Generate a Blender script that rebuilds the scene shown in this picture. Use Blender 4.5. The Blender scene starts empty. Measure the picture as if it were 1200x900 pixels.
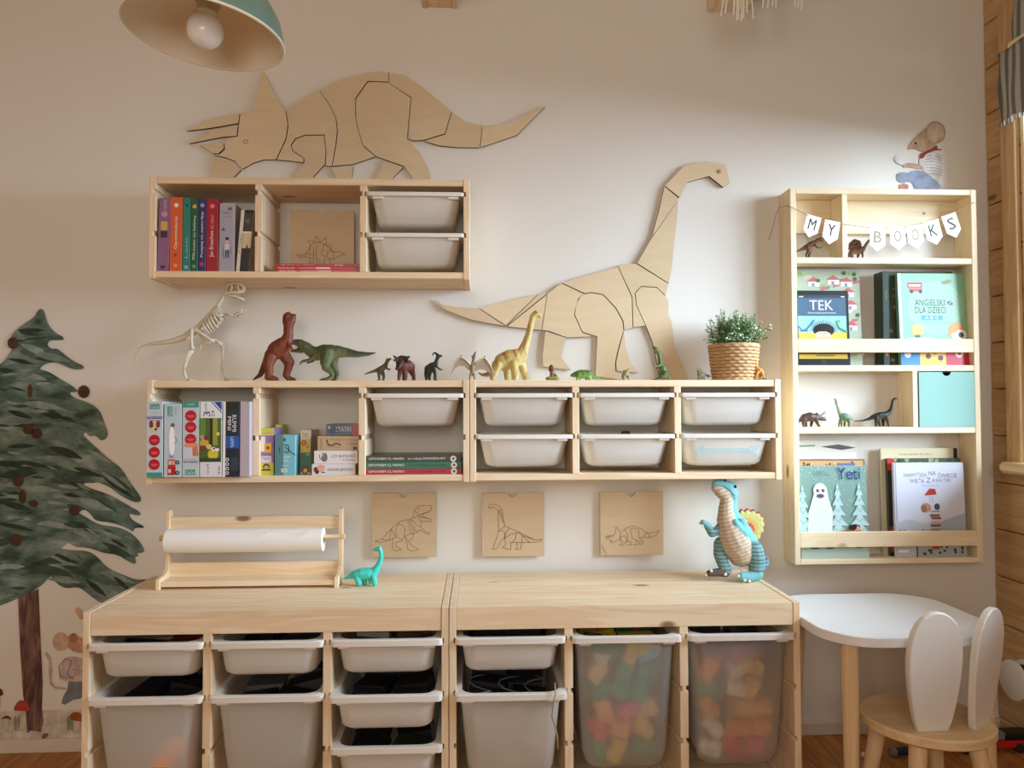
import bpy, bmesh, math, random
import numpy as np
from mathutils import Vector, Matrix
random.seed(7)
R = math.radians
scene = bpy.context.scene
C = scene.collection

# ---------------------------------------------------------------- camera
FPX = 896.36
CAM = Vector((0.0248, -2.4602, 1.0614))
YAW, PIT, ROL = 0.0445, 0.0295, -0.003
FW = Vector((math.sin(YAW)*math.cos(PIT), math.cos(YAW)*math.cos(PIT), math.sin(PIT)))
_r = Vector((math.cos(YAW), -math.sin(YAW), 0)); _u = _r.cross(FW)
RT = _r*math.cos(ROL) + _u*math.sin(ROL); UP = _u*math.cos(ROL) - _r*math.sin(ROL)
cam = bpy.data.cameras.new('camera'); camo = bpy.data.objects.new('camera', cam); C.objects.link(camo)
m = Matrix((RT, UP, -FW)).transposed().to_4x4(); m.translation = CAM
camo.matrix_world = m
cam.sensor_width = 36; cam.sensor_fit = 'HORIZONTAL'; cam.lens = 36*FPX/1200; cam.clip_start = 0.02
scene.camera = camo

# ---------------------------------------------------------------- light, exposure
scene.view_settings.view_transform = 'Standard'; scene.view_settings.look = 'None'
scene.view_settings.exposure = 0.53; scene.view_settings.gamma = 1.0
scene.view_settings.use_curve_mapping = False
scene.cycles.use_denoising = True
scene.cycles.max_bounces = 10; scene.cycles.diffuse_bounces = 5; scene.cycles.transparent_max_bounces = 12
scene.cycles.sample_clamp_indirect = 6
world = bpy.data.worlds.new('sky'); scene.world = world; world.use_nodes = True
bg = world.node_tree.nodes['Background']; bg.inputs[0].default_value = (0.75, 0.86, 1.0, 1); bg.inputs[1].default_value = 0.6
def area(name, loc, rot, sx, sy, power, col):
    l = bpy.data.lights.new(name, 'AREA'); l.shape = 'RECTANGLE'; l.size = sx; l.size_y = sy
    l.energy = power; l.color = col
    o = bpy.data.objects.new(name, l); o.location = loc; o.rotation_euler = rot; C.objects.link(o)
    return o
sky_l = area('daylight_side_window', (8.3, -3.6, 3.6), (0, 0, 0), 7.5, 5.4, 2950, (0.64, 0.81, 1.0))
sky_l.rotation_euler = Vector((-6.6, 2.77, -2.1)).to_track_quat('-Z', 'Y').to_euler()
area('rear_fill_light', (-0.4, -4.25, 1.6), (R(90), 0, 0), 2.0, 1.4, 37, (1.0, 0.915, 0.80))  # added warm fill light behind the camera, no known source

# ---------------------------------------------------------------- pixel helpers (real distance given)
def ray(px, py): return FW*FPX + RT*(px-600) - UP*(py-450)
def P(px, py, Y): d = ray(px, py); return CAM + d*((Y-CAM.y)/d.y)
def PX(px, py, X): d = ray(px, py); return CAM + d*((X-CAM.x)/d.x)
def PZ(px, py, Z): d = ray(px, py); return CAM + d*((Z-CAM.z)/d.z)
def PS(Y): return (Y-CAM.y)/FPX          # metres per pixel at depth Y (approx)

def c(r, g, b):
    f = lambda v: (v/255/12.92) if v/255 <= 0.04045 else ((v/255+0.055)/1.055)**2.4
    return (f(r), f(g), f(b))

# ---------------------------------------------------------------- materials
MATS = {}
def newmat(name):
    mt = bpy.data.materials.new(name); mt.use_nodes = True; MATS[name] = mt
    nt = mt.node_tree; return mt, nt, nt.nodes['Principled BSDF']
def plain(name, col, rough=0.5, bump=0, bscale=200, metal=0, spec=0.5, var=0.06, vscale=6):
    mt, nt, b = newmat(name)
    tc = nt.nodes.new('ShaderNodeTexCoord')
    n = nt.nodes.new('ShaderNodeTexNoise'); n.inputs['Scale'].default_value = vscale; n.inputs['Detail'].default_value = 3
    nt.links.new(tc.outputs['Object'], n.inputs['Vector'])
    mx = nt.nodes.new('ShaderNodeMix'); mx.data_type = 'RGBA'
    mx.inputs['A'].default_value = (*[v*(1-var) for v in col], 1); mx.inputs['B'].default_value = (*[min(1, v*(1+var)) for v in col], 1)
    nt.links.new(n.outputs['Fac'], mx.inputs['Factor']); nt.links.new(mx.outputs['Result'], b.inputs['Base Color'])
    b.inputs['Roughness'].default_value = rough; b.inputs['Metallic'].default_value = metal
    b.inputs['Specular IOR Level'].default_value = spec
    if bump:
        n2 = nt.nodes.new('ShaderNodeTexNoise'); n2.inputs['Scale'].default_value = bscale; n2.inputs['Detail'].default_value = 2
        nt.links.new(tc.outputs['Object'], n2.inputs['Vector'])
        bp = nt.nodes.new('ShaderNodeBump'); bp.inputs['Strength'].default_value = bump; bp.inputs['Distance'].default_value = 0.002
        nt.links.new(n2.outputs['Fac'], bp.inputs['Height']); nt.links.new(bp.outputs['Normal'], b.inputs['Normal'])
    return mt
def wood(name, light, dark, axis, knots=0.75, rough=0.5, contrast=1.0, knotcol=c(120, 72, 38), rings=1.0):
    mt, nt, b = newmat(name); N = nt.nodes.new; L = nt.links.new
    tc = N('ShaderNodeTexCoord'); oi = N('ShaderNodeObjectInfo')
    ml = N('ShaderNodeMath'); ml.operation = 'MULTIPLY'; ml.inputs[1].default_value = 37.3; L(oi.outputs['Random'], ml.inputs[0])
    ad = N('ShaderNodeVectorMath'); ad.operation = 'ADD'; L(tc.outputs['Object'], ad.inputs[0]); L(ml.outputs[0], ad.inputs[1])
    def mp(al, ac):
        q = N('ShaderNodeMapping'); s = [ac]*3; s[axis] = al; q.inputs['Scale'].default_value = s
        L(ad.outputs[0], q.inputs['Vector']); return q
    a = mp(1.3, 13*rings); n1 = N('ShaderNodeTexNoise'); n1.inputs['Scale'].default_value = 1.6; n1.inputs['Detail'].default_value = 3; n1.inputs['Distortion'].default_value = 0.7
    L(a.outputs[0], n1.inputs['Vector'])
    mm = N('ShaderNodeMath'); mm.operation = 'MULTIPLY'; mm.inputs[1].default_value = 26; L(n1.outputs['Fac'], mm.inputs[0])
    si = N('ShaderNodeMath'); si.operation = 'SINE'; L(mm.outputs[0], si.inputs[0])
    f = mp(4, 260); n2 = N('ShaderNodeTexNoise'); n2.inputs['Scale'].default_value = 1.0; n2.inputs['Detail'].default_value = 2
    L(f.outputs[0], n2.inputs['Vector'])
    mr = N('ShaderNodeMapRange'); mr.inputs['From Min'].default_value = -1; mr.inputs['From Max'].default_value = 1
    mr.inputs['To Min'].default_value = 0.0; mr.inputs['To Max'].default_value = 0.55*contrast; L(si.outputs[0], mr.inputs['Value'])
    av = N('ShaderNodeMath'); av.operation = 'MULTIPLY_ADD'; av.inputs[1].default_value = 0.5*contrast; L(n2.outputs['Fac'], av.inputs[0]); L(mr.outputs[0], av.inputs[2])
    mx = N('ShaderNodeMix'); mx.data_type = 'RGBA'; mx.inputs['A'].default_value = (*light, 1); mx.inputs['B'].default_value = (*dark, 1)
    L(av.outputs[0], mx.inputs['Factor'])
    out = mx.outputs['Result']
    if knots < 1:
        k = mp(0.45, 1.0); v = N('ShaderNodeTexVoronoi'); v.inputs['Scale'].default_value = 8; L(k.outputs[0], v.inputs['Vector'])
        sep = N('ShaderNodeSeparateColor'); L(v.outputs['Color'], sep.inputs[0])
        gt = N('ShaderNodeMath'); gt.operation = 'GREATER_THAN'; gt.inputs[1].default_value = knots; L(sep.outputs[0], gt.inputs[0])
        kr = N('ShaderNodeMapRange'); kr.inputs['From Min'].default_value = 0.055; kr.inputs['From Max'].default_value = 0.105
        kr.inputs['To Min'].default_value = 0.85; kr.inputs['To Max'].default_value = 0; L(v.outputs['Distance'], kr.inputs['Value'])
        kk = N('ShaderNodeMath'); kk.operation = 'MULTIPLY'; L(kr.outputs[0], kk.inputs[0]); L(gt.outputs[0], kk.inputs[1])
        m2 = N('ShaderNodeMix'); m2.data_type = 'RGBA'; m2.inputs['B'].default_value = (*knotcol, 1)
        L(out, m2.inputs['A']); L(kk.outputs[0], m2.inputs['Factor']); out = m2.outputs['Result']
    vr = N('ShaderNodeMapRange'); vr.inputs['To Min'].default_value = 0.93; vr.inputs['To Max'].default_value = 1.05; L(oi.outputs['Random'], vr.inputs['Value'])
    vs_ = N('ShaderNodeVectorMath'); vs_.operation = 'SCALE'; L(out, vs_.inputs[0]); L(vr.outputs[0], vs_.inputs['Scale'])
    L(vs_.outputs[0], b.inputs['Base Color'])
    b.inputs['Roughness'].default_value = rough; b.inputs['Specular IOR Level'].default_value = 0.3
    bp = N('ShaderNodeBump'); bp.inputs['Strength'].default_value = 0.15; bp.inputs['Distance'].default_value = 0.001
    L(n2.outputs['Fac'], bp.inputs['Height']); L(bp.outputs['Normal'], b.inputs['Normal'])
    return mt
def woods(key, light, dark, **kw):
    for i, ax in enumerate('xyz'): wood(key+'_'+ax, light, dark, i, **kw)
woods('pine', c(242, 222, 190), c(222, 188, 144), knots=0.22, contrast=0.8)
woods('pale', c(244, 228, 194), c(226, 200, 158), knots=0.9, contrast=0.7)
woods('ply', c(218, 196, 160), c(204, 178, 140), knots=1, contrast=0.45, rings=0.5)
woods('card', c(208, 184, 150), c(194, 166, 128), knots=1, contrast=0.5, rings=0.5)
woods('birch', c(236, 210, 168), c(216, 180, 132), knots=1, contrast=0.9)
woods('plank', c(208, 174, 128), c(178, 136, 90), knots=0.8, contrast=0.9)
woods('parquet', c(196, 140, 76), c(146, 88, 40), knots=0.85, contrast=1.0, rough=0.4)
plain('wall_paint', c(226, 221, 211), 0.85, bump=0.12, bscale=420, spec=0.2, var=0.015)
plain('ceiling_paint', c(235, 228, 218), 0.9, spec=0.2)
plain('skirting', c(214, 202, 188), 0.6)
plain('white_paint', c(240, 240, 240), 0.35, var=0.01)
plain('white_paint_warm', c(228, 224, 216), 0.4, var=0.01)
plain('burnt_edge', c(112, 76, 46), 0.8)
plain('paper', c(240, 236, 230), 0.8, var=0.015)
plain('pages', c(228, 218, 198), 0.9, var=0.05, vscale=300)
plain('black_plastic', c(24, 25, 28), 0.35)
plain('enamel_green', c(116, 146, 132), 0.3, var=0.03)
plain('enamel_cream', c(246, 238, 218), 0.4, var=0.03)
plain('bulb_glass', c(240, 238, 236), 0.12, var=0.0)
plain('socket', c(196, 184, 156), 0.5)
plain('teal_card', c(136, 180, 168), 0.7, bump=0.05)
plain('fringe', c(244, 240, 230), 0.7)
plain('string', c(150, 128, 100), 0.9)
plain('wicker', c(196, 158, 112), 0.75, var=0.2, vscale=60)
plain('stem_green', c(86, 116, 70), 0.7)
plain('soil', c(60, 46, 34), 0.9)
plain('bone', c(214, 204, 178), 0.6, var=0.15, vscale=60)
plain('turquoise', c(64, 200, 184), 0.45, var=0.04)
plain('wire', c(176, 150, 110), 0.6)
plain('red_plastic', c(186, 30, 34), 0.35)
plain('navy_plastic', c(30, 38, 66), 0.4)
plain('grey_plastic', c(120, 124, 126), 0.4)
plain('rubber', c(30, 28, 27), 0.7)
plain('eye_black', c(14, 12, 12), 0.15)
plain('tooth', c(236, 228, 206), 0.4)
plain('pvc_frame', c(236, 236, 236), 0.35, var=0.01)

def attrmat(name, rough, bump=0, bscale=300, spec=0.4, mottle=0.0):
    mt, nt, b = newmat(name)
    a = nt.nodes.new('ShaderNodeAttribute'); a.attribute_name = 'Col'
    src = a.outputs['Color']
    tc = nt.nodes.new('ShaderNodeTexCoord'); n = nt.nodes.new('ShaderNodeTexNoise')
    n.inputs['Scale'].default_value = bscale; n.inputs['Detail'].default_value = 3
    nt.links.new(tc.outputs['Object'], n.inputs['Vector'])
    if mottle:
        mr = nt.nodes.new('ShaderNodeMapRange'); mr.inputs['From Min'].default_value = 0.3; mr.inputs['From Max'].default_value = 0.7
        mr.inputs['To Min'].default_value = 1-mottle; mr.inputs['To Max'].default_value = 1+mottle*0.6
        nt.links.new(n.outputs['Fac'], mr.inputs['Value'])
        vm = nt.nodes.new('ShaderNodeVectorMath'); vm.operation = 'SCALE'
        nt.links.new(src, vm.inputs[0]); nt.links.new(mr.outputs[0], vm.inputs['Scale']); src = vm.outputs[0]
    nt.links.new(src, b.inputs['Base Color'])
    b.inputs['Roughness'].default_value = rough; b.inputs['Specular IOR Level'].default_value = spec
    if bump:
        bp = nt.nodes.new('ShaderNodeBump'); bp.inputs['Strength'].default_value = bump; bp.inputs['Distance'].default_value = 0.001
        nt.links.new(n.outputs['Fac'], bp.inputs['Height']); nt.links.new(bp.outputs['Normal'], b.inputs['Normal'])
    return mt
attrmat('ink', 0.55, spec=0.3)
attrmat('gloss_ink', 0.3, spec=0.5)
attrmat('toy', 0.5, bump=0.35, bscale=350, mottle=0.25)
attrmat('plush', 0.95, bump=0.5, bscale=500, spec=0.1, mottle=0.12)
attrmat('watercolour', 0.85, bscale=28, spec=0.1, mottle=0.3)

def plastic(name, col, see, transl):
    mt, nt, b = newmat(name); N = nt.nodes.new; L = nt.links.new
    b.inputs['Base Color'].default_value = (*col, 1); b.inputs['Roughness'].default_value = 0.38
    tr = N('ShaderNodeBsdfTranslucent'); tr.inputs[0].default_value = (*col, 1)
    rf = N('ShaderNodeBsdfRefraction'); rf.inputs['Roughness'].default_value = 0.28; rf.inputs['IOR'].default_value = 1.03; rf.inputs[0].default_value = (0.95, 0.95, 0.95, 1)
    tp = N('ShaderNodeBsdfTransparent'); tp.inputs[0].default_value = (0.92, 0.92, 0.92, 1)
    m0 = N('ShaderNodeMixShader'); m0.inputs[0].default_value = 0.6; L(rf.outputs[0], m0.inputs[1]); L(tp.outputs[0], m0.inputs[2])
    m1 = N('ShaderNodeMixShader'); m1.inputs[0].default_value = transl; L(b.outputs[0], m1.inputs[1]); L(tr.outputs[0], m1.inputs[2])
    m2 = N('ShaderNodeMixShader'); m2.inputs[0].default_value = see; L(m1.outputs[0], m2.inputs[1]); L(m0.outputs[0], m2.inputs[2])
    L(m2.outputs[0], nt.nodes['Material Output'].inputs[0]); return mt
plastic('bin_plastic', c(246, 242, 233), 0.14, 0.35)
plastic('bin_plastic_mid', c(246, 241, 230), 0.42, 0.40)
plastic('bin_plastic_clear', c(242, 238, 230), 0.72, 0.5)
plain('bin_rim', c(228, 222, 210), 0.35, var=0.01)
def glass():
    mt, nt, b = newmat('window_glass'); N = nt.nodes.new
    tp = N('ShaderNodeBsdfTransparent'); gl = N('ShaderNodeBsdfGlossy'); gl.inputs['Roughness'].default_value = 0.02
    mx = N('ShaderNodeMixShader'); mx.inputs[0].default_value = 0.06
    nt.links.new(tp.outputs[0], mx.inputs[1]); nt.links.new(gl.outputs[0], mx.inputs[2]); nt.links.new(mx.outputs[0], nt.nodes['Material Output'].inputs[0])
glass()
def striped_cloth():
    mt, nt, b = newmat('striped_cloth'); N = nt.nodes.new; L = nt.links.new
    tc = N('ShaderNodeTexCoord'); w = N('ShaderNodeTexWave'); w.bands_direction = 'Y'; w.inputs['Scale'].default_value = 9; w.inputs['Distortion'].default_value = 1.2; w.inputs['Detail'].default_value = 0
    w.inputs['Detail Scale'].default_value = 0.4
    L(tc.outputs['Object'], w.inputs['Vector'])
    rp = N('ShaderNodeValToRGB'); e = rp.color_ramp.elements
    e[0].position = 0.35; e[0].color = (*c(104, 108, 106), 1); e[1].position = 0.6; e[1].color = (*c(176, 170, 156), 1)
    L(w.outputs['Fac'], rp.inputs[0]); L(rp.outputs[0], b.inputs['Base Color']); b.inputs['Roughness'].default_value = 0.9
striped_cloth()
def leafmat():
    mt, nt, b = newmat('leaf'); N = nt.nodes.new; L = nt.links.new
    a = N('ShaderNodeAttribute'); a.attribute_name = 'Col'; L(a.outputs['Color'], b.inputs['Base Color']); b.inputs['Roughness'].default_value = 0.6
leafmat()

# ---------------------------------------------------------------- geometry helpers
class G:
    def __init__(s): s.v = []; s.f = []; s.mi = []; s.col = []
    def add(s, vs, fs, mi=0, col=(1, 1, 1)):
        o = len(s.v); s.v += [tuple(p) for p in vs]; s.f += [tuple(i+o for i in f) for f in fs]
        s.mi += [mi]*len(fs); s.col += [col]*len(fs); return s
    def box(s, x0, x1, y0, y1, z0, z1, mi=0, col=(1, 1, 1)):
        vs = [(x, y, z) for x in (x0, x1) for y in (y0, y1) for z in (z0, z1)]
        fs = [(0, 1, 3, 2), (4, 6, 7, 5), (0, 4, 5, 1), (2, 3, 7, 6), (0, 2, 6, 4), (1, 5, 7, 3)]
        return s.add(vs, fs, mi, col)
    def obox(s, o, a, b, cc, mi=0, col=(1, 1, 1)):    # origin corner and three edge vectors
        o, a, b, cc = Vector(o), Vector(a), Vector(b), Vector(cc)
        vs = [o+a*i+b*j+cc*k for i in (0, 1) for j in (0, 1) for k in (0, 1)]
        fs = [(0, 1, 3, 2), (4, 6, 7, 5), (0, 4, 5, 1), (2, 3, 7, 6), (0, 2, 6, 4), (1, 5, 7, 3)]
        return s.add(vs, fs, mi, col)
    def prism(s, poly, ex, mi=0, side=None, col=(1, 1, 1)):   # poly: 3D points (planar), ex: extrusion vector
        n = len(poly); ex = Vector(ex); a = [Vector(p) for p in poly]; b = [p+ex for p in a]
        o = len(s.v); s.add(a+b, [tuple(range(n))[::-1], tuple(range(n, 2*n))], mi, col)
        fs = [(o+i, o+(i+1) % n, o+n+(i+1) % n, o+n+i) for i in range(n)]
        s.f += fs; s.mi += [mi if side is None else side]*n; s.col += [col]*n; return s
    def tube(s, pts, rad, n=8, cap=True, mi=0, col=(1, 1, 1)):
        pts = [Vector(p) for p in pts]; k = len(pts)
        if not hasattr(rad, '__len__'): rad = [rad]*k
        o = len(s.v); prev = None
        for i in range(k):
            d = (pts[min(i+1, k-1)]-pts[max(i-1, 0)])
            d = d.normalized() if d.length > 1e-9 else Vector((0, 0, 1))
            if prev is None:
                h = Vector((0, 0, 1)) if abs(d.z) < 0.9 else Vector((1, 0, 0)); a = d.cross(h).normalized()
            else: a = (prev-d*prev.dot(d)).normalized()
            prev = a; b = d.cross(a)
            for j in range(n):
                t = 2*math.pi*j/n; s.v.append(tuple(pts[i]+(a*math.cos(t)+b*math.sin(t))*rad[i]))
        fs = [(o+i*n+j, o+i*n+(j+1) % n, o+(i+1)*n+(j+1) % n, o+(i+1)*n+j) for i in range(k-1) for j in range(n)]
        if cap: fs += [tuple(o+j for j in range(n))[::-1], tuple(o+(k-1)*n+j for j in range(n))]
        s.f += fs; s.mi += [mi]*len(fs); s.col += [col]*len(fs); return s
    def lathe(s, prof, cen, n=32, axis=None, mi=0, col=(1, 1, 1), close=False, open0=False):   # prof: (r,z)
        cen = Vector(cen); M = Matrix.Identity(3) if axis is None else Vector((0, 0, 1)).rotation_difference(Vector(axis)).to_matrix()
        o = len(s.v)
        for r, z in prof:
            for j in range(n):
                t = 2*math.pi*j/n; s.v.append(tuple(cen+M@Vector((r*math.cos(t), r*math.sin(t), z))))
        k = len(prof); rng = k if close else k-1
        fs = [(o+i*n+j, o+i*n+(j+1) % n, o+((i+1) % k)*n+(j+1) % n, o+((i+1) % k)*n+j) for i in range(rng) for j in range(n)]
        if not close:
            if prof[0][0] > 1e-6 and not open0: fs.append(tuple(o+j for j in range(n))[::-1])
            if prof[-1][0] > 1e-6: fs.append(tuple(o+(k-1)*n+j for j in range(n)))
        s.f += fs; s.mi += [mi]*len(fs); s.col += [col]*len(fs); return s
    def rings(s, rs, mi=0, cap0=False, cap1=False, close=False, col=(1, 1, 1)):
        n = len(rs[0]); o = len(s.v); k = len(rs)
        for r in rs: s.v += [tuple(p) for p in r]
        rng = k if close else k-1
        fs = [(o+i*n+j, o+i*n+(j+1) % n, o+((i+1) % k)*n+(j+1) % n, o+((i+1) % k)*n+j) for i in range(rng) for j in range(n)]
        if cap0: fs.append(tuple(o+j for j in range(n))[::-1])
        if cap1: fs.append(tuple(o+(k-1)*n+j for j in range(n)))
        s.f += fs; s.mi += [mi]*len(fs); s.col += [col]*len(fs); return s
    def ico(s, cen, r, sub=1, sc=(1, 1, 1), col=(1, 1, 1)):
        bm = bmesh.new(); bmesh.ops.create_icosphere(bm, subdivisions=sub, radius=1)
        cen = Vector(cen)
        vs = [cen+Vector((v.co.x*r*sc[0], v.co.y*r*sc[1], v.co.z*r*sc[2])) for v in bm.verts]
        fs = [tuple(v.index for v in f.verts) for f in bm.faces]; bm.free()
        return s.add(vs, fs, 0, col)

WLOC = {}
def mk(name, g, mats, parent=None, smooth=False, bev=0, angle=None, base=None, attr=False, fixn=True):
    if isinstance(g, bpy.types.Mesh): me = g; vs = None
    else:
        if parent is not None: org = WLOC[parent.name]
        elif base is not None: org = Vector(base)
        else:
            a = np.array(g.v); lo, hi = a.min(0), a.max(0); org = Vector(((lo[0]+hi[0])/2, (lo[1]+hi[1])/2, lo[2]))
        me = bpy.data.meshes.new(name)
        me.from_pydata([(p[0]-org.x, p[1]-org.y, p[2]-org.z) for p in g.v], [], g.f)
        me.polygons.foreach_set('material_index', g.mi)
        if attr:
            ca = me.color_attributes.new('Col', 'FLOAT_COLOR', 'CORNER'); buf = []
            for p, cc in zip(me.polygons, g.col): buf += [*cc, 1.0]*p.loop_total
            ca.data.foreach_set('color', buf)
        if bev or fixn:
            bm = bmesh.new(); bm.from_mesh(me)
            if fixn: bmesh.ops.recalc_face_normals(bm, faces=bm.faces)
            if bev:
                es = [e for e in bm.edges if len(e.link_faces) == 2 and e.calc_face_angle(0) > 0.5]
                bmesh.ops.bevel(bm, geom=es, offset=bev, segments=1, affect='EDGES', clamp_overlap=True)
            bm.to_mesh(me); bm.free()
        if smooth:
            me.polygons.foreach_set('use_smooth', [True]*len(me.polygons))
            if angle: me.set_sharp_from_angle(angle=R(angle))
    if not isinstance(mats, (list, tuple)): mats = [mats]
    if not isinstance(g, bpy.types.Mesh):
        for q in mats: me.materials.append(MATS[q])
    o = bpy.data.objects.new(name, me); C.objects.link(o)
    if parent is not None: o.parent = parent; WLOC[o.name] = WLOC[parent.name]
    else: o.location = org; WLOC[o.name] = org
    return o
def tag(o, label, cat, group=None):
    o['label'] = label; o['category'] = cat
    if group: o['group'] = group
    return o
def thing(name, label, cat, loc=(0, 0, 0), group=None):
    o = bpy.data.objects.new(name, None); C.objects.link(o); o.location = loc; o.empty_display_size = 0.02
    WLOC[o.name] = Vector(loc); return tag(o, label, cat, group)
def struct(o): o['kind'] = 'structure'; return o
def lab(o, t): o['label'] = t; return o
def copy_tree(src, loc, label=None, group=None):
    def rec(o, par):
        q = o.copy(); C.objects.link(q)
        if par is not None: q.parent = par
        for ch in o.children: rec(ch, q)
        return q
    r = rec(src, None); r.location = loc; WLOC[r.name] = Vector(loc)
    if label: r['label'] = label
    if group: r['group'] = group
    return r

# flat printing: a thin layer of coloured shapes on a surface
_tc = {}
def text_geo(s, width=None):
    if s in _tc: return _tc[s]
    cu = bpy.data.curves.new('t', 'FONT'); cu.body = s; cu.size = 1; cu.resolution_u = 2
    o = bpy.data.objects.new('t', cu); me = bpy.data.meshes.new_from_object(o)
    vs = [(v.co.x, v.co.y) for v in me.vertices]; fs = [tuple(p.vertices) for p in me.polygons]
    bpy.data.objects.remove(o); bpy.data.curves.remove(cu); bpy.data.meshes.remove(me)
    if not vs: vs = [(0, 0), (1, 0), (1, 1)]; fs = []
    _tc[s] = (vs, fs); return _tc[s]
class Print:
    """2D shapes in a u,v frame (0..1 by 0..1 of a surface) laid on it, each layer a hair above the last."""
    def __init__(s, o, du, dv, nrm=None):
        s.o = Vector(o); s.du = Vector(du); s.dv = Vector(dv); s.n = (s.du.cross(s.dv)).normalized() if nrm is None else Vector(nrm).normalized()
        s.g = G(); s.k = 0; s.asp = s.du.length/s.dv.length
    def pt(s, u, v): return s.o+s.du*u+s.dv*v+s.n*(0.0003+0.000025*s.k)
    def poly(s, pts, col):
        s.k += 1; s.g.add([s.pt(*p) for p in pts], [tuple(range(len(pts)))], 0, col); return s
    def rect(s, u0, v0, u1, v1, col): return s.poly([(u0, v0), (u1, v0), (u1, v1), (u0, v1)], col)
    def ell(s, u, v, ru, col, rv=None, n=18):
        rv = ru*s.asp if rv is None else rv
        return s.poly([(u+ru*math.cos(2*math.pi*i/n), v+rv*math.sin(2*math.pi*i/n)) for i in range(n)], col)
    def line(s, pts, w, col):
        s.k += 1; L = s.du.length; H = s.dv.length
        for a, b in zip(pts[:-1], pts[1:]):
            dx, dy = (b[0]-a[0])*L, (b[1]-a[1])*H; q = math.hypot(dx, dy)
            if q < 1e-7: continue
            ex, ey = dx/q*w*0.3, dy/q*w*0.3; nx, ny = -dy/q*w/2, dx/q*w/2
            s.g.add([s.pt(a[0]-ex/L+nx/L, a[1]-ey/H+ny/H), s.pt(a[0]-ex/L-nx/L, a[1]-ey/H-ny/H),
                     s.pt(b[0]+ex/L-nx/L, b[1]+ey/H-ny/H), s.pt(b[0]+ex/L+nx/L, b[1]+ey/H+ny/H)], [(0, 1, 2, 3)], 0, col)
        return s
    def text(s, t, u0, v0, u1, v1, col, rot=0, slant=0.0):
        s.k += 1; vs, fs = text_geo(t)
        xs = [p[0] for p in vs]; ys = [p[1] for p in vs]; x0, x1, y0, y1 = min(xs), max(xs), min(ys), max(ys)
        out = []
        for x, y in vs:
            a = (x-x0)/max(x1-x0, 1e-6); b = (y-y0)/max(y1-y0, 1e-6)
            if rot == 90: a, b = 1-b, a          # reads bottom to top
            elif rot == -90: a, b = b, 1-a       # reads top to bottom
            out.append(s.pt(u0+(u1-u0)*(a+slant*b), v0+(v1-v0)*b))
        s.g.add(out, fs, 0, col); return s
    def done(s, parent, name='print', mat='ink'):
        if not s.g.f: return None
        o = mk(name, s.g, mat, parent, attr=True, fixn=False); return o
def axis_of(g):
    a = np.array(g.v); d = a.max(0)-a.min(0); return 'xyz'[int(np.argmax(d))]
def board(name, key, parent, x0, x1, y0, y1, z0, z1, bev=0.0015):
    g = G().box(x0, x1, y0, y1, z0, z1); return mk(name, g, key+'_'+axis_of(g), parent, bev=bev)

# ================================================================ THE ROOM
XR = 1.722; XL = -2.2; YF = -4.0; ZC = 2.56
wall_back = struct(mk('wall_back', G().box(XL-0.1, XR+0.15, 0, 0.1, 0, ZC), 'wall_paint'))
floor = struct(mk('floor', G().box(XL-0.1, XR+0.15, YF-0.1, 0.1, -0.06, -0.018), 'parquet_y', base=(0, 0, 0)))
k = 0; x = XL
while x < XR-0.001:
    w = min(0.128, XR-x); y1 = 0.0; first = random.uniform(0.5, 1.5)
    while y1 > YF:
        y0 = max(YF, y1-first); first = 1.7
        board('floor_plank', 'parquet', floor, x+0.0006, x+w-0.0006, y0+0.0006, y1-0.0006, -0.018, 0, bev=0.001); y1 = y0
    x += 0.128
ceiling = struct(mk('ceiling', G().box(XL-0.1, XR+0.15, YF-0.1, 0.1, ZC, ZC+0.08), 'ceiling_paint'))
wall_left = struct(mk('wall_left', G().box(XL-0.1, XL, YF, 0, 0, ZC), 'plank_y'))
g = G()      # the wall behind the camera, with an opening added for the fill light
for a in ((XL, -1.4, 0, ZC), (0.6, XR+0.1, 0, ZC), (-1.4, 0.6, 0, 0.9), (-1.4, 0.6, 2.3, ZC)): g.box(a[0], a[1], YF-0.1, YF, a[2], a[3])
wall_front = struct(mk('wall_front', g, 'plank_x'))
w2 = struct(thing('window_2', 'unseen wooden window added behind the viewer for the fill light', 'window', (-0.4, YF-0.05, 0.9)))  # made-up window around the rear fill light, out of view
for a in ((-1.4, -1.34, 0.9, 2.3), (0.54, 0.6, 0.9, 2.3), (-1.34, 0.54, 0.9, 0.96), (-1.34, 0.54, 2.24, 2.3), (-0.43, -0.37, 0.96, 2.24)):
    board('window_frame', 'plank', w2, a[0], a[1], YF-0.08, YF-0.03, a[2], a[3])
for a in ((-1.34, -0.43), (-0.37, 0.54)): mk('pane', G().box(a[0], a[1], YF-0.06, YF-0.056, 0.96, 2.24), 'window_glass', w2)
del w2['category']

# right wall of horizontal boards with the window
WY0, WY1, WZ0, WZ1 = -1.5, -0.165, 0.885, 2.25
g = G()
for a in ((YF, WY0, 0, ZC), (WY1, 0, 0, ZC), (WY0, WY1, 0, WZ0), (WY0, WY1, WZ1, ZC)): g.box(XR+0.022, XR+0.25, a[0], a[1], a[2], a[3])
wall_right = struct(mk('wall_right', g, 'plank_y', base=(XR+0.05, -1, 0)))
PH = 0.1525; seam = PX(1160, 510, XR).z; z = seam-math.ceil(seam/PH)*PH
while z < ZC:
    z0, z1 = max(0, z), min(ZC, z+PH)
    if z1-z0 > 0.01:
        if z1 <= WZ0+0.02 or z0 >= WZ1-0.02: spans = [(YF, -2.1), (-2.1, 0)]
        else: spans = [(YF, WY0), (WY1, 0)]
        for a, b in spans: board('wall_board', 'plank', wall_right, XR, XR+0.022, a+0.001, b-0.001, z0+0.0015, z1-0.0015, bev=0.003)
    z += PH
w1 = struct(thing('window_1', 'pine window with casing and sill in the boarded wall', 'window', (XR, -0.8, WZ0))); del w1['category']
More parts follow.
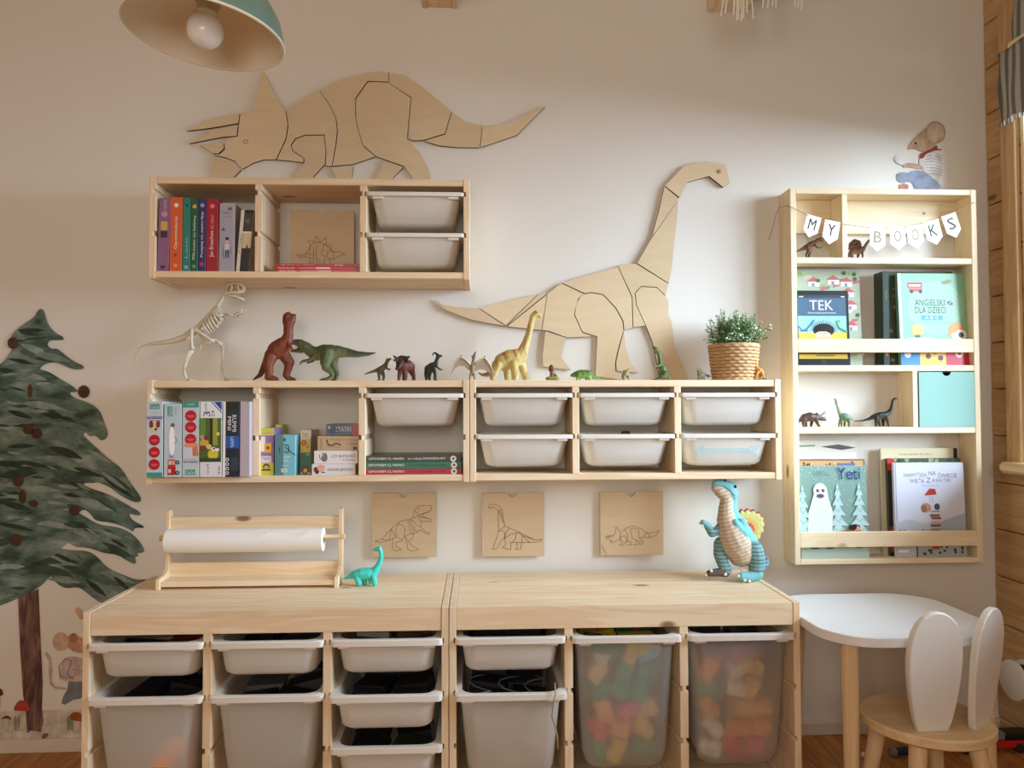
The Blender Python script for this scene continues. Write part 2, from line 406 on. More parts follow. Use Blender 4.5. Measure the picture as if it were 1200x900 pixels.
cy_ = PX(1172, 200, XR-0.02).y
for a in ((WY1+0.005, cy_, 0.875, WZ1+0.1), (WY0-0.1, WY0-0.005, 0.875, WZ1+0.1), (WY0-0.005, WY1+0.005, WZ1, WZ1+0.1)):
    board('casing', 'plank', w1, XR-0.02, XR, a[0], a[1], a[2], a[3], bev=0.003)
for a in ((WY1-0.012, WY1+0.002, WZ0, WZ1), (WY0-0.002, WY0+0.012, WZ0, WZ1), (WY0, WY1, WZ1-0.012, WZ1)):
    board('reveal', 'pale', w1, XR, XR+0.26, a[0], a[1], a[2], a[3])
sy = PX(1169, 547, XR-0.06).y; sz = PX(1169, 541, XR-0.06).z
board('window_sill', 'birch', w1, XR-0.06, XR+0.26, WY0-0.12, sy, sz-0.034, sz, bev=0.009)
for a in ((WY0+0.012, WY0+0.07, WZ0, WZ1-0.012), (WY1-0.07, WY1-0.012, WZ0, WZ1-0.012), (WY0+0.07, WY1-0.07, WZ0, WZ0+0.06), (WY0+0.07, WY1-0.07, WZ1-0.07, WZ1-0.012), (-0.86, -0.8, WZ0+0.06, WZ1-0.07)):
    board('sash', 'pale', w1, XR+0.19, XR+0.24, a[0], a[1], a[2], a[3])
for a in ((WY0+0.07, -0.86), (-0.8, WY1-0.07)): mk('pane', G().box(XR+0.21, XR+0.214, a[0], a[1], WZ0+0.06, WZ1-0.07), 'window_glass', w1)

baseboard_back = struct(mk('baseboard_back', G().box(XL, XR, -0.012, 0, 0, 0.04), 'skirting', bev=0.002))
for i, (pa, pb, py) in enumerate(((495, 536, 10), (828, 872, 15))):
    a = P(pa, py, 0); b = P(pb, py, 0)
    t = struct(thing('trim_%d' % (i+1), 'ceiling beam', 'beam', ((a.x+b.x)/2, -0.05, a.z))); del t['category']
    board('beam', 'pine', t, a.x+0.015, b.x-0.015, YF, 0, a.z+0.004, ZC, bev=0.004)
    for q in ((a.x, a.x+0.017), (b.x-0.017, b.x)): board('beam_moulding', 'pine', t, q[0], q[1], YF, 0, a.z, ZC, bev=0.003)

# roman blind
bt = thing('roman_blind', 'grey striped fabric roman blind hanging over the window', 'blind', (XR-0.05, -0.8, 1.95))
XB = XR-0.045
tl = PX(1171, 70, XB); bl = PX(1171, 146, XB)
def cloth(y0, y1, z0, z1, xb, amp, wav):
    g = G(); ny, nz = 70, 14; vs = []
    for i in range(ny+1):
        y = y0+(y1-y0)*i/ny
        for j in range(nz+1):
            t = j/nz; z = z0+(z1-z0)*t + (1-t)*0.008*math.sin(y*wav*0.5)
            vs.append((xb-amp*(0.6+0.4*math.sin(6*t))*math.sin(y*wav+1.5*t), y+0.006*math.sin(7*t+y*9), z))
    fs = [(i*(nz+1)+j, (i+1)*(nz+1)+j, (i+1)*(nz+1)+j+1, i*(nz+1)+j+1) for i in range(ny) for j in range(nz)]
    g.add(vs, fs); return g
o = mk('fabric', cloth(bl.y, WY0-0.05, bl.z, tl.z+0.02, XB, 0.007, 55), 'striped_cloth', bt, smooth=True, fixn=False)
md = o.modifiers.new('s', 'SOLIDIFY'); md.thickness = 0.004
o = mk('valance', cloth(bl.y-0.045, WY0-0.05, tl.z-0.01, WZ1+0.09, XB+0.018, 0.003, 55), 'striped_cloth', bt, smooth=True, fixn=False)
md = o.modifiers.new('s', 'SOLIDIFY'); md.thickness = 0.003
mk('batten', G().box(XB+0.004, XB+0.012, WY0-0.05, bl.y-0.04, tl.z+0.015, tl.z+0.035), 'pale_y', bt)
pg = G()
for i in range(90):
    y = bl.y-0.005-i*0.0165; pg.tube([(XB, y, bl.z+0.004), (XB-0.002, y-0.004, bl.z-0.012)], 0.0025, 5)
mk('hem_trim', pg, 'striped_cloth', bt)

# ================================================================ PINE STORAGE FRAMES
def groove_profile(x0, x1, z0, z1, gr, lft, rgt, gh=0.014, gd=0.0065):
    p = [(x0, z0), (x1, z0)]
    if rgt:
        for q in gr: p += [(x1, q-gh/2), (x1-gd, q-gh/2), (x1-gd, q+gh/2), (x1, q+gh/2)]
    p += [(x1, z1), (x0, z1)]
    if lft:
        for q in reversed(gr): p += [(x0, q+gh/2), (x0+gd, q+gh/2), (x0+gd, q-gh/2), (x0, q-gh/2)]
    return p
def gpanel(name, par, x0, x1, z0, z1, y0, y1, gr, lft, rgt, ax='z'):
    pr = groove_profile(x0, x1, z0, z1, gr, lft, rgt)
    return mk(name, G().prism([(a, y0, b) for a, b in pr], (0, y1-y0, 0)), 'pine_'+ax, par, bev=0.0012)
def columns(x0, W, st, dt):
    iw = (W-2*st-2*dt)/3; return [(x0+st+i*(iw+dt), x0+st+i*(iw+dt)+iw) for i in range(3)]
ST, DT = 0.018, 0.020
def wall_unit(label, x0, z0, cat='wall shelf'):
    W, H, y0, y1 = 0.929, 0.30, -0.21, -0.001
    t = thing('wall_shelf', label, cat, (x0+W/2, 0, z0), 'pine wall shelves')
    gr = [z0+H-0.1685, z0+H-0.0465]
    gpanel('side_panel', t, x0, x0+ST, z0, z0+H, y0, y1, gr, False, True, 'z')
    gpanel('side_panel', t, x0+W-ST, x0+W, z0, z0+H, y0, y1, gr, True, False, 'z')
    board('top_board', 'pine', t, x0+ST, x0+W-ST, y0+0.002, y1, z0+H-0.022, z0+H-0.002)
    board('bottom_board', 'pine', t, x0+ST, x0+W-ST, y0+0.002, y1, z0+0.003, z0+0.022)
    cs = columns(x0, W, ST, DT)
    for i in (0, 1): gpanel('divider', t, cs[i][1], cs[i+1][0], z0+0.022, z0+H-0.022, y0+0.001, y1, gr, True, True, 'z')
    return t, cs, gr
ZU, ZL = 1.436, 0.841
UU, UC, UG = wall_unit('pine wall shelf hung highest, under the wooden triceratops', -0.928, ZU)
LU, LC, LG = wall_unit('pine wall shelf holding puzzle boxes and games, left of the lower pair', -0.930, ZL)
RU, RC, RG = wall_unit('pine wall shelf holding six white bins, beside the tall bookcase', 0.001, ZL)
ZF = 0.54; FGR = [0.047, 0.182, 0.3175, 0.453]
def floor_unit(label, x0):
    W, y0, y1 = 0.929, -0.448, -0.03
    t = thing('storage_unit', label, 'storage unit', (x0+W/2, -0.24, 0), 'pine floor storage frames')
    gpanel('side_panel', t, x0, x0+ST, 0, ZF, y0, y1, FGR, False, True)
    gpanel('side_panel', t, x0+W-ST, x0+W, 0, ZF, y0, y1, FGR, True, False)
    cs = columns(x0, W, ST, 0.022)
    n = 5; d = (y1-y0-0.001)/n        # glued boards of the top
    for i in range(n): board('top_board', 'pine', t, x0+ST+0.001, x0+W-ST-0.001, y0+0.0015+i*d, y0+0.0015+(i+1)*d-0.0002, ZF-0.02, ZF-0.001, bev=0.0006)
    board('apron', 'pine', t, x0+ST+0.001, x0+W-ST-0.001, y0+0.0015, y0+0.02, ZF-0.06, ZF-0.02, bev=0.0008)
    for i in (0, 1): gpanel('divider', t, cs[i][1], cs[i+1][0], 0.02, ZF-0.06, y0+0.002, y1, FGR, True, True)
    board('bottom_board', 'pine', t, x0+ST, x0+W-ST, y0+0.01, y1, 0.002, 0.02)
    return t, cs
FL, FLC = floor_unit('low pine storage frame carrying the paper roll holder', -0.982)
FR, FRC = floor_unit('low pine storage frame carrying the plush dinosaur', -0.051)

# ---------------------------------------------------------------- plastic bins
def rrect(cx, cy, hx, hy, r, z, n=6):
    out = []
    for k, (sx, sy) in enumerate(((1, 1), (-1, 1), (-1, -1), (1, -1))):
        for i in range(n):
            t = math.pi/2*(k+i/(n-1)); out.append((cx+sx*(hx-r)+r*math.cos(t), cy+sy*(hy-r)+r*math.sin(t), z))
    return out
def make_bin(label, w, d, h, mat, inset=0.014, taper=0.012, rim=0.016, lip=0.02, group='white storage bins'):
    t = thing('storage_bin', label, 'storage bin', (0, 0, 0), group)
    cy = d/2; hx, hy = w/2, d/2; rc = 0.035
    bx, by = hx-inset, hy-lip*0.6
    g = G(); th = 0.0025
    rs = [rrect(0, cy, bx, by, rc, -rim*0.5)]
    steps = [(0.15, 0), (0.5, 0), (0.86, 0), (0.95, 0.006), (0.99, 0.016)]
    for f, e in steps:
        tp = taper*f
        rs.append(rrect(0, cy, bx-tp-e, by-tp-e, rc*0.95, -rim*0.5-(h-rim*0.5)*f))
    rs.append(rrect(0, cy, bx-taper-0.026, by-taper-0.026, rc*0.7, -h))
    inner = []
    for f, e in reversed(steps): inner.append(rrect(0, cy, bx-taper*f-e-th, by-taper*f-e-th, rc*0.93, -rim*0.5-(h-rim*0.5)*f+th))
    inner.append(rrect(0, cy, bx-th, by-th, rc*0.95, -rim*0.5))
    g.rings(rs, cap1=True); g.rings([rrect(0, cy, bx-taper-0.026-th, by-taper-0.026-th, rc*0.68, -h+th)]+inner, cap0=True)
    mk('body', g, mat, t, smooth=True, angle=50, fixn=False)
    ro = lambda z, e=0: rrect(0, cy, hx-e, hy-e, 0.012, z)
    ri = lambda z, e=0: rrect(0, cy, bx-th-0.001+e, by-th-0.001+e, rc, z)
    g = G(); g.rings([ro(-rim), ro(-0.0015), ro(0, 0.0015), ri(0), ri(-rim)], close=True)
    mk('rim', g, 'bin_rim', t, smooth=True, angle=40)
    for sx in (-1, 1):
        for yy in (0.006, d-0.02):
            mk('rim_tab', G().box(sx*(hx-inset*0.6-0.026)-0.016, sx*(hx-inset*0.6-0.026)+0.016, yy, yy+0.012, -rim-0.008, -rim+0.001), 'bin_rim', t, bev=0.002)
    return t
IW = UC[0][1]-UC[0][0]
binW = make_bin('', IW+0.006, 0.20, 0.098, 'bin_plastic', inset=0.013, taper=0.02, rim=0.012)
FW_ = FLC[0][1]-FLC[0][0]
binS = make_bin('', FW_+0.006, 0.41, 0.095, 'bin_plastic', inset=0.016, taper=0.012)
binD = make_bin('', FW_+0.006, 0.41, 0.23, 'bin_plastic_mid', inset=0.014, taper=0.02)
binX = make_bin('', FW_+0.006, 0.41, 0.36, 'bin_plastic_clear', inset=0.014, taper=0.02)
binDc = make_bin('', FW_+0.006, 0.41, 0.23, 'bin_plastic_mid', inset=0.014, taper=0.02)
used = set()
def put(proto, col, z, y, label):
    loc = ((col[0]+col[1])/2, y, z)
    if proto.name in used: return copy_tree(proto, loc, label)
    used.add(proto.name); proto.location = loc; proto['label'] = label; WLOC[proto.name] = Vector(loc)
    return proto
yw = -0.213
for i, w in ((1, 'upper'), (0, 'lower')):
    put(binW, UC[2], UG[i]+0.006, yw, '%s white bin in the shelf under the wooden triceratops' % w)
put(binW, LC[2], LG[1]+0.006, yw, 'single white bin above the stack of three thick dark books')
nm = ['beside the shelf joint', 'in the middle column of the six', 'nearest the bookcase']
arrow_bin = None
for j in range(3):
    for i in (1, 0):
        extra = ' and marked with a turquoise arrow' if (j == 2 and i == 0) else ''
        b = put(binW, RC[j], RG[i]+0.006, yw, '%s white bin of the six, %s%s' % ('upper' if i else 'lower', nm[j], extra))
        if extra: arrow_bin = b
yb = -0.458; z1, z2, z3 = FGR[3]+0.0075, FGR[2]+0.0075, FGR[1]+0.0075
put(binS, FLC[0], z1, yb, 'shallow cream bin at the far left of the low storage, over a deep bin')
put(binS, FLC[1], z1, yb, 'shallow cream bin in the second column of the low storage')
put(binS, FLC[2], z1, yb, 'topmost of three stacked shallow bins in the low storage')
put(binS, FLC[2], z2, yb-0.02, 'middle one of three stacked shallow bins, brighter and pulled out')
put(binS, FLC[2], z3, yb-0.006, 'lowest of three stacked shallow bins in the low storage')
put(binS, FRC[0], z1, yb, 'shallow bin above the deep bin with the hanging cord')
put(binD, FLC[0], z2, yb-0.004, 'deep cream bin at the far left with an orange brick showing through')
put(binD, FLC[1], z2, yb-0.004, 'deep cream bin in the second column full of black pieces')
put(binDc, FRC[0], z2, yb-0.025, 'deep bin full of black cables with a pale cord hanging out')
put(binX, FRC[1], z1, yb-0.006, 'tall translucent bin of bricks between the cord bin and the rightmost bin')
put(binX, FRC[2], z1, yb-0.002, 'tall translucent bin of bricks under the plush dinosaur')
# arrow sticker on the last wall bin
ax0 = P(828, 532, yw); ax1 = P(889, 533, yw)
pr = Print((RC[2][0]+0.03, yw-0.0005+0.012, RG[0]-0.07), (IW-0.06, 0.0, 0), (0, 0.0095, 0.05), nrm=(0, -1, 0.19))
tq = c(120, 190, 200)
pr.line([(0.10, 0.5), (0.9, 0.5)], 0.0015, tq); pr.line([(0.13, 0.62), (0.82, 0.62)], 0.001, tq); pr.line([(0.13, 0.38), (0.82, 0.38)], 0.001, tq)
pr.line([(0.2, 0.85), (0.03, 0.5), (0.2, 0.15)], 0.0016, tq); pr.line([(0.2, 0.85), (0.15, 0.5), (0.2, 0.15)], 0.0012, tq)
for q in (0.78, 0.83, 0.88): pr.line([(q+0.08, 0.85), (q, 0.5), (q+0.08, 0.15)], 0.0014, tq)
o = pr.done(arrow_bin, 'arrow_sticker'); lab(o, 'turquoise outline arrow pointing left')

# bricks and parts lying in the bins
def brick_mesh(name, l, w, h, col, studs=True):
    g = G().box(-l/2, l/2, -w/2, w/2, -h/2, h/2, col=col)
    if studs:
        nx = max(1, round(l/0.032)); ny = max(1, round(w/0.032))
        for i in range(nx):
            for j in range(ny):
                g.lathe([(0.009, 0), (0.009, 0.007)], ((i+0.5)*l/nx-l/2, (j+0.5)*w/ny-w/2, h/2), n=8, col=col)
    me = mk(name, g, 'toy', attr=True, base=(0, 0, 0)); d = me.data; bpy.data.objects.remove(me); return d
BR = {}
CN = {(226, 70, 66): 'red', (246, 206, 80): 'yellow', (70, 160, 116): 'sea green', (246, 170, 70): 'amber', (244, 236, 216): 'cream', (120, 190, 214): 'light blue', (230, 100, 120): 'pink', (80, 160, 100): 'green', (240, 196, 120): 'sand yellow', (246, 160, 60): 'orange', (226, 150, 60): 'orange', (214, 180, 130): 'tan', (200, 110, 100): 'dull red'}
def scatter(colr, y0, y1, z0, z1, n, pal, sizes, name, label, cat, group, seed, studs=True, flat=False):
    rnd = random.Random(seed); x0, x1 = colr
    nx = 2 if flat else 3; ny = 3 if flat else 2; cx = (x1-x0)/nx; cyy = 0.115 if flat else 0.105; cz = 0.045 if flat else 0.052
    for i in range(n):
        cl = rnd.choice(pal); sz = rnd.choice(sizes); key = (cl, sz, studs)
        if key not in BR: BR[key] = brick_mesh(name, *sz, c(*cl), studs)
        o = bpy.data.objects.new(name, BR[key]); C.objects.link(o)
        ix, iy, iz = i % nx, (i//nx) % ny, i//(nx*ny)
        zz = z0+cz*(iz+0.5)
        jx = 0.006 if flat else 0.016
        o.location = (min(x1-0.028, max(x0+0.028, x0+cx*(ix+0.5)+rnd.uniform(-jx, jx)+(0 if flat else 0.012*((iz % 3)-1)))), y0+cyy*(iy+0.5)+rnd.uniform(-.004, .004), zz)
        a = 0.2 if flat else 0.34
        o.rotation_euler = (rnd.uniform(-a, a)*0.5, rnd.uniform(-a, a) if (flat or rnd.random() < 0.55) else rnd.choice([-1, 1])*rnd.uniform(0.6, 1.3), rnd.uniform(-a, a)*1.2)
        tag(o, label.replace('coloured', CN.get(cl, 'coloured')), cat, group)
VIV = [(226, 70, 66), (246, 206, 80), (70, 160, 116), (246, 170, 70), (244, 236, 216), (120, 190, 214), (230, 100, 120), (80, 160, 100), (240, 196, 120), (246, 160, 60)]
BS = [(0.058, 0.056, 0.036), (0.062, 0.044, 0.036), (0.05, 0.052, 0.036), (0.064, 0.042, 0.034)]
def binrange(col, m=0.046): return (col[0]+m, col[1]-m)
scatter(binrange(FRC[1]), yb+0.034, yb+0.34, z1-0.348, z1-0.03, 36, VIV, BS, 'toy_brick', 'coloured toy brick lying in the tall translucent bin left of the rightmost one', 'toy brick', 'bricks in the first tall bin', 11)
scatter(binrange(FRC[2]), yb+0.034, yb+0.34, z1-0.348, z1-0.03, 36, VIV, BS, 'toy_brick', 'coloured toy brick lying in the rightmost tall translucent bin', 'toy brick', 'bricks in the rightmost tall bin', 23)
scatter(binrange(FRC[0]), yb+0.02, yb+0.3, z2-0.222, z2-0.07, 18, [(214, 190, 150), (222, 206, 170), (190, 180, 160), (230, 224, 206)], BS, 'toy_brick', 'pale wooden block lying in the deep bin with the cord', 'toy brick', 'blocks in the cord bin', 5, studs=False)
scatter(binrange(FLC[0]), yb+0.09, yb+0.3, z2-0.222, z2-0.09, 6, [(226, 150, 60), (214, 180, 130), (200, 110, 100)], [(0.068, 0.04, 0.03), (0.06, 0.05, 0.03)], 'toy_brick', 'coloured wooden block lying in the far left deep bin', 'toy brick', 'blocks in the far left deep bin', 9, studs=False)
ob = bpy.data.objects.new('toy_brick', brick_mesh('toy_brick', 0.042, 0.026, 0.11, c(240, 150, 50), False)); C.objects.link(ob)
ob.location = P(198, 884, yb+0.037); ob.rotation_euler = (0, R(36), 0); tag(ob, 'long orange block leaning inside the far left deep bin', 'toy brick')
DK = [(26, 26, 30), (40, 42, 48), (20, 20, 22), (34, 30, 30)]
DS = [(0.10, 0.09, 0.03), (0.095, 0.08, 0.034), (0.09, 0.1, 0.03)]
def dark_fill(col, z, y, pal, label, group, seed, n=12):
    scatter((col[0]+0.036, col[1]-0.036), y+0.034, y+0.38, z-0.068, z-0.022, 6, pal, DS, 'toy_part', label, 'toy part', group, seed, studs=False, flat=True)
dark_fill(FLC[0], z2, yb, DK+[(28, 32, 60)], 'dark toy part lying on top in the far left deep bin', 'dark parts in the far left deep bin', 31)
dark_fill(FLC[1], z2, yb, DK+[(90, 92, 96)], 'black or grey toy part lying in the second deep bin', 'black parts in the second deep bin', 32)
dark_fill(FLC[2], z2, yb-0.02, DK, 'black toy part lying in the pulled-out shallow bin', 'black parts in the pulled-out bin', 33)
dark_fill(FLC[2], z3, yb, [(40, 48, 38), (30, 36, 30), (24, 24, 24)], 'dark green toy part in the lowest shallow bin', 'green parts in the lowest shallow bin', 34)
dark_fill(FRC[0], z2, yb-0.025, DK, 'black toy part lying in the bin with the hanging cord', 'black parts in the cord bin', 35)
dark_fill(FLC[0], z1, yb, [(120, 40, 40), (40, 30, 30), (180, 170, 160)], 'dark red or black toy part in the far left shallow bin', 'parts in the far left shallow bin', 36, 8)
dark_fill(FLC[1], z1, yb, DK, 'black toy part in the second shallow bin', 'parts in the second shallow bin', 37, 8)
dark_fill(FLC[2], z1, yb, [(120, 80, 60), (200, 190, 176), (60, 40, 36)], 'brown or white toy part in the topmost of three shallow bins', 'parts in the topmost shallow bin', 38, 8)
dark_fill(FRC[0], z1, yb, DK, 'black toy part in the shallow bin above the cord bin', 'parts above the cord bin', 39, 8)
dark_fill(FRC[1], z1, yb, [(220, 190, 50), (40, 110, 60), (230, 200, 70)], 'yellow or green brick lying on top in the first tall bin', 'top bricks in the first tall bin', 40, 8)
dark_fill(FRC[2], z1, yb, [(30, 70, 44), (70, 20, 24), (40, 40, 40)], 'dark green or red brick lying on top in the rightmost bin', 'top bricks in the rightmost bin', 41, 8)
g = G(); y = yb-0.03
g.tube([P(650, 800, y+0.03), P(651, 812, y-0.001), P(648, 830, y-0.004), P(647, 840, y-0.004), P(650, 850, y-0.003), P(653, 862, y-0.002), P(653.5, 878, y-0.002)], 0.002, 6)
tag(mk('cord', g, 'wire', smooth=True), 'pale cord hanging over the rim of the cable bin', 'cord')
g = G(); zc = z2-0.018; xm = (FRC[0][0]+FRC[0][1])/2
for sx, k in ((-0.08, 0.0), (0.0, 1.0), (0.07, 2.0)):
    tag(mk('cable', G().tube([(xm+sx+0.03*math.sin(k+t*0.9), yb+0.02+t*0.02, zc+0.006*math.cos(t+k)) for t in range(9)], 0.0018, 5), 'grey_plastic', smooth=True), 'thin grey cable lying among the black parts of the cord bin', 'cable', 'cables in the cord bin')
# dark object on the lower middle bin of the six
tc0 = P(737, 513, -0.19)
t = thing('toy_car', 'small black toy car lying in the lower middle bin', 'toy', (tc0.x, -0.15, RG[0]-0.03))
pts = [(-0.022, 0), (0.022, 0), (0.024, 0.02), (0.012, 0.024), (0.006, 0.045), (-0.012, 0.045), (-0.018, 0.024), (-0.024, 0.02)]
mk('body', G().prism([(tc0.x+a, -0.17, RG[0]-0.03+b) for a, b in pts], (0, 0.03, 0)), 'black_plastic', t, bev=0.002)
for sx in (-0.013, 0.013): mk('wheel', G().lathe([(0.008, -0.018), (0.008, 0.018)], (tc0.x+sx, -0.155, RG[0]-0.03), n=12, axis=(0, 1, 0)), 'rubber', t)

# ================================================================ PLYWOOD DINOSAURS ON THE WALL
def inset_poly(pts, d):
    n = len(pts); A = sum(pts[i][0]*pts[(i+1) % n][1]-pts[(i+1) % n][0]*pts[i][1] for i in range(n)); sg = 1 if A > 0 else -1
    out = []
    for i in range(n):
        a, b, e = Vector(pts[i-1]), Vector(pts[i]), Vector(pts[(i+1) % n])
        d1 = (b-a).normalized(); d2 = (e-b).normalized()
        n1 = Vector((-d1.y, d1.x))*sg; n2 = Vector((-d2.y, d2.x))*sg
        m_ = (n1+n2); l = m_.length
        if l < 0.3: out.append(tuple(b)); continue
        m_ /= l; out.append(tuple(b+m_*min(d/max(m_.dot(n1), 0.35), d*2)))
    return out
def ply_dino(name, label, pieces, cat, Y, thick, gap, mat='ply_x', z_to=None):
    pp = [[(P(px, py, Y).x, P(px, py, Y).z) for px, py in poly] for _, poly in pieces]
    if z_to is not None:        # feet stand on the shelf
        zmin = min(q[1] for p_ in pp for q in p_)
    xs = [q[0] for p_ in pp for q in p_]; zs = [q[1] for p_ in pp for q in p_]
    t = thing(name, label, cat, ((min(xs)+max(xs))/2, Y+thick/2, min(zs)))
    for (nm_, _), poly in zip(pieces, pp):
        q = inset_poly(poly, gap)
        mk(nm_, G().prism([(a, Y, b) for a, b in q], (0, thick, 0), 0, 1), [mat, 'burnt_edge'], t)
    return t
TRI = [
 ('brow_horn', [(218, 153.5), (232, 146), (247, 139.5), (264, 136), (281, 133), (279.5, 144.5), (263, 147.5), (240, 151)]),
 ('brow_horn', [(221, 168.5), (232, 161), (245, 153), (263, 148.7), (279, 145.7), (277.5, 159.5), (262, 160.5), (243, 164)]),
 ('nose_horn', [(233, 169.4), (248, 168), (262, 167.5), (262.5, 174), (256, 180), (249.5, 179.8)]),
 ('head', [(281.5, 133.3), (297, 128.5), (306.2, 84), (310, 84.5), (320, 105), (334.7, 129.6), (337.4, 146.5), (334.7, 163), (323.3, 187.2), (309, 187.2), (296, 191.4), (283.9, 198.2), (276, 189), (265, 184.6), (250.5, 181.7), (257.5, 180.7), (263.5, 175), (263, 166), (268.7, 161.2), (278.2, 159.8), (280, 145)]),
 ('lower_jaw', [(249.5, 183), (264, 186), (274.5, 190.5), (283, 198.5), (274, 208), (252, 208), (246.5, 197)]),
 ('shoulder', [(336, 130), (373, 105.2), (387, 124.5), (394, 141), (395.2, 154), (393.3, 170.3), (389, 195), (381.5, 194.5), (382.5, 177.7), (380.2, 158), (356.7, 158.3), (346, 162.5), (341, 170), (343.2, 177.2), (356, 186.3), (355.5, 190.5), (340, 188.5), (324, 187.2), (335.5, 163), (338, 146.5)]),
 ('front_leg', [(356.7, 159), (379.6, 158.4), (382, 177.7), (380.9, 192.3), (367.7, 206.6), (362, 227), (334, 227), (345.7, 206.6), (356.7, 190.5), (356.7, 186), (343.8, 176.8), (341.6, 170.3), (346.6, 163)]),
 ('belly', [(373.8, 105), (390, 97), (410, 89.5), (430, 85), (445, 83.3), (455.5, 84.3), (455, 96), (431, 95), (428, 98.8), (416.5, 115.3), (416.5, 136), (419.4, 151.7), (425, 171), (440, 183.5), (413.5, 192.7), (389.4, 194.7), (394, 170.3), (396, 154), (394.7, 141), (387.7, 124.5)]),
 ('hind_leg', [(431.5, 95.7), (454.5, 96.5), (481.3, 114.3), (477.1, 163.2), (481, 166.6), (491.9, 178.5), (502.4, 197.7), (505, 212), (507, 227), (484, 227), (483.3, 208.6), (473.3, 194.8), (441, 183.3), (425.8, 170.8), (420, 151.7), (417, 136), (417.2, 115.3), (429, 98.8)]),
 ('rump', [(457, 84.6), (475, 88.5), (495, 102), (515, 118), (529.3, 130.2), (524.5, 146), (521.6, 156.5), (496.7, 164.1), (485, 165), (478.5, 162.5), (482, 114.3), (456.5, 98)]),
 ('tail', [(530, 131), (545, 142), (560, 145.5), (564.7, 146.3), (563.8, 159.3), (561.8, 173.1), (535, 172.8), (514, 170.5), (496.7, 165.1), (522.5, 157), (525.3, 146)]),
 ('tail_tip', [(565.5, 146.5), (583, 147.5), (604, 141), (632.8, 125.2), (638.9, 125.2), (606, 158.4), (562.8, 173.1), (564.8, 159)]),
 ('far_foot', [(449, 188.5), (473, 195.5), (461, 208), (456, 224), (434, 224), (441, 207.5), (446, 199)]),
 ('far_foot', [(387, 195.8), (414.4, 194.6), (412.6, 206.6), (414, 224), (396, 224), (393, 206.6)])]
tri = ply_dino('wooden_triceratops', 'plywood triceratops wall panel of cut pieces above the highest shelf', TRI, 'wall decoration', -0.012, 0.009, 0.0007)
q = P(288, 166, -0.0125); mk('eye', G().tube([q+Vector((0.0075*math.cos(a*0.524), 0, 0.006*math.sin(a*0.524))) for a in range(13)], 0.0007, 4), 'burnt_edge', tri)
BRA = [
 ('tail_tip', [(511, 351), (518, 356.4), (533, 359), (560.7, 361.3), (591.6, 381.9), (571.5, 378.8), (552.3, 375), (519.9, 362.7)]),
 ('tail', [(561, 361), (600, 351.5), (631, 344.3), (592.8, 381.5)]),
 ('tail', [(631.5, 344.2), (640.6, 342.9), (641, 344.2), (593.6, 382)]),
 ('tail_root', [(641.2, 345), (634.5, 387), (594.3, 382.6)]),
 ('hip', [(641.5, 343.8), (658, 331.9), (684.4, 344.6), (677.4, 350), (673, 369), (682.6, 390), (694.9, 394.2), (664.3, 395.7), (642.4, 387.5), (634.9, 387)]),
 ('far_hind_leg', [(638.9, 388), (663.4, 395.9), (658, 419), (669.5, 433.9), (636.3, 429.9), (635.4, 419)]),
 ('hind_leg', [(681, 345.6), (693, 343.2), (706.5, 345.6), (721.5, 361.5), (729.6, 376.5), (730.5, 387), (724.5, 408), (720.9, 424.5), (720.9, 435), (732, 446), (697.5, 441), (699.9, 394.5), (682.5, 389), (673.5, 369), (675.6, 355.5)]),
 ('hind_foot', [(731, 387.6), (733.5, 408), (739.5, 426), (748.5, 437), (722.5, 434.8), (721.8, 424.5), (725.5, 408)]),
 ('torso', [(658.5, 331.5), (690, 322), (724.5, 312.6), (732, 330), (740.4, 348), (741.6, 384), (731.5, 387), (730.3, 376), (722, 361), (706.8, 345), (693, 342.6), (685.5, 343.9)]),
 ('chest', [(724.7, 312.4), (729, 309.6), (745.5, 309), (783.6, 332.4), (780, 346.5), (769.5, 336.6), (751.5, 335.4), (744, 343.5), (745.5, 357), (756.6, 381.6), (742, 384), (741, 348), (732.5, 330)]),
 ('front_leg', [(751.5, 336), (769.5, 337), (780, 347), (783.6, 352.5), (783.6, 369), (787.5, 378), (790.5, 405), (799.5, 426), (807, 446), (774, 446), (765, 402), (756.6, 381), (746, 357.6), (744.5, 343.5)]),
 ('neck', [(746.4, 308.4), (763.5, 279), (795, 234), (794, 255), (790.5, 282), (787.5, 315), (784.5, 330), (783.6, 332)]),
 ('upper_neck', [(764, 277.5), (772.5, 246), (778.5, 218), (795.6, 232.5), (792, 238.5)]),
 ('head', [(779, 217.8), (801, 194.4), (826.5, 188.4), (850.5, 192.6), (853, 204), (855.6, 214.5), (847.5, 219.6), (831, 206.4), (805.5, 213.6), (801, 222), (796.5, 231.6)])]
bra = ply_dino('wooden_brachiosaurus', 'plywood long-necked dinosaur wall panel standing over the toy row', BRA, 'wall decoration', -0.014, 0.011, 0.0007)
q = P(842, 201, -0.0145); mk('eye', G().lathe([(0.0, -0.0005), (0.0032, 0), (0.0, 0.0008)], q, n=12, axis=(0, -1, 0)), 'eye_black', bra)
mk('eye_ring', G().tube([q+Vector((0.008*math.cos(a*0.524), 0, 0.007*math.sin(a*0.524))) for a in range(13)], 0.0006, 4), 'burnt_edge', bra)

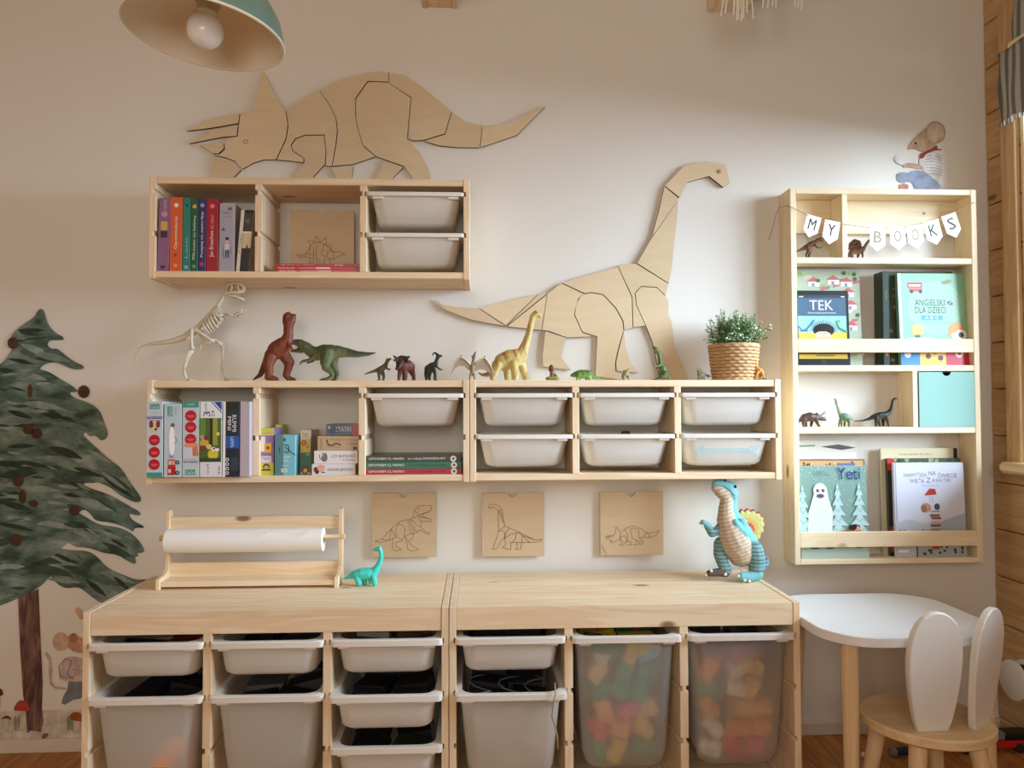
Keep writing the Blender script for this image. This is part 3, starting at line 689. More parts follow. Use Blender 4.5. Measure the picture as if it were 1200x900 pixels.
# ---------------------------------------------------------------- engraved picture panels
BURN = c(86, 52, 30)
def engraved(label, px0, py0, px1, py1, Y, lines, mat='card_x', thick=0.006, tone=BURN):
    a = P(px0, py1, Y); b = P(px1, py0, Y); W, H = b.x-a.x, b.z-a.z
    t = thing('picture_panel', label, 'picture panel', ((a.x+b.x)/2, Y+thick/2, a.z), 'engraved picture panels')
    pl = [(0, 0), (W, 0), (W, H)]; r = 0.066*W
    pl += [(0.565*W, H)] + [(W*0.49+r*math.cos(t_), H-0.01*W-r*math.sin(t_)) for t_ in [R(x_) for x_ in range(10, 171, 20)]] + [(0.415*W, H), (0, H)]
    mk('panel', G().prism([(a.x+x_, Y, a.z+z_) for x_, z_ in pl], (0, thick, 0), 0, 1), [mat, 'burnt_edge'], t, bev=0.0004)
    pr = Print((a.x, Y, a.z), (W, 0, 0), (0, 0, H))
    for ln in lines: pr.line(ln, 0.0013, tone)
    lab(pr.done(t, 'engraved_lines'), 'dark engraved outline drawing'); return t
def nl(pts, x0, x1, y0, y1): return [((x-x0)/(x1-x0), (y1-y)/(y1-y0)) for x, y in pts]
q = lambda *p: nl(p, 110, 860, 70, 835)
rex = [q((145, 640), (225, 620), (335, 495), (440, 410), (580, 378), (605, 290), (655, 225), (800, 225), (805, 280), (790, 290), (660, 340), (690, 360), (800, 385), (800, 415), (700, 415), (680, 410), (680, 475), (740, 540), (785, 550), (770, 570), (740, 560), (670, 510), (650, 540), (600, 555), (560, 555)),
 q((145, 640), (205, 660), (310, 630), (395, 590), (465, 632), (490, 560), (495, 500), (470, 460), (420, 435)), q((395, 590), (385, 500), (420, 440)), q((355, 600), (345, 720), (380, 760), (430, 750), (455, 742), (420, 725), (385, 700), (390, 655), (465, 640)),
 q((500, 600), (530, 740), (575, 765), (655, 742), (590, 710), (570, 700), (515, 610), (490, 590), (560, 555), (600, 560), (590, 600), (545, 640)), q((335, 495), (385, 590)), q((335, 495), (310, 630)), q((530, 395), (560, 550)), q((560, 390), (570, 460), (600, 545)), q((570, 395), (665, 480)), q((590, 375), (650, 340)), q((610, 290), (660, 335)), q((650, 350), (680, 410)), q((580, 460), (600, 470), (610, 520), (650, 530)), q((225, 620), (300, 635)), q((655, 255), (665, 262), (655, 268), (650, 258)), q((690, 325), (705, 335), (720, 310), (735, 322), (750, 300), (765, 308), (780, 290)), q((685, 350), (700, 372), (715, 358), (730, 378), (745, 365), (765, 385))]
engraved('engraved wooden panel with an open-jawed standing dinosaur, behind the turquoise toy', 436, 577, 511, 653.5, -0.018, rex)
q = lambda *p: nl(p, 95, 825, 70, 825)
brc = [q((170, 250), (180, 215), (230, 203), (290, 225), (335, 275), (340, 360), (365, 465), (530, 540), (715, 632), (805, 628), (760, 655), (650, 662), (450, 658)), q((170, 250), (200, 252), (225, 240), (270, 262), (300, 285), (325, 275)), q((285, 275), (288, 520), (365, 468)), q((290, 295), (350, 430)), q((300, 285), (335, 350)), q((288, 520), (260, 620), (215, 735), (262, 738), (335, 615), (360, 600)), q((288, 525), (340, 517), (362, 545), (355, 600)), q((415, 485), (370, 560), (360, 625)), q((360, 625), (385, 590), (430, 560), (530, 545)), q((365, 640), (370, 690), (330, 720), (380, 728)), q((370, 735), (430, 745), (432, 660), (460, 650), (490, 610), (490, 555)), q((500, 660), (510, 715), (485, 742), (550, 742), (558, 660), (568, 580), (530, 545)), q((568, 575), (650, 660)), q((568, 580), (715, 632)), q((205, 228), (212, 232), (205, 236))]
engraved('engraved wooden panel with a long-necked dinosaur, middle of the three', 565, 577, 637.5, 652.5, -0.018, brc)
q = lambda *p: nl(p, 145, 865, 65, 810)
tri_l = [q((200, 585), (300, 570), (320, 545), (325, 475), (360, 520), (380, 545), (430, 500), (500, 468), (540, 470), (610, 505), (690, 555), (760, 548), (820, 522), (780, 580), (700, 608), (630, 600), (580, 615)), q((210, 610), (250, 598), (290, 590), (300, 570)), q((205, 600), (260, 585)), q((225, 615), (260, 630), (265, 660), (300, 655), (330, 632), (380, 632), (375, 560)), q((380, 545), (372, 590), (365, 632)), q((380, 640), (400, 650), (365, 692), (405, 695), (440, 645), (460, 650), (490, 645)), q((425, 515), (455, 560), (455, 640)), q((500, 500), (490, 540), (510, 610), (560, 640), (600, 650), (585, 685), (625, 685), (630, 650), (580, 590), (585, 520), (530, 490), (495, 500)), q((450, 690), (495, 690), (490, 650)), q((515, 690), (560, 690), (560, 645)), q((635, 600), (655, 560), (690, 555)), q((700, 560), (700, 605)), q((385, 590), (420, 580), (440, 600), (435, 650)), q((160, 690), (215, 805)), q((255, 640), (290, 640))]
engraved('engraved wooden panel with a three-horned dinosaur, nearest the plush toy', 703.5, 576, 777, 651, -0.018, tri_l, tone=c(104, 70, 44))
q = lambda *p: nl(p, 265, 945, 145, 790)
stg = [q((340, 605), (370, 635), (420, 625), (460, 560), (480, 510), (540, 480), (600, 480), (660, 515), (720, 575), (780, 570), (850, 595), (800, 610), (740, 645), (660, 650)), q((340, 605), (360, 600), (380, 620), (440, 585)), q((480, 500), (455, 460), (500, 465), (520, 480)), q((525, 475), (540, 410), (590, 470), (555, 478)), q((600, 470), (640, 430), (655, 500), (620, 500)), q((660, 520), (690, 500), (705, 540), (690, 555)), q((485, 515), (470, 600), (520, 600), (515, 520)), q((560, 500), (540, 560), (550, 640), (590, 660)), q((620, 510), (600, 600)), q((470, 610), (480, 640), (510, 640), (520, 605)), q((480, 650), (470, 685), (520, 685), (515, 650)), q((545, 650), (555, 680), (590, 675)), q((600, 610), (630, 610), (640, 650), (620, 690)), q((670, 560), (660, 620), (690, 660), (690, 690)), q((690, 560), (730, 580), (725, 640)), q((420, 625), (470, 640))]
engraved('engraved wooden panel with a plated dinosaur, inside the highest shelf', 339.5, 246, 415, 320, -0.045, stg)

# ================================================================ WALL STICKERS
def sticker_poly(par, name, pts, col, Y=-0.0015, th=0.0008):
    ps = [P(x, y, Y) for x, y in pts]
    o = mk(name, G().prism([(p.x, Y, p.z) for p in ps], (0, th, 0), col=col), 'watercolour', par, attr=True); return o
def smoothpoly(pts, k=1):
    for _ in range(k):
        out = []
        for a, b in zip(pts, pts[1:]+pts[:1]): out += [(a[0]*.75+b[0]*.25, a[1]*.75+b[1]*.25), (a[0]*.25+b[0]*.75, a[1]*.25+b[1]*.75)]
        pts = out
    return pts
tree = thing('tree_sticker', 'painted fir tree sticker with brown cones on the wall', 'wall sticker', (P(30, 860, 0).x, -0.003, P(30, 860, 0).z))
def foliage_mat():
    mt, nt, b = newmat('fir_paint'); N = nt.nodes.new; L = nt.links.new
    tc = N('ShaderNodeTexCoord'); mp = N('ShaderNodeMapping'); mp.inputs['Scale'].default_value = (1, 1, 2.2); mp.inputs['Rotation'].default_value = (0, 0.5, 0)
    L(tc.outputs['Object'], mp.inputs['Vector'])
    oi = N('ShaderNodeObjectInfo')
    n = N('ShaderNodeTexNoise'); n.inputs['Scale'].default_value = 8; n.inputs['Detail'].default_value = 6; n.inputs['Roughness'].default_value = 0.6; n.inputs['Distortion'].default_value = 0.25
    L(mp.outputs[0], n.inputs['Vector'])
    rp = N('ShaderNodeValToRGB'); rp.color_ramp.interpolation = 'LINEAR'
    for pos, col in ((0.30, (52, 56, 48)), (0.42, (72, 90, 78)), (0.50, (98, 116, 104)), (0.58, (120, 136, 124)), (0.66, (146, 158, 148)), (0.78, (166, 172, 160))):
        if pos == 0.30: e = rp.color_ramp.elements[0]; e.position = pos
        elif pos == 0.78: e = rp.color_ramp.elements[-1]; e.position = pos
        else: e = rp.color_ramp.elements.new(pos)
        e.color = (*c(*col), 1)
    L(n.outputs['Fac'], rp.inputs[0]); L(rp.outputs[0], b.inputs['Base Color']); b.inputs['Roughness'].default_value = 0.85; b.inputs['Specular IOR Level'].default_value = 0.1
foliage_mat()
def bark_mat():
    mt, nt, b = newmat('bark_paint'); N = nt.nodes.new; L = nt.links.new
    tc = N('ShaderNodeTexCoord'); mp = N('ShaderNodeMapping'); mp.inputs['Scale'].default_value = (40, 10, 7); L(tc.outputs['Object'], mp.inputs['Vector'])
    n = N('ShaderNodeTexNoise'); n.inputs['Scale'].default_value = 1.5; n.inputs['Detail'].default_value = 5; n.inputs['Distortion'].default_value = 1.0; L(mp.outputs[0], n.inputs['Vector'])
    rp = N('ShaderNodeValToRGB'); e = rp.color_ramp.elements; e[0].position = 0.35; e[0].color = (*c(78, 50, 42), 1); e[1].position = 0.7; e[1].color = (*c(140, 104, 90), 1)
    L(n.outputs['Fac'], rp.inputs[0]); L(rp.outputs[0], b.inputs['Base Color']); b.inputs['Roughness'].default_value = 0.85
bark_mat()
def tpoly(name, pts, mat, Y):
    ps = [P(x, y, Y) for x, y in pts]; return mk(name, G().prism([(p.x, Y, p.z) for p in ps], (0, 0.0006, 0)), mat, tree)
tpoly('trunk', [(21, 700), (45, 690), (46, 715), (48, 760), (50, 800), (49, 830), (51, 845), (48, 858), (36, 856), (33, 859), (30, 856), (28, 850), (30, 835), (27, 815), (24, 770), (22, 730)], 'bark_paint', -0.0017)
TIERS = [
 [(-60, 660), (-20, 640), (40, 638), (85, 645), (100, 645), (112, 650), (125, 665), (140, 672), (160, 680), (176, 678), (165, 690), (150, 700), (135, 705), (120, 708), (108, 700), (96, 690), (90, 688), (75, 690), (62, 680), (60, 674), (50, 685), (40, 692), (20, 702), (0, 710), (-20, 716), (-60, 710)],
 [(-70, 600), (-20, 590), (30, 585), (70, 590), (95, 602), (115, 615), (135, 617), (150, 622), (162, 632), (170, 645), (167, 648), (160, 648), (163, 653), (158, 651), (160, 662), (150, 658), (138, 650), (120, 648), (105, 642), (86, 641), (80, 634), (64, 652), (30, 662), (0, 658), (-20, 665), (-70, 650)],
 [(-60, 540), (0, 530), (40, 532), (85, 545), (115, 555), (133, 562), (115, 566), (95, 566), (105, 572), (130, 580), (150, 592), (166, 601), (163, 605), (150, 601), (155, 610), (168, 616), (169, 619), (158, 618), (156, 624), (150, 619), (130, 612), (112, 611), (106, 602), (98, 596), (88, 604), (60, 600), (0, 612), (-60, 608)],
 [(-50, 500), (5, 482), (28, 472), (50, 478), (75, 495), (95, 508), (110, 522), (130, 540), (142, 548), (152, 565), (165, 582), (165, 588), (158, 589), (145, 583), (136, 577), (128, 570), (100, 560), (80, 566), (45, 560), (20, 566), (0, 560), (-50, 575)],
 [(-40, 455), (5, 432), (20, 424), (45, 432), (52, 434), (60, 437), (72, 445), (85, 452), (93, 460), (80, 459), (86, 466), (105, 472), (117, 481), (122, 495), (127, 508), (124, 514), (118, 517), (112, 510), (105, 512), (99, 505), (97, 513), (88, 503), (75, 502), (60, 505), (40, 512), (0, 508), (-40, 520)],
 [(48, 361), (52, 365), (55, 378), (63, 389), (75, 395), (74, 399), (58, 398), (55, 404), (60, 409), (67, 408), (75, 415), (87, 424), (99, 429), (97, 433), (86, 433), (72, 427), (63, 424), (50, 427), (44, 436), (20, 448), (0, 452), (-25, 448), (-10, 432), (2, 426), (10, 416), (16, 406), (11, 394), (24, 382), (40, 372), (44, 364)]]
def inside(x, y, pl):
    r_ = False
    for (x1_, y1_), (x2_, y2_) in zip(pl, pl[1:]+pl[:1]):
        if (y1_ > y) != (y2_ > y) and x < (x2_-x1_)*(y-y1_)/(y2_-y1_)+x1_: r_ = not r_
    return r_
rs_ = random.Random(12)
for i, tr in enumerate(TIERS):
    Yt = -0.0018-0.0004*i; pl_ = smoothpoly(tr, 2); ti = tpoly('foliage_tier', pl_, 'fir_paint', Yt)
    g = G(); xs_ = [p_[0] for p_ in pl_]; ys_ = [p_[1] for p_ in pl_]; made = 0; tries = 0
    while made < 34 and tries < 900:
        tries += 1; x, y = rs_.uniform(max(-12, min(xs_)), max(xs_)), rs_.uniform(min(ys_), max(ys_))
        a_ = (0.12 + 0.55*(x-40)/130)+rs_.uniform(-.25, .25); L_ = rs_.uniform(8, 26); w_ = L_*rs_.uniform(.12, .24)
        pts = [(x+u*L_*math.cos(a_)-v*w_*math.sin(a_), y+u*L_*math.sin(a_)+v*w_*math.cos(a_)) for u, v in ((-1, 0), (-.6, -.7), (-.1, -1), (.45, -.7), (.8, -.1), (1, .25), (.6, .5), (.2, .9), (-.4, .75))]
        if not all(inside(px_, py_, pl_) for px_, py_ in pts): continue
        sp2 = smoothpoly(pts, 1); ys2 = Yt-0.00004-0.00001*made
        g.add([(P(px_, py_, Yt).x, ys2, P(px_, py_, Yt).z) for px_, py_ in sp2][::-1], [tuple(range(len(sp2)))], 0, c(*rs_.choice([(60, 66, 56), (68, 84, 72), (56, 72, 62), (124, 140, 128), (142, 154, 144), (104, 122, 112), (88, 106, 96)]))); made += 1
    if made: mk('brush_strokes', g, 'watercolour', ti, attr=True, fixn=False)
YS = -0.0050
for x, y, rx, ry in ((15, 402, 6, 6.5), (98, 459, 6.5, 7), (33, 503, 6, 6), (43, 508, 6, 6), (21, 564, 6, 6), (26, 582, 4, 8), (39, 590, 5, 4), (87, 598, 6, 6), (19, 633, 6.5, 7), (35, 458, 2.5, 8)):
    pr = G(); lob = []
    for i in range(24):
        t_ = 2*math.pi*i/24; k_ = 1+0.14*(i % 2); lob.append((x+rx*k_*math.cos(t_), y+ry*k_*math.sin(t_)))
    cone = sticker_poly(tree, 'fir_cone', lob, c(92, 66, 50), YS)
    pp = Print(P(x-rx, y+ry, YS-0.0002), P(x+rx, y+ry, YS-0.0002)-P(x-rx, y+ry, YS-0.0002), P(x-rx, y-ry, YS-0.0002)-P(x-rx, y+ry, YS-0.0002))
    for k_ in range(4): pp.line([(0.15, 0.2+0.2*k_), (0.5, 0.12+0.2*k_), (0.85, 0.2+0.2*k_)], 0.002, c(60, 42, 34))
    pp.done(cone, 'scales')
# mushrooms and grass
for lb, cap, stem, col in (('red spotted mushroom sticker beside the fir trunk', [(15, 833), (19, 824), (24, 820), (31, 823), (36, 830), (33, 834), (24, 833)], [(23, 833), (30, 833), (31, 850), (32, 857), (22, 857), (24, 845)], (176, 74, 60)),
        ('small brown mushroom sticker left of the fir trunk', [(1, 843), (4, 840), (8, 838.5), (12, 841), (13, 844), (8, 841.5)], [(6, 843), (9, 843), (10, 858), (5, 858)], (110, 60, 44)),
        ('orange mushroom sticker beside the storage side panel', [(80, 842), (84, 835), (91, 834), (96, 838), (97, 846), (90, 845)], [(86, 845), (93, 845), (93, 860), (86, 860)], (160, 92, 52)),
        ('fallen mushroom sticker lying at the foot of the fir', [(48, 865), (50, 860), (56, 859), (57, 862), (52, 866)], [(46, 864), (50, 862), (51, 867), (47, 870)], (150, 92, 70)),
        ('dark red mushroom sticker at the picture edge, half cut off', [(-6, 813), (-3, 807), (1, 807), (4, 814), (0, 816)], [(-3, 815), (0, 815), (0, 830), (-4, 830)], (120, 54, 44))):
    b0 = P(stem[-1][0], max(p_[1] for p_ in stem), 0)
    t = thing('mushroom_sticker', lb, 'wall sticker', (b0.x, -0.002, b0.z), 'mushroom stickers')
    sticker_poly(t, 'stem', stem, c(206, 194, 176), -0.0028); sticker_poly(t, 'cap', smoothpoly(cap, 1), c(*col), -0.0034)
g = thing('grass_sticker', 'pale painted grass sticker strip along the wall foot', 'wall sticker', (P(60, 868, 0).x, -0.002, P(60, 868, 0).z))
sticker_poly(g, 'backing', [(-10, 834), (100, 831), (100, 868), (-10, 866)], c(206, 196, 180), -0.0010, 0.0004)
for x in (18, 22, 26, 80, 84, 88): sticker_poly(g, 'blade', [(x-1, 856), (x-2, 842), (x, 838), (x+1.5, 845), (x+1.5, 857)], c(150, 152, 124), -0.0024)
# small mouse sticker, half hidden by the storage unit
t = thing('mouse_sticker', 'pale painted mouse child sticker half hidden by the storage side', 'wall sticker', (P(80, 830, 0).x, -0.003, P(80, 830, 0).z))
def ellp(x, y, rx, ry, n=20, rot=0): return [(x+rx*math.cos(2*math.pi*i/n)*math.cos(rot)-ry*math.sin(2*math.pi*i/n)*math.sin(rot), y+rx*math.cos(2*math.pi*i/n)*math.sin(rot)+ry*math.sin(2*math.pi*i/n)*math.cos(rot)) for i in range(n)]
sticker_poly(t, 'tail', [(52, 766), (55, 764), (60, 772), (61, 785), (60, 798), (64, 804), (76, 806), (79, 808), (66, 808), (58, 802), (57, 786), (57, 774)], c(196, 170, 148), -0.002)
sticker_poly(t, 'leg', [(80, 798), (96, 797), (104, 815), (92, 819), (86, 820), (76, 826), (72, 824), (74, 816), (79, 808)], c(126, 128, 136), -0.0022)
sticker_poly(t, 'jumper', smoothpoly([(71, 778), (76, 771), (84, 769), (100, 772), (104, 798), (80, 799), (70, 796)], 1), c(200, 180, 168), -0.0026)
sticker_poly(t, 'head', smoothpoly([(78, 744), (92, 745), (104, 755), (104, 766), (88, 765), (78, 758)], 1), c(196, 152, 120), -0.003)
sticker_poly(t, 'ear', ellp(71, 752, 9.5, 11), c(206, 174, 150), -0.0034); sticker_poly(t, 'ear', ellp(86, 748, 5, 6), c(178, 126, 98), -0.0036)
sticker_poly(t, 'paw', smoothpoly([(87, 714), (92, 711), (98, 718), (97, 727), (92, 724)], 1), c(206, 168, 136), -0.003)
pp = Print(P(68, 799, -0.0034), P(104, 799, -0.0034)-P(68, 799, -0.0034), P(68, 769, -0.0034)-P(68, 799, -0.0034), nrm=(0, -1, 0))
pp.line([(0.08, 0.1), (0.02, 0.6), (0.25, 0.92), (0.45, 0.8), (0.3, 0.3), (0.5, 0.1)], 0.002, c(120, 96, 96)); pp.line([(0.1, 0.2), (0.4, 0.15), (0.7, 0.35)], 0.0016, c(160, 90, 80)); pp.line([(0.45, 0.5), (0.8, 0.4)], 0.0016, c(160, 90, 80))
pp.done(t, 'jumper_pattern')
# reading mouse sticker above the bookcase
t = thing('mouse_sticker', 'painted mouse reader sticker in striped shirt above the tall bookcase', 'wall sticker', (P(1080, 225, 0).x, -0.003, P(1080, 225, 0).z))
z_ = lambda *p_: [(1030+x/9, 130+y/9) for x, y in p_]
sticker_poly(t, 'trousers', smoothpoly(z_((180, 690), (200, 655), (260, 645), (330, 660), (320, 640), (400, 620), (480, 640), (560, 700), (640, 760), (660, 830), (380, 860), (370, 780), (320, 740), (260, 760), (200, 745)), 1), c(150, 160, 178), -0.0020)
sticker_poly(t, 'foot', z_((215, 780), (260, 765), (310, 780), (310, 840), (215, 840)), c(190, 130, 116), -0.0022)
sticker_poly(t, 'shirt', smoothpoly(z_((420, 520), (450, 470), (560, 430), (640, 440), (665, 560), (660, 680), (630, 760), (560, 700), (470, 630), (430, 570)), 1), c(222, 214, 204), -0.0024)
pp = Print(P(1075, 215, -0.0030), P(1105, 215, -0.0030)-P(1075, 215, -0.0030), P(1075, 175, -0.0030)-P(1075, 215, -0.0030), nrm=(0, -1, 0))
for k_ in range(8): pp.line([(0.25+0.02*k_, 0.88-0.085*k_), (0.6, 0.92-0.09*k_), (0.97, 0.80-0.08*k_)], 0.0014, c(140, 128, 124))
pp.done(t, 'shirt_stripes')
sticker_poly(t, 'arm', smoothpoly(z_((250, 570), (290, 545), (400, 555), (470, 590), (470, 615), (380, 605), (300, 590), (265, 600)), 1), c(200, 164, 138), -0.0032)
sticker_poly(t, 'head', smoothpoly(z_((310, 415), (325, 350), (390, 275), (450, 220), (520, 160), (600, 170), (620, 300), (580, 380), (520, 420), (440, 430), (400, 400), (330, 400)), 1), c(192, 158, 130), -0.0034)
sticker_poly(t, 'ear', ellp(1030+605/9, 130+230/9, 10.5, 12.5, rot=-0.3), c(206, 182, 158), -0.0038)
sticker_poly(t, 'neckerchief', smoothpoly(z_((430, 480), (450, 440), (560, 400), (600, 360), (620, 370), (610, 400), (670, 400), (660, 412), (590, 415), (500, 450), (470, 495), (445, 505)), 1), c(150, 66, 60), -0.0042)
sticker_poly(t, 'paper', z_((165, 500), (190, 470), (250, 540), (270, 565), (230, 570), (180, 540)), c(226, 222, 216), -0.0036)
sticker_poly(t, 'eye', ellp(1030+388/9, 130+340/9, 1.2, 1.4, 10), c(40, 26, 22), -0.0044)
pp = Print(P(1065, 168, -0.0040), P(1110, 168, -0.0040)-P(1065, 168, -0.0040), P(1065, 140, -0.0040)-P(1065, 168, -0.0040), nrm=(0, -1, 0))
pp.line([((1030+x/9-1065)/45, (168-(130+y/9))/28) for x, y in ((510, 160), (560, 118), (620, 116), (680, 160), (700, 220), (680, 290), (620, 330), (580, 350))], 0.002, c(150, 96, 66)); pp.done(t, 'ear_outline')

# ================================================================ BOOKS AND BOXES
def zat(px, py, Y): return P(px, py, Y).z
def upright(name, label, cat, px0, px1, ptop, Yf, depth, z0, col, deco=None, group=None, tilt=0, pages=True, pbot=None, mat='gloss_ink'):
    x0 = P(px0, 300, Yf).x if ptop < 330 else P(px0, 520, Yf).x
    x1 = P(px1, 300, Yf).x if ptop < 330 else P(px1, 520, Yf).x
    x0 += 0.0004; x1 -= 0.0004; z1 = zat((px0+px1)/2, ptop, Yf); H = z1-z0; W = x1-x0
    t = thing(name, label, cat, ((x0+x1)/2, Yf+depth/2, z0), group)
    sh = lambda g: g
    def tl(g):
        if tilt: g.v = [(x+(z-z0)*tilt, y, z) for x, y, z in g.v]
        return g
    cl = c(*col)
    if pages:
        g = G(); b = 0.0022
        g.box(x0, x1, Yf, Yf+b, z0, z1, col=cl); g.box(x0, x0+b, Yf+b, Yf+depth, z0, z1, col=cl); g.box(x1-b, x1, Yf+b, Yf+depth, z0, z1, col=cl)
        mk('cover', tl(g), mat, t, attr=True, bev=0.0005)
        mk('pages', tl(G().box(x0+b+0.0001, x1-b-0.0001, Yf+b+0.0002, Yf+depth-0.004, z0+0.003, z1-0.003)), 'pages', t)
    else: mk('box', tl(G().box(x0, x1, Yf, Yf+depth, z0, z1, col=cl)), mat, t, attr=True, bev=0.001)
    pr = Print((x0, Yf, z0), (W, 0, 0), (tilt*H, 0, H), nrm=(0, -1, 0))
    if deco: deco(pr); pr.done(t, 'spine_print' if pages else 'box_print', mat)
    return t
WH = c(238, 236, 230); BK = c(28, 28, 30); GOLD = c(214, 184, 110); RED = c(196, 28, 44)
zb = ZU+0.0221; bk = 'upright books in the highest shelf'
def d1(p): p.rect(.2, .56, .8, .68, c(206, 170, 90)).rect(.2, .55, .8, .46, c(60, 50, 60)).ell(.5, .78, .28, c(180, 150, 160)).text('BAJKI', .3, .84, .7, .97, c(206, 170, 180), -90).rect(.3, .04, .7, .08, c(90, 40, 70))
def d2(p): p.text('Opowiadania', .36, .3, .66, .74, WH, 90).ell(.5, .89, .18, WH).ell(.45, .22, .14, c(190, 50, 36)).ell(.5, .08, .16, c(230, 150, 110))
def d3(p): p.text('Lato', .3, .18, .7, .46, c(130, 200, 180), 90).ell(.5, .06, .25, c(120, 190, 220)).ell(.5, .9, .2, c(30, 70, 60))
def d4(p): p.text('Poczytaj mi, mamo', .3, .28, .72, .76, WH, -90).ell(.5, .89, .3, c(214, 160, 70)).ell(.5, .07, .25, c(110, 150, 140)).text('Nasza', .3, .16, .65, .26, WH, -90)
def d5(p): p.text('Poczytaj mi, mamo', .3, .2, .72, .7, WH, 90).ell(.5, .91, .28, c(150, 160, 200)).ell(.5, .1, .3, c(190, 60, 80)).text('Nasza', .3, .72, .65, .82, WH, 90)
def d6(p): p.text('Jan Brzechwa', .28, .2, .7, .56, c(240, 214, 210), 90).text('dla dzieci', .3, .58, .62, .78, c(224, 150, 150), 90).ell(.5, .9, .2, c(220, 120, 120))
def d7(p):
    p.rect(.12, .04, .88, .96, c(160, 160, 178)).poly([(.5, .9), (.85, .9), (.7, .95)], c(110, 50, 50)).rect(.2, .79, .8, .81, c(190, 120, 130)).poly([(.12, .6), (.4, .6), (.25, .65)], c(120, 50, 50))
    p.ell(.52, .48, .12, c(50, 40, 40)).ell(.52, .43, .13, c(214, 170, 150)).poly([(.35, .3), (.7, .3), (.68, .4), (.38, .4)], c(200, 206, 214)).poly([(.42, .2), (.5, .2), (.5, .32), (.4, .32)], c(40, 40, 50)).poly([(.56, .2), (.64, .2), (.66, .32), (.54, .32)], c(40, 40, 50))
    p.line([(.3, .36), (.26, .24), (.34, .2)], 0.0015, BK).line([(.7, .36), (.8, .26)], 0.0015, BK).text('Pan Maluskiewicz', .2, .84, .65, .88, c(110, 110, 130))
def d8(p):
    p.rect(.28, .0, 1, 1, c(30, 28, 30)).rect(.34, .64, .98, .94, c(60, 58, 52)).ell(.6, .82, .2, c(96, 92, 84)).rect(.32, .38, 1, .64, c(206, 194, 150)).poly([(.3, .02), (1, .02), (1, .4), (.8, .36), (.7, .46), (.6, .36), (.5, .3)], c(22, 22, 26)).rect(.28, .63, 1, .65, WH)
    p.text('Ksiega', .08, .3, .2, .6, c(120, 60, 50), 90)
for a in ((184, 197.5, 232, (142, 98, 134), d1, 'mauve book with a small gold square, leftmost in the highest shelf', 0.03),
          (198.5, 213, 231, (214, 96, 50), d2, 'orange book standing in the highest shelf', .012), (213.6, 222.6, 232, (44, 128, 112), d3, 'thin sea green book between the orange and dark green books', .01), (223, 231.6, 232.5, (26, 94, 62), d4, 'dark green book with white title next to the navy book', .01),
          (232, 241, 233, (44, 46, 104), d5, 'navy book with white title next to the crimson book', .008), (241.5, 255.5, 233, (160, 24, 44), d6, 'crimson book with pale title in the highest shelf', .006), (256.4, 274.5, 238, (176, 166, 160), d7, 'grey book with a little man on its spine', .012)):
    upright('book', a[5], 'book', a[0], a[1], a[2], -0.2, 0.15, zb, a[3], a[4], bk, tilt=a[6]-0.006)
upright('book', 'black and cream book leaning at the right end of the row', 'book', 276.5, 291.5, 246, -0.2, 0.15, zb, (220, 212, 190), d8, bk, tilt=0.075)

def lying(name, label, cat, px0, px1, z0, z1, Yf, depth, col, deco=None, group=None, pages=True, pyref=520, mat='gloss_ink', yaw=0):
    x0 = P(px0, pyref, Yf).x; x1 = P(px1, pyref, Yf).x; W, H = x1-x0, z1-z0-0.0003
    t = thing(name, label, cat, ((x0+x1)/2, Yf+depth/2, z0), group); cl = c(*col); z1 = z0+H
    if pages:
        g = G(); b = 0.0018
        g.box(x0, x1, Yf, Yf+b, z0, z1, col=cl); g.box(x0, x1, Yf+b, Yf+depth, z0, z0+b, col=cl); g.box(x0, x1, Yf+b, Yf+depth, z1-b, z1, col=cl)
        mk('cover', g, mat, t, attr=True, bev=0.0004)
        mk('pages', G().box(x0+0.003, x1-0.003, Yf+b+0.0002, Yf+depth-0.004, z0+b+0.0001, z1-b-0.0001), 'pages', t)
    else: mk('box', G().box(x0, x1, Yf, Yf+depth, z0, z1, col=cl), mat, t, attr=True, bev=0.001)
    pr = Print((x0, Yf, z0), (W, 0, 0), (0, 0, H), nrm=(0, -1, 0))
    if deco: deco(pr); pr.done(t, 'spine_print' if pages else 'box_print', mat)
    return t
zz = [zb, zb+0.0085, zb+0.0175, zb+0.0265]
lying('book', 'lowest thin orange-red book lying under the plated dinosaur panel', 'book', 324, 424, zz[0], zz[1], -0.195, 0.12, (196, 60, 44), lambda p: p.text('Kicia Kocia', .04, .25, .22, .75, WH).text('na podwórku', .28, .25, .46, .75, WH).rect(.47, .2, .64, .8, c(224, 150, 130)).rect(.93, .3, .98, .7, BK), 'red books lying in the highest shelf', pyref=312)
lying('book', 'middle thin red book lying under the plated dinosaur panel', 'book', 323, 423, zz[1], zz[2], -0.195, 0.12, (190, 36, 44), lambda p: p.text('Kicia Kocia', .04, .25, .22, .75, WH).text('w przedszkolu', .28, .25, .46, .75, WH).rect(.47, .2, .64, .8, c(230, 200, 190)).rect(.93, .3, .98, .7, BK), 'red books lying in the highest shelf', pyref=312)
lying('book', 'topmost thin dark red book lying under the plated dinosaur panel', 'book', 321.5, 423, zz[2], zz[3], -0.195, 0.12, (170, 26, 36), lambda p: p.text('Nunus', .08, .3, .13, .7, WH).text('idzie na spacer', .14, .3, .46, .7, c(230, 180, 170)).text('Pik', .7, .3, .8, .7, WH), 'red books lying in the highest shelf', pyref=312)

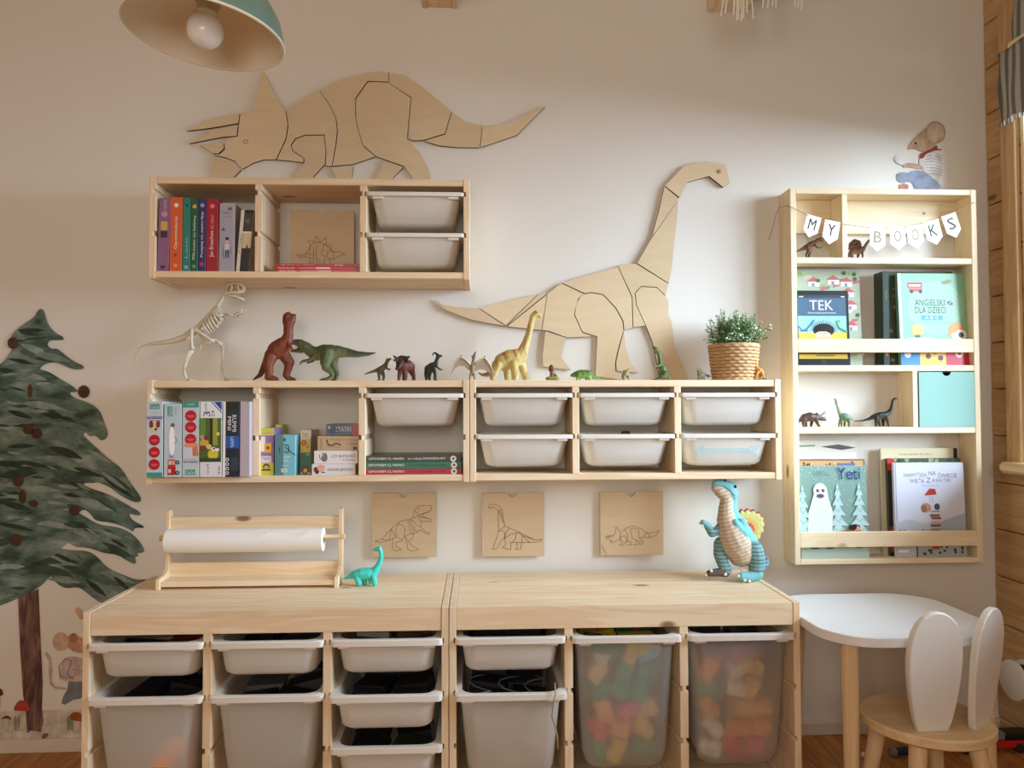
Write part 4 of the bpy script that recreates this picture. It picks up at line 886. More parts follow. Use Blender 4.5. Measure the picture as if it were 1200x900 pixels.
zb = ZL+0.0221; pz = 'upright puzzle boxes in the left wall shelf'; MINT = c(70, 150, 136); PALE = c(206, 220, 226)
def reds(p, vs, r=.34):
    for v in vs: p.ell(.5, v, r, c(190, 22, 44)); p.rect(.3, v-.006, .7, v+.006, c(228, 120, 130)); p.rect(.36, v-.024, .64, v-.014, c(220, 110, 120))
def b1(p):
    p.rect(.05, 0, .98, .065, MINT).rect(.22, .9, .8, .965, MINT).text('CzuCzu', .27, .912, .75, .952, WH).rect(.04, .77, .98, .805, c(66, 90, 150)).text('MOJE SLOWA', .08, .776, .94, .8, WH).rect(.1, .745, .9, .752, c(200, 60, 70)).rect(.3, .85, .7, .856, c(150, 170, 170))
    p.ell(.5, .66, .2, c(232, 200, 150)).ell(.3, .70, .12, c(130, 50, 46), .05).ell(.72, .70, .12, c(130, 50, 46), .05).ell(.58, .63, .08, BK, .02).ell(.42, .67, .03, BK).ell(.62, .67, .03, BK).rect(.38, .58, .64, .62, c(232, 200, 150))
    reds(p, (.49, .33, .17))
def b2(p):
    p.rect(.2, .83, .48, .96, MINT).text('CzuCzu', .25, .84, .43, .95, WH, 90).rect(.6, .86, .72, .95, c(170, 190, 196))
    p.ell(.46, .49, .17, c(240, 240, 236), .23).ell(.5, .705, .12, c(110, 104, 104), .03).ell(.44, .29, .14, c(150, 150, 160), .035).ell(.46, .49, .15, c(250, 250, 248), .2).line([(.6, .56), (.74, .5), (.6, .45)], 0.0012, c(60, 70, 90))
    p.rect(.22, .03, .68, .14, c(176, 40, 44)).rect(.24, .14, .66, .24, c(190, 50, 50)).rect(.28, .17, .46, .225, c(222, 200, 190)).rect(.5, .17, .62, .225, c(222, 190, 180)).ell(.78, .06, .12, c(40, 30, 34)).ell(.78, .2, .12, c(50, 30, 34)).ell(.78, .06, .05, c(190, 190, 196)).ell(.78, .2, .05, c(190, 190, 196)).rect(.26, .06, .42, .11, c(226, 206, 196))
def b3(p):
    p.rect(.03, .92, .98, 1, MINT).text('puzzle', .3, .94, .7, .98, c(190, 220, 210)); reds(p, (.81, .66, .5))
    p.ell(.38, .33, .34, c(206, 214, 224), .12).poly([(.62, .28), (.98, .28), (.9, .44), (.6, .46)], c(206, 118, 60)).ell(.84, .34, .1, c(214, 130, 70), .06).ell(.5, .42, .4, c(224, 150, 110), .03).rect(.1, .19, .9, .215, c(70, 80, 120)).text('OBRAZKOWE', .14, .193, .86, .213, WH).rect(.2, .235, .8, .242, c(200, 90, 90)).rect(.2, .03, .78, .1, MINT).text('CzuCzu', .25, .042, .72, .088, WH)
def b4(p):
    p.rect(.02, .78, .98, .995, c(232, 234, 236)).poly([(.5, .995), (.98, .995), (.98, .84)], c(24, 70, 150)).poly([(.56, .995), (.62, .995), (.98, .88), (.98, .86)], WH).text('3', .16, .8, .46, .87, c(30, 40, 70), 90).text('puzzle', .2, .88, .34, .98, c(60, 60, 70), 90).text('24', .5, .8, .66, .88, c(50, 60, 80), 90)
    p.rect(.0, .2, .96, .78, c(80, 104, 40)).rect(.45, .4, .58, .78, c(48, 34, 22)).rect(.58, .42, .8, .78, c(150, 160, 60)).rect(.8, .5, .96, .78, c(70, 110, 50)).rect(.0, .55, .25, .78, c(100, 140, 60)).ell(.2, .45, .2, c(206, 170, 60)).ell(.15, .38, .14, c(120, 60, 40)).ell(.1, .53, .1, c(200, 150, 140)).ell(.3, .52, .12, c(110, 60, 70)).ell(.42, .4, .12, c(220, 200, 120)).ell(.6, .3, .24, c(214, 198, 60)).ell(.62, .37, .1, WH).ell(.64, .375, .045, BK).ell(.8, .36, .08, WH).ell(.82, .57, .08, c(232, 210, 90)).rect(.0, .2, .96, .25, c(44, 70, 36))
    p.text('trefl', .32, .04, .42, .17, c(150, 50, 70), 90).text('30', .84, .03, .92, .14, c(100, 100, 110), 90)
def b5(p):
    p.rect(.0, 0, .16, 1, WH).rect(.16, .0, 1, 1, c(26, 38, 52)).rect(.2, .88, .95, 1, c(18, 22, 18)).rect(.2, .38, 1, .54, c(30, 90, 170)).text('RUMMI', .56, .6, .82, .82, WH, -90).text('MINI', .28, .62, .5, .8, WH, -90).text('LAMPA', .46, .39, .68, .53, c(190, 220, 240), -90)
    for v in (.05, .11, .17, .23): p.ell(.28, v, .11, c(214, 220, 226)); p.ell(.28, v, .06, c(30, 40, 54))
    p.rect(.5, .08, .95, .26, c(50, 62, 74))
for a in ((171.3, 191, 470.5, (196, 210, 214), b1, 'mint and white puzzle box with a puppy face, leftmost in its row'), (192, 213, 473, (190, 208, 216), b2, 'pale blue puzzle box with a toothbrush shape and red truck'),
          (213.6, 233.6, 470.5, (196, 208, 210), b3, 'puzzle box with mint top band and three red circles'), (234.2, 260.5, 470.5, (222, 226, 230), b4, 'white puzzle box with a yellow forest picture and blue corner'),
          (261, 280.5, 470.5, (30, 44, 60), b5, 'dark navy game box with white spine lettering'), (281, 293, 470.5, (186, 174, 184), None, 'plain pale lilac box at the right end of the puzzle boxes')):
    upright('puzzle_box', a[5], 'box', a[0], a[1], a[2], -0.235, 0.2, zb, a[3], a[4], pz, pages=False, tilt=-0.004 if a[0] < 240 else 0)
gm = 'games in the left wall shelf'
def e1(p): p.rect(0, .9, 1, 1, c(196, 206, 60)).rect(0, 0, 1, .27, c(200, 208, 60)).rect(0, .84, 1, .89, c(226, 190, 100)).text('1', .12, .5, .42, .82, WH).rect(.36, .48, .84, .68, c(236, 176, 50)).ell(.6, .58, .12, c(150, 80, 40)).rect(.14, .27, .84, .41, c(226, 216, 232)).text('Memo', .2, .33, .75, .39, c(120, 90, 150)).ell(.5, .18, .24, c(90, 60, 40), .07).ell(.5, .16, .18, c(214, 160, 120), .05).rect(.2, .1, .8, .13, c(40, 30, 30))
def e2(p): p.rect(0, 0, .42, 1, c(84, 132, 136)).ell(.46, .88, .08, c(50, 90, 100)).line([(.25, .72), (.2, .64), (.25, .56)], 0.002, BK).line([(.45, .76), (.65, .74), (.7, .62), (.62, .56), (.45, .58)], 0.0025, BK).line([(.5, .7), (.75, .58), (.98, .5)], 0.003, c(60, 80, 90)).text('ZUP', .42, .42, .7, .48, WH).text('GRA', .4, .33, .66, .38, WH).text('kolor', .4, .22, .7, .27, WH).rect(.32, .08, .6, .17, c(226, 224, 200)).text('AB', .36, .1, .54, .15, c(40, 90, 100))
def e3(p): p.text('Puzzle', .25, .88, .75, .95, c(150, 50, 40)).text('zwierzeta', .2, .84, .85, .87, c(120, 80, 60)).rect(.02, .5, .98, .8, c(206, 178, 60)).ell(.36, .71, .26, c(200, 60, 44)).ell(.36, .71, .1, c(236, 150, 60)).ell(.7, .62, .14, c(150, 150, 60)).rect(.04, .04, .98, .49, c(52, 110, 84)).ell(.5, .1, .36, c(110, 56, 36), .1).ell(.5, .08, .2, c(224, 170, 120), .05).text('2+', .6, .42, .85, .47, WH)
upright('game_box', 'slim yellow and purple game box numbered one', 'box', 303.6, 321, 501.5, -0.195, 0.10, zb, (150, 120, 176), e1, gm, pages=False)
upright('game_box', 'turquoise game box with black print and a strap', 'box', 322, 346.5, 509.5, -0.2, 0.09, zb, (120, 190, 206), e2, gm, pages=False)
upright('game_box', 'lime green box standing behind the turquoise game box', 'box', 322.5, 330.5, 497.5, -0.1, 0.06, zb, (190, 206, 60), None, gm, pages=False)
upright('game_box', 'tan and green game box between the turquoise box and the stacked games', 'box', 351.5, 364.3, 504, -0.16, 0.12, zb, (206, 190, 160), e3, gm, pages=False)
hh = [zb]+[P(390, y, -0.2).z for y in (543.5, 528, 511)]
def s1(p): p.ell(.1, .5, .06, c(130, 40, 40)).ell(.12, .3, .05, c(90, 30, 40)).ell(.21, .62, .08, c(226, 170, 140)).rect(.16, .75, .3, .85, c(230, 150, 120)).rect(.22, .2, .3, .3, c(70, 50, 60)).text('GDZIE JESTEŚ?', .36, .32, .95, .66, c(90, 40, 50))
def s2(p): p.ell(.24, .45, .07, c(110, 106, 104), .3).line([(.12, .7), (.14, .4), (.2, .25)], 0.002, c(90, 86, 84)).line([(.2, .7), (.2, .85), (.25, .65), (.27, .85), (.3, .6)], 0.0016, c(90, 86, 84)).text('CO SŁYCHAĆ', .4, .48, .96, .78, c(130, 40, 50)).text('na farmie', .65, .22, .95, .4, c(130, 130, 110)).ell(.21, .62, .012, WH)
def s3(p): p.rect(.06, .1, .12, .9, c(170, 140, 96)).line([(.22, .75), (.26, .4), (.36, .35), (.44, .5), (.55, .4)], 0.004, c(86, 50, 30)).line([(.22, .25), (.55, .22)], 0.001, c(110, 80, 50)).text('PROSZĘ STONOGA', .3, .62, .98, .85, c(150, 110, 50)).text('w drodze', .7, .4, .95, .55, c(120, 50, 40)).rect(.85, .05, .95, .25, c(60, 40, 40))
def s4(p): p.ell(.2, .5, .2, c(60, 80, 110), .4).ell(.1, .7, .04, c(190, 200, 206)).rect(.82, 0, 1, 1, c(190, 44, 44)).text('STATKI', .3, .35, .76, .75, c(220, 226, 230)).line([(.12, .3), (.3, .6), (.4, .3)], 0.002, c(30, 50, 90))
lying('game_box', 'white game box at the bottom of the four stacked games', 'box', 365.5, 416.5, hh[0], hh[1], -0.2, 0.15, (226, 222, 222), s1, gm, pages=False)
lying('game_box', 'white game box with a grey bird, second in the game stack', 'box', 368, 419, hh[1], hh[2], -0.2, 0.15, (228, 224, 222), s2, gm, pages=False)
lying('game_box', 'tan game box with a caterpillar in the game stack', 'box', 372, 421, hh[2], hh[3], -0.198, 0.15, (190, 160, 122), s3, gm, pages=False)
lying('game_box', 'slate blue box with a red end topping the game stack', 'box', 382, 420.5, hh[3], P(400, 497, -0.17).z, -0.17, 0.12, (84, 104, 128), s4, gm, pages=False)
hh = [zb]+[P(485, y, -0.2).z for y in (549, 541.3, 534)]
def tb(a, colr): return lambda p: (p.text('OPOWIEM CI, MAMO', .03, .3, .40, .72, WH), p.text(a, .44, .3, .84, .72, colr), p.ell(.92, .5, .032, c(226, 220, 206)), p.ell(.92, .5, .014, c(90, 80, 70)))
lying('book', 'thick red book at the bottom of the three under the single bin', 'book', 428.5, 541, hh[0], hh[1], -0.2, 0.17, (170, 44, 56), tb('co robią auta', BK), 'thick story books lying under the single bin')
lying('book', 'thick green book between the red and the black one', 'book', 428.5, 541, hh[1], hh[2], -0.2, 0.17, (34, 110, 76), tb('co robią pociągi', BK), 'thick story books lying under the single bin')
lying('book', 'thick blackish book on top of the three under the single bin', 'book', 429, 540, hh[2], hh[3], -0.2, 0.17, (56, 58, 48), tb('co robią DINOZAURY', WH), 'thick story books lying under the single bin')

# ================================================================ TALL BOOKCASE
BY = -0.09
def bz(py): return P(1035, py, BY).z
bx0, bx1 = 1.0165, 1.6255; bz0, bz1 = bz(661), bz(221)
bc = thing('bookcase', 'tall pale wooden wall bookcase with front rails', 'bookcase', ((bx0+bx1)/2, -0.045, bz0))
T = 0.0185
board('side_panel', 'pale', bc, bx0, bx0+T, BY, -0.001, bz0, bz1); board('side_panel', 'pale', bc, bx1-T, bx1, BY, -0.001, bz0, bz1)
bxi0, bxi1 = bx0+T, bx1-T
board('top_board', 'pale', bc, bxi0, bxi1, BY+0.0005, -0.001, bz1-T, bz1-0.0005); board('bottom_board', 'pale', bc, bxi0, bxi1, BY+0.0005, -0.001, bz0+0.0005, bz0+T*0.9)
sh = {}
for k_, (ya, yb_) in {'a': (302, 309), 'b': (428, 435), 'c': (500.5, 508)}.items():
    sh[k_] = bz(ya); board('shelf', 'pale', bc, bxi0, bxi1, BY+0.0005, -0.001, bz(yb_), bz(ya))
sh['d'] = bz0+T*0.9
for ya, yb_ in ((397, 413), (623, 641)): board('rail', 'pale', bc, bxi0, bxi1, BY+0.0005, BY+0.013, bz(yb_), bz(ya))
xd = P(990, 260, BY).x; board('divider', 'pale', bc, xd-0.009, xd+0.009, BY+0.001, -0.001, sh['a'], bz1-T)
xe = P(1073, 465, BY).x; board('divider', 'pale', bc, xe-0.009, xe+0.009, BY+0.001, -0.001, sh['c'], bz(435))
for a, b in ((bxi0, xd-0.009), (xd+0.009, bxi1)): board('back_rail', 'pale', bc, a, b, -0.014, -0.001, bz(268), bz1-T)
mk('screw', G().lathe([(0.004, 0), (0.004, 0.002), (0.0015, 0.0025)], (P(1083, 250, -0.014).x, -0.0139, P(1083, 250, -0.014).z), n=12, axis=(0, -1, 0)), 'grey_plastic', bc)
# teal box
xb0, xb1 = xe+0.0105, bxi1-0.0015; zb0, zb1 = sh['c']+0.0003, bz(436)
t = thing('storage_box', 'teal card drawer box with a half round notch', 'box', ((xb0+xb1)/2, BY+0.04, zb0))
W_ = xb1-xb0; H_ = zb1-zb0; rN = 0.014
fr = [(0, 0), (W_, 0), (W_, H_), (W_/2+rN, H_)]+[(W_/2+rN*math.cos(R(a)), H_-rN*math.sin(R(a))*0.9) for a in range(15, 180, 15)]+[(W_/2-rN, H_), (0, H_)]
mk('front', G().prism([(xb0+a, BY-0.002, zb0+b) for a, b in fr], (0, 0.003, 0)), 'teal_card', t)
mk('tray', G().box(xb0, xb0+0.003, BY+0.001, -0.006, zb0, zb1).box(xb1-0.003, xb1, BY+0.001, -0.006, zb0, zb1).box(xb0+0.003, xb1-0.003, -0.009, -0.006, zb0, zb1).box(xb0+0.003, xb1-0.003, BY+0.001, -0.009, zb0, zb0+0.003), 'black_plastic', t)

def facing(label, px0, px1, ptop, z0, Yf, th, col, deco, lean=0.06, group='books facing out in the bookcase', name='book', spine=None, right_pages=True):
    """Book standing with its cover to the room, leaning back a little."""
    pm = (ptop+40)
    x0, x1 = P(px0, pm, Yf).x, P(px1, pm, Yf).x; W = x1-x0; z1 = P((px0+px1)/2, ptop, Yf).z; H = z1-z0
    t = thing(name, label, 'book', ((x0+x1)/2, Yf+th/2, z0), group)
    sk = lambda g: (setattr(g, 'v', [(x, y+(z-z0)*lean, z) for x, y, z in g.v]), g)[1]
    b = 0.0016; cl = c(*col); cs_ = cl if spine is None else c(*spine)
    g = G().box(x0, x1, Yf, Yf+b, z0, z1, col=cl); g.box(x0, x1, Yf+th-b, Yf+th, z0, z1, col=cs_); g.box(x0, x0+b, Yf+b, Yf+th-b, z0, z1, col=cs_)
    mk('cover', sk(g), 'gloss_ink', t, attr=True, bev=0.0003)
    mk('pages', sk(G().box(x0+b+0.0001, x1-0.003, Yf+b+0.0001, Yf+th-b-0.0001, z0+0.002, z1-0.002)), 'pages', t)
    pr = Print((x0, Yf, z0), (W, 0, 0), (0, H*lean, H), nrm=(0, -1, lean))
    if deco: deco(pr); pr.done(t, 'cover_print', 'gloss_ink')
    return t
rb = random.Random(3)
def f_map(p):
    p.rect(0, 0, 1, 1, c(172, 184, 158))
    for i in range(26):
        u, v = rb.random()*.92, rb.random()*.94; p.poly([(u, v), (u+.1, v+.02), (u+.13, v+.05), (u+.02, v+.045)], rb.choice([c(206, 196, 180), c(150, 170, 130), c(220, 206, 196), c(110, 134, 96), c(190, 110, 100), c(170, 190, 160)]))
    for u, v in ((.3, .86), (.8, .86), (.85, .62), (.85, .4), (.6, .88), (.86, .2), (.82, .75)):
        p.poly([(u-.09, v-.03), (u+.09, v-.03), (u+.09, v+.02), (u-.09, v+.02)], c(226, 214, 206)).poly([(u-.11, v+.02), (u+.11, v+.02), (u, v+.07)], c(196, 96, 96)).rect(u-.03, v-.03, u+.01, v+.005, c(120, 140, 160))
    for i in range(22): p.ell(rb.random()*.97, .3+.68*rb.random(), .03, rb.choice([c(84, 130, 76), c(60, 104, 66), c(150, 176, 110)]))
def f_tek(p):
    p.rect(.05, .09, .95, .94, c(74, 104, 126)).rect(.05, .09, .95, .66, c(150, 206, 226)).rect(.05, .09, .95, .44, c(226, 196, 76)).text('TEK', .27, .74, .71, .87, WH).text('Nowoczesny jaskiniowiec', .24, .685, .76, .715, WH).rect(.05, .9, .95, .94, c(50, 66, 80)).rect(.08, .912, .16, .924, WH).rect(.86, .912, .93, .924, WH)
    p.ell(.52, .47, .2, c(28, 24, 24), .09)
    for i in range(16):
        t_ = R(-10+i*12.5); p.line([(.52, .47), (.52+.24*math.cos(t_), .47+.13*math.sin(t_))], 0.002, c(28, 24, 24))
    p.ell(.5, .40, .16, c(226, 190, 160), .055).ell(.44, .43, .03, WH).ell(.56, .43, .03, WH).ell(.445, .43, .013, BK).ell(.555, .43, .013, BK).poly([(.4, .3), (.62, .3), (.6, .36), (.42, .36)], c(150, 110, 80))
    p.line([(.1, .46), (.2, .48), (.3, .56), (.34, .6)], 0.006, c(60, 130, 160)).line([(.06, .52), (.12, .46), (.22, .46)], 0.004, c(60, 130, 160)).line([(.76, .58), (.8, .5), (.9, .46), (.95, .45)], 0.007, c(90, 160, 90)).line([(.76, .59), (.82, .59)], 0.005, c(90, 160, 90))
    p.rect(.05, .15, .95, .17, c(60, 66, 70)).rect(.36, .125, .7, .14, c(120, 124, 126)).ell(.5, .04, .05, c(60, 62, 64)).ell(.5, .04, .03, c(30, 30, 32))
def f_ang(p):
    p.rect(0, 0, 1, 1, c(140, 194, 160)).ell(.55, .62, .42, c(158, 206, 174), .3).rect(0, 0, .05, 1, c(190, 226, 206)).rect(.14, .84, .36, .9, c(190, 60, 60)).rect(.16, .8, .36, .835, c(200, 80, 76)).rect(.16, .855, .34, .88, c(226, 206, 196)).ell(.2, .8, .025, BK).ell(.33, .8, .025, BK).ell(.7, .9, .06, c(140, 130, 76), .02).ell(.75, .915, .05, c(140, 130, 76), .02)
    p.text('ANGIELSKI', .24, .645, .68, .715, c(60, 60, 50)).text('DLA DZIECI', .24, .565, .69, .635, c(60, 60, 50)).rect(.72, .655, .8, .695, c(70, 80, 140)).line([(.72, .655), (.8, .695)], 0.0012, WH).line([(.72, .695), (.8, .655)], 0.0012, c(200, 40, 50)).rect(.32, .49, .64, .54, c(80, 160, 206)).text('A B C', .38, .5, .58, .53, WH).rect(.24, .46, .72, .465, c(110, 150, 130))
    p.ell(.26, .38, .09, c(232, 190, 110)).rect(.22, .29, .3, .33, c(90, 90, 80)).ell(.84, .37, .13, c(224, 160, 70)).ell(.9, .33, .08, WH).ell(.9, .33, .04, BK).ell(.8, .32, .05, c(240, 220, 190)).rect(.1, .28, .5, .3, c(220, 230, 220))
    p.rect(0, 0, .28, .2, c(60, 130, 190)).ell(.1, .12, .05, c(226, 226, 220)).rect(.28, 0, .66, .2, c(236, 196, 90)).ell(.4, .1, .04, c(80, 50, 40)).ell(.5, .14, .03, c(200, 120, 60)).ell(.58, .08, .04, c(80, 50, 40)).rect(.66, 0, 1, .2, c(196, 36, 60)).ell(.86, .13, .06, WH).ell(.86, .13, .03, c(190, 60, 90))
zc_ = sh['b']+0.0003
facing('pale village map picture book behind the tablet-shaped book', 932.6, 1010, 316, zc_, -0.045, 0.012, (150, 170, 140), f_map, 0.05)
facing('black tablet-shaped book titled TEK on the bookcase', 933, 996, 340, zc_, -0.064, 0.012, (26, 27, 30), f_tek, 0.04)
upright('book', 'thin dark green book standing edge on in the bookcase', 'book', 1033.5, 1041, 318, -0.07, 0.055, zc_, (34, 56, 44), lambda p: p.rect(.3, .7, .7, .8, c(70, 80, 60)).rect(.3, .1, .7, .14, c(190, 90, 40)), 'books facing out in the bookcase')
facing('dark green patterned book behind the mint language book', 1043.5, 1120, 317.5, zc_, -0.043, 0.016, (66, 82, 56), lambda p: [p.ell(rb.random(), rb.random(), .03, rb.choice([c(120, 110, 70), c(40, 50, 36), c(160, 120, 90)])) for i in range(30)], 0.05)
facing('mint green book titled ANGIELSKI DLA DZIECI on the bookcase', 1055, 1134.5, 319.5, zc_, -0.066, 0.016, (140, 194, 160), f_ang, 0.05)
zd_ = sh['d']+0.0003
def f_tools(p):
    p.rect(0, 0, 1, 1, c(228, 224, 212)).rect(0, .9, 1, 1, c(214, 212, 198)).line([(.02, .955), (.3, .96)], 0.004, c(90, 130, 100)).poly([(.4, .95), (.7, .97), (1, .94), (.75, .92)], c(90, 84, 84)).line([(0, .84), (.55, .84)], 0.003, c(190, 160, 120)).line([(0, .77), (.15, .77)], 0.003, c(110, 80, 70)).line([(.3, .77), (.5, .77)], 0.003, c(120, 100, 90)).line([(.6, .8), (.6, .73), (.72, .8), (.72, .73), (.6, .8)], 0.0012, c(110, 110, 110)).line([(.85, .81), (.92, .72), (.93, .65)], 0.003, c(50, 50, 54)).line([(.05, .67), (.82, .67)], 0.0025, c(40, 40, 44)).line([(.05, .67), (.05, .64)], 0.0025, c(40, 40, 44)).line([(.82, .67), (.82, .64)], 0.0025, c(40, 40, 44))
def f_edge(p):
    p.rect(0, 0, 1, 1, c(150, 112, 92)).rect(.03, .85, .97, .985, c(206, 170, 120))
    for i in range(40): p.ell(.04+.92*rb.random(), .88+.09*rb.random(), .018, rb.choice([c(120, 80, 50), c(230, 206, 150), c(70, 80, 130), c(180, 120, 70)]))
    p.rect(.6, .87, .85, .96, c(110, 120, 160))
def f_yeti(p):
    p.rect(0, 0, 1, 1, c(132, 166, 156)); rr = random.Random(5)
    for i in range(110): p.ell(rr.random(), .55+.45*rr.random(), .006, c(226, 236, 230), n=6)
    tr_ = [(.56, .82), (.88, .82), (.04, .8)]
    for u, tp in tr_:
        for k_ in range(6):
            v = tp-.11*k_; w = .05+.032*k_; p.poly([(u, v), (u-w, v-.14), (u+w, v-.14)], c(190, 222, 220))
            p.line([(u-w*.9, v-.12), (u-w*.3, v-.06), (u, v-.1), (u+w*.3, v-.06), (u+w*.9, v-.12)], 0.0013, c(110, 160, 160))
    p.poly([(.18, .2), (.46, .2), (.48, .5), (.42, .66), (.4, .76), (.32, .82), (.24, .78), (.2, .68), (.12, .5), (.1, .25)], c(226, 238, 236)).ell(.3, .74, .1, c(228, 240, 238)).ell(.26, .735, .032, WH).ell(.35, .735, .032, WH).ell(.265, .735, .024, BK).ell(.345, .735, .024, BK).ell(.272, .74, .008, WH).ell(.352, .74, .008, WH).ell(.3, .675, .06, c(120, 110, 130), .025).ell(.3, .675, .035, c(90, 70, 90), .01)
    p.text('Yeti', .56, .855, .9, .985, c(44, 66, 130)).text('Tadas', .25, .93, .38, .95, c(90, 120, 116)).text('Pokojski Snieg', .2, .9, .45, .92, c(90, 120, 116))
    p.ell(.8, .335, .08, c(60, 60, 66), .03).ell(.83, .315, .05, c(224, 170, 130), .03).ell(.77, .33, .06, c(40, 40, 48), .03).rect(.6, .29, .9, .3, c(190, 90, 70))
    p.rect(0, 0, 1, .13, c(176, 196, 184)).ell(.2, .12, .08, c(50, 80, 80), .02).ell(.42, .12, .08, c(50, 80, 80), .02).ell(.68, .13, .06, c(190, 90, 80), .02).ell(.85, .125, .07, c(70, 60, 60), .02)
def f_wieza(p):
    p.rect(0, 0, 1, 1, c(214, 218, 232)).rect(.015, 0, .03, 1, c(150, 160, 180)).poly([(0, .36), (.2, .4), (.4, .36), (.6, .37), (.8, .42), (1, .46), (1, .2), (0, .2)], c(190, 198, 210)).poly([(.7, .38), (1, .46), (1, .25), (.5, .3)], c(170, 180, 196))
    for i, s_ in enumerate('NAJWYŻSZA NA ŚWIECIE'.split()): p.text(s_, (.14, .5, .63)[i], (.84, .865, .84)[i], (.47, .6, .9)[i], (.90, .91, .90)[i], c(90, 96, 110))
    for i, s_ in enumerate('WIEŻA Z KSIĄŻEK'.split()): p.text(s_, (.22, .46, .55)[i], .785, (.43, .52, .82)[i], .84, c(90, 96, 110))
    p.text('Rocio Bonilla', .4, .745, .64, .77, c(150, 170, 210)).poly([(.42, .65), (.6, .66), (.58, .72), (.5, .725)], c(190, 60, 60)).line([(.5, .65), (.5, .58)], 0.0012, c(120, 120, 130)).line([(.54, .65), (.54, .58)], 0.0012, c(120, 120, 130)).ell(.44, .52, .075, c(190, 150, 120), .05).ell(.41, .51, .04, c(150, 110, 90), .04).ell(.6, .53, .04, c(70, 80, 84), .035)
    rr = random.Random(8); v = .48
    while v > .2:
        u = .5+rr.uniform(-.01, .02); p.rect(u, v, u+.14, v+.016, rr.choice([c(226, 222, 220), c(150, 60, 70), c(120, 104, 96), c(200, 190, 186)])).rect(u, v-.004, u+.14, v, c(70, 60, 66)); v -= .026
    for i in range(46): p.ell(.03+.94*rr.random(), .21+.1*rr.random()*rr.random(), .012, rr.choice([c(80, 96, 90), c(110, 124, 116), c(60, 70, 70)]), n=6)
    p.rect(0, 0, .28, .13, c(190, 194, 204)).rect(.02, .05, .17, .08, WH).rect(.28, 0, .3, .13, c(60, 50, 50)).rect(.3, 0, 1, .13, c(170, 178, 180)).poly([(.5, .08), (.62, .08), (.6, .12), (.52, .12)], c(180, 60, 60))
    for i in range(16): p.ell(.34+.6*rr.random(), .02+.1*rr.random(), .02, c(60, 64, 60), n=6)
facing('tall white book with drawn tools behind the Yeti book', 936, 1006, 517, zd_, -0.040, 0.010, (228, 224, 212), f_tools, 0.035)
facing('brown-edged busy picture book just behind the Yeti book', 937, 1016, 538.5, zd_, -0.054, 0.010, (150, 112, 92), f_edge, 0.035)
facing('pale green snowy book titled Yeti', 938, 1017, 546.5, zd_, -0.070, 0.012, (176, 190, 180), f_yeti, 0.035)
facing('big cream book with a black corner in the lower bookcase row', 1034.5, 1124.5, 525.5, zd_, -0.038, 0.010, (216, 204, 168), lambda p: (p.rect(.95, .86, 1, 1, BK), p.text('Encyklopedia dla dzieci', .24, .93, .68, .955, c(150, 140, 110)), p.text('ilustrowana historia przyrody i zwierzat', .12, .885, .8, .91, c(150, 140, 110))), 0.03)
facing('dark leafy green book with a red spine behind the white tower book', 1042, 1128, 537.5, zd_, -0.053, 0.013, (60, 76, 56), lambda p: [p.rect(0, 0, 1, 1, c(66, 84, 58))]+[p.ell(.05+.93*rb.random(), .8+.2*rb.random(), .03, rb.choice([c(120, 140, 90), c(40, 60, 40), c(150, 160, 120)])) for i in range(40)]+[p.rect(0, 0, .09, .88, c(24, 24, 28)), p.rect(0, .88, .09, 1, c(190, 40, 44)), p.rect(0, .05, .08, .3, c(150, 50, 40))], 0.03)
facing('white book with a tower of books on its cover', 1049.5, 1131.5, 542.5, zd_, -0.070, 0.013, (222, 224, 234), f_wieza, 0.03)

# letter garland
GY = BY-0.004
gar = thing('letter_garland', 'string garland of white pennants spelling MY BOOKS on the bookcase', 'garland', (P(1035, 270, GY).x, GY, P(1035, 295, GY).z))
sp = [P(901, 281, -0.01), P(905, 268, -0.03), P(909, 252, -0.04), P(913, 243, -0.05), P(922, 241, BY-0.001), P(928, 243, GY), P(945, 251, GY), P(968, 258, GY), P(986, 262.5, GY), P(1018, 266.5, GY), P(1040, 267, GY), P(1062, 265.5, GY), P(1082, 261, GY), P(1102, 254, GY), P(1125, 246, GY), P(1142, 237, GY)]
mk('string', G().tube(sp, 0.0009, 5), 'string', gar, smooth=True)
for ch, xa, ya, xb_, yb_, h_, dark in (('M', 946, 250.5, 963, 255.5, 27, 1), ('Y', 967, 257, 985, 260.5, 29, 1), ('B', 1020, 266, 1038, 267.2, 29, 0), ('O', 1042, 266.5, 1060, 265.2, 28.5, 0), ('O', 1062, 265, 1080, 262.8, 29, 0), ('K', 1081.5, 261, 1099.5, 256.5, 30, 1), ('S', 1103, 254, 1119.5, 248.5, 30, 1)):
    a = P(xa, ya, GY-0.0012); b = P(xb_, yb_, GY-0.0012); du = b-a; h = h_*PS(GY); dn = Vector((du.z, 0, -du.x)).normalized()*h
    po = [a, b, b+dn*0.72, (a+b)/2+dn, a+dn*0.72]
    pe = mk('pennant', G().prism(po, (0, 0.0006, 0)), 'paper', gar)
    pr = Print(a+dn*0.72, du, -dn*0.72, nrm=(0, -1, 0)); pr.text(ch, .26, .12, .74, .78, c(44, 40, 40) if dark else c(150, 134, 108)); pr.done(pe, 'letter')  # paler B, O, O: reflection on the shiny letters put into their colour
    for q in (0.08, 0.92): mk('eyelet', G().lathe([(0.0014, 0), (0.0014, 0.0006)], a+du*q+dn*0.07+Vector((0, -0.0004, 0)), n=8, axis=(0, -1, 0)), 'burnt_edge', pe)

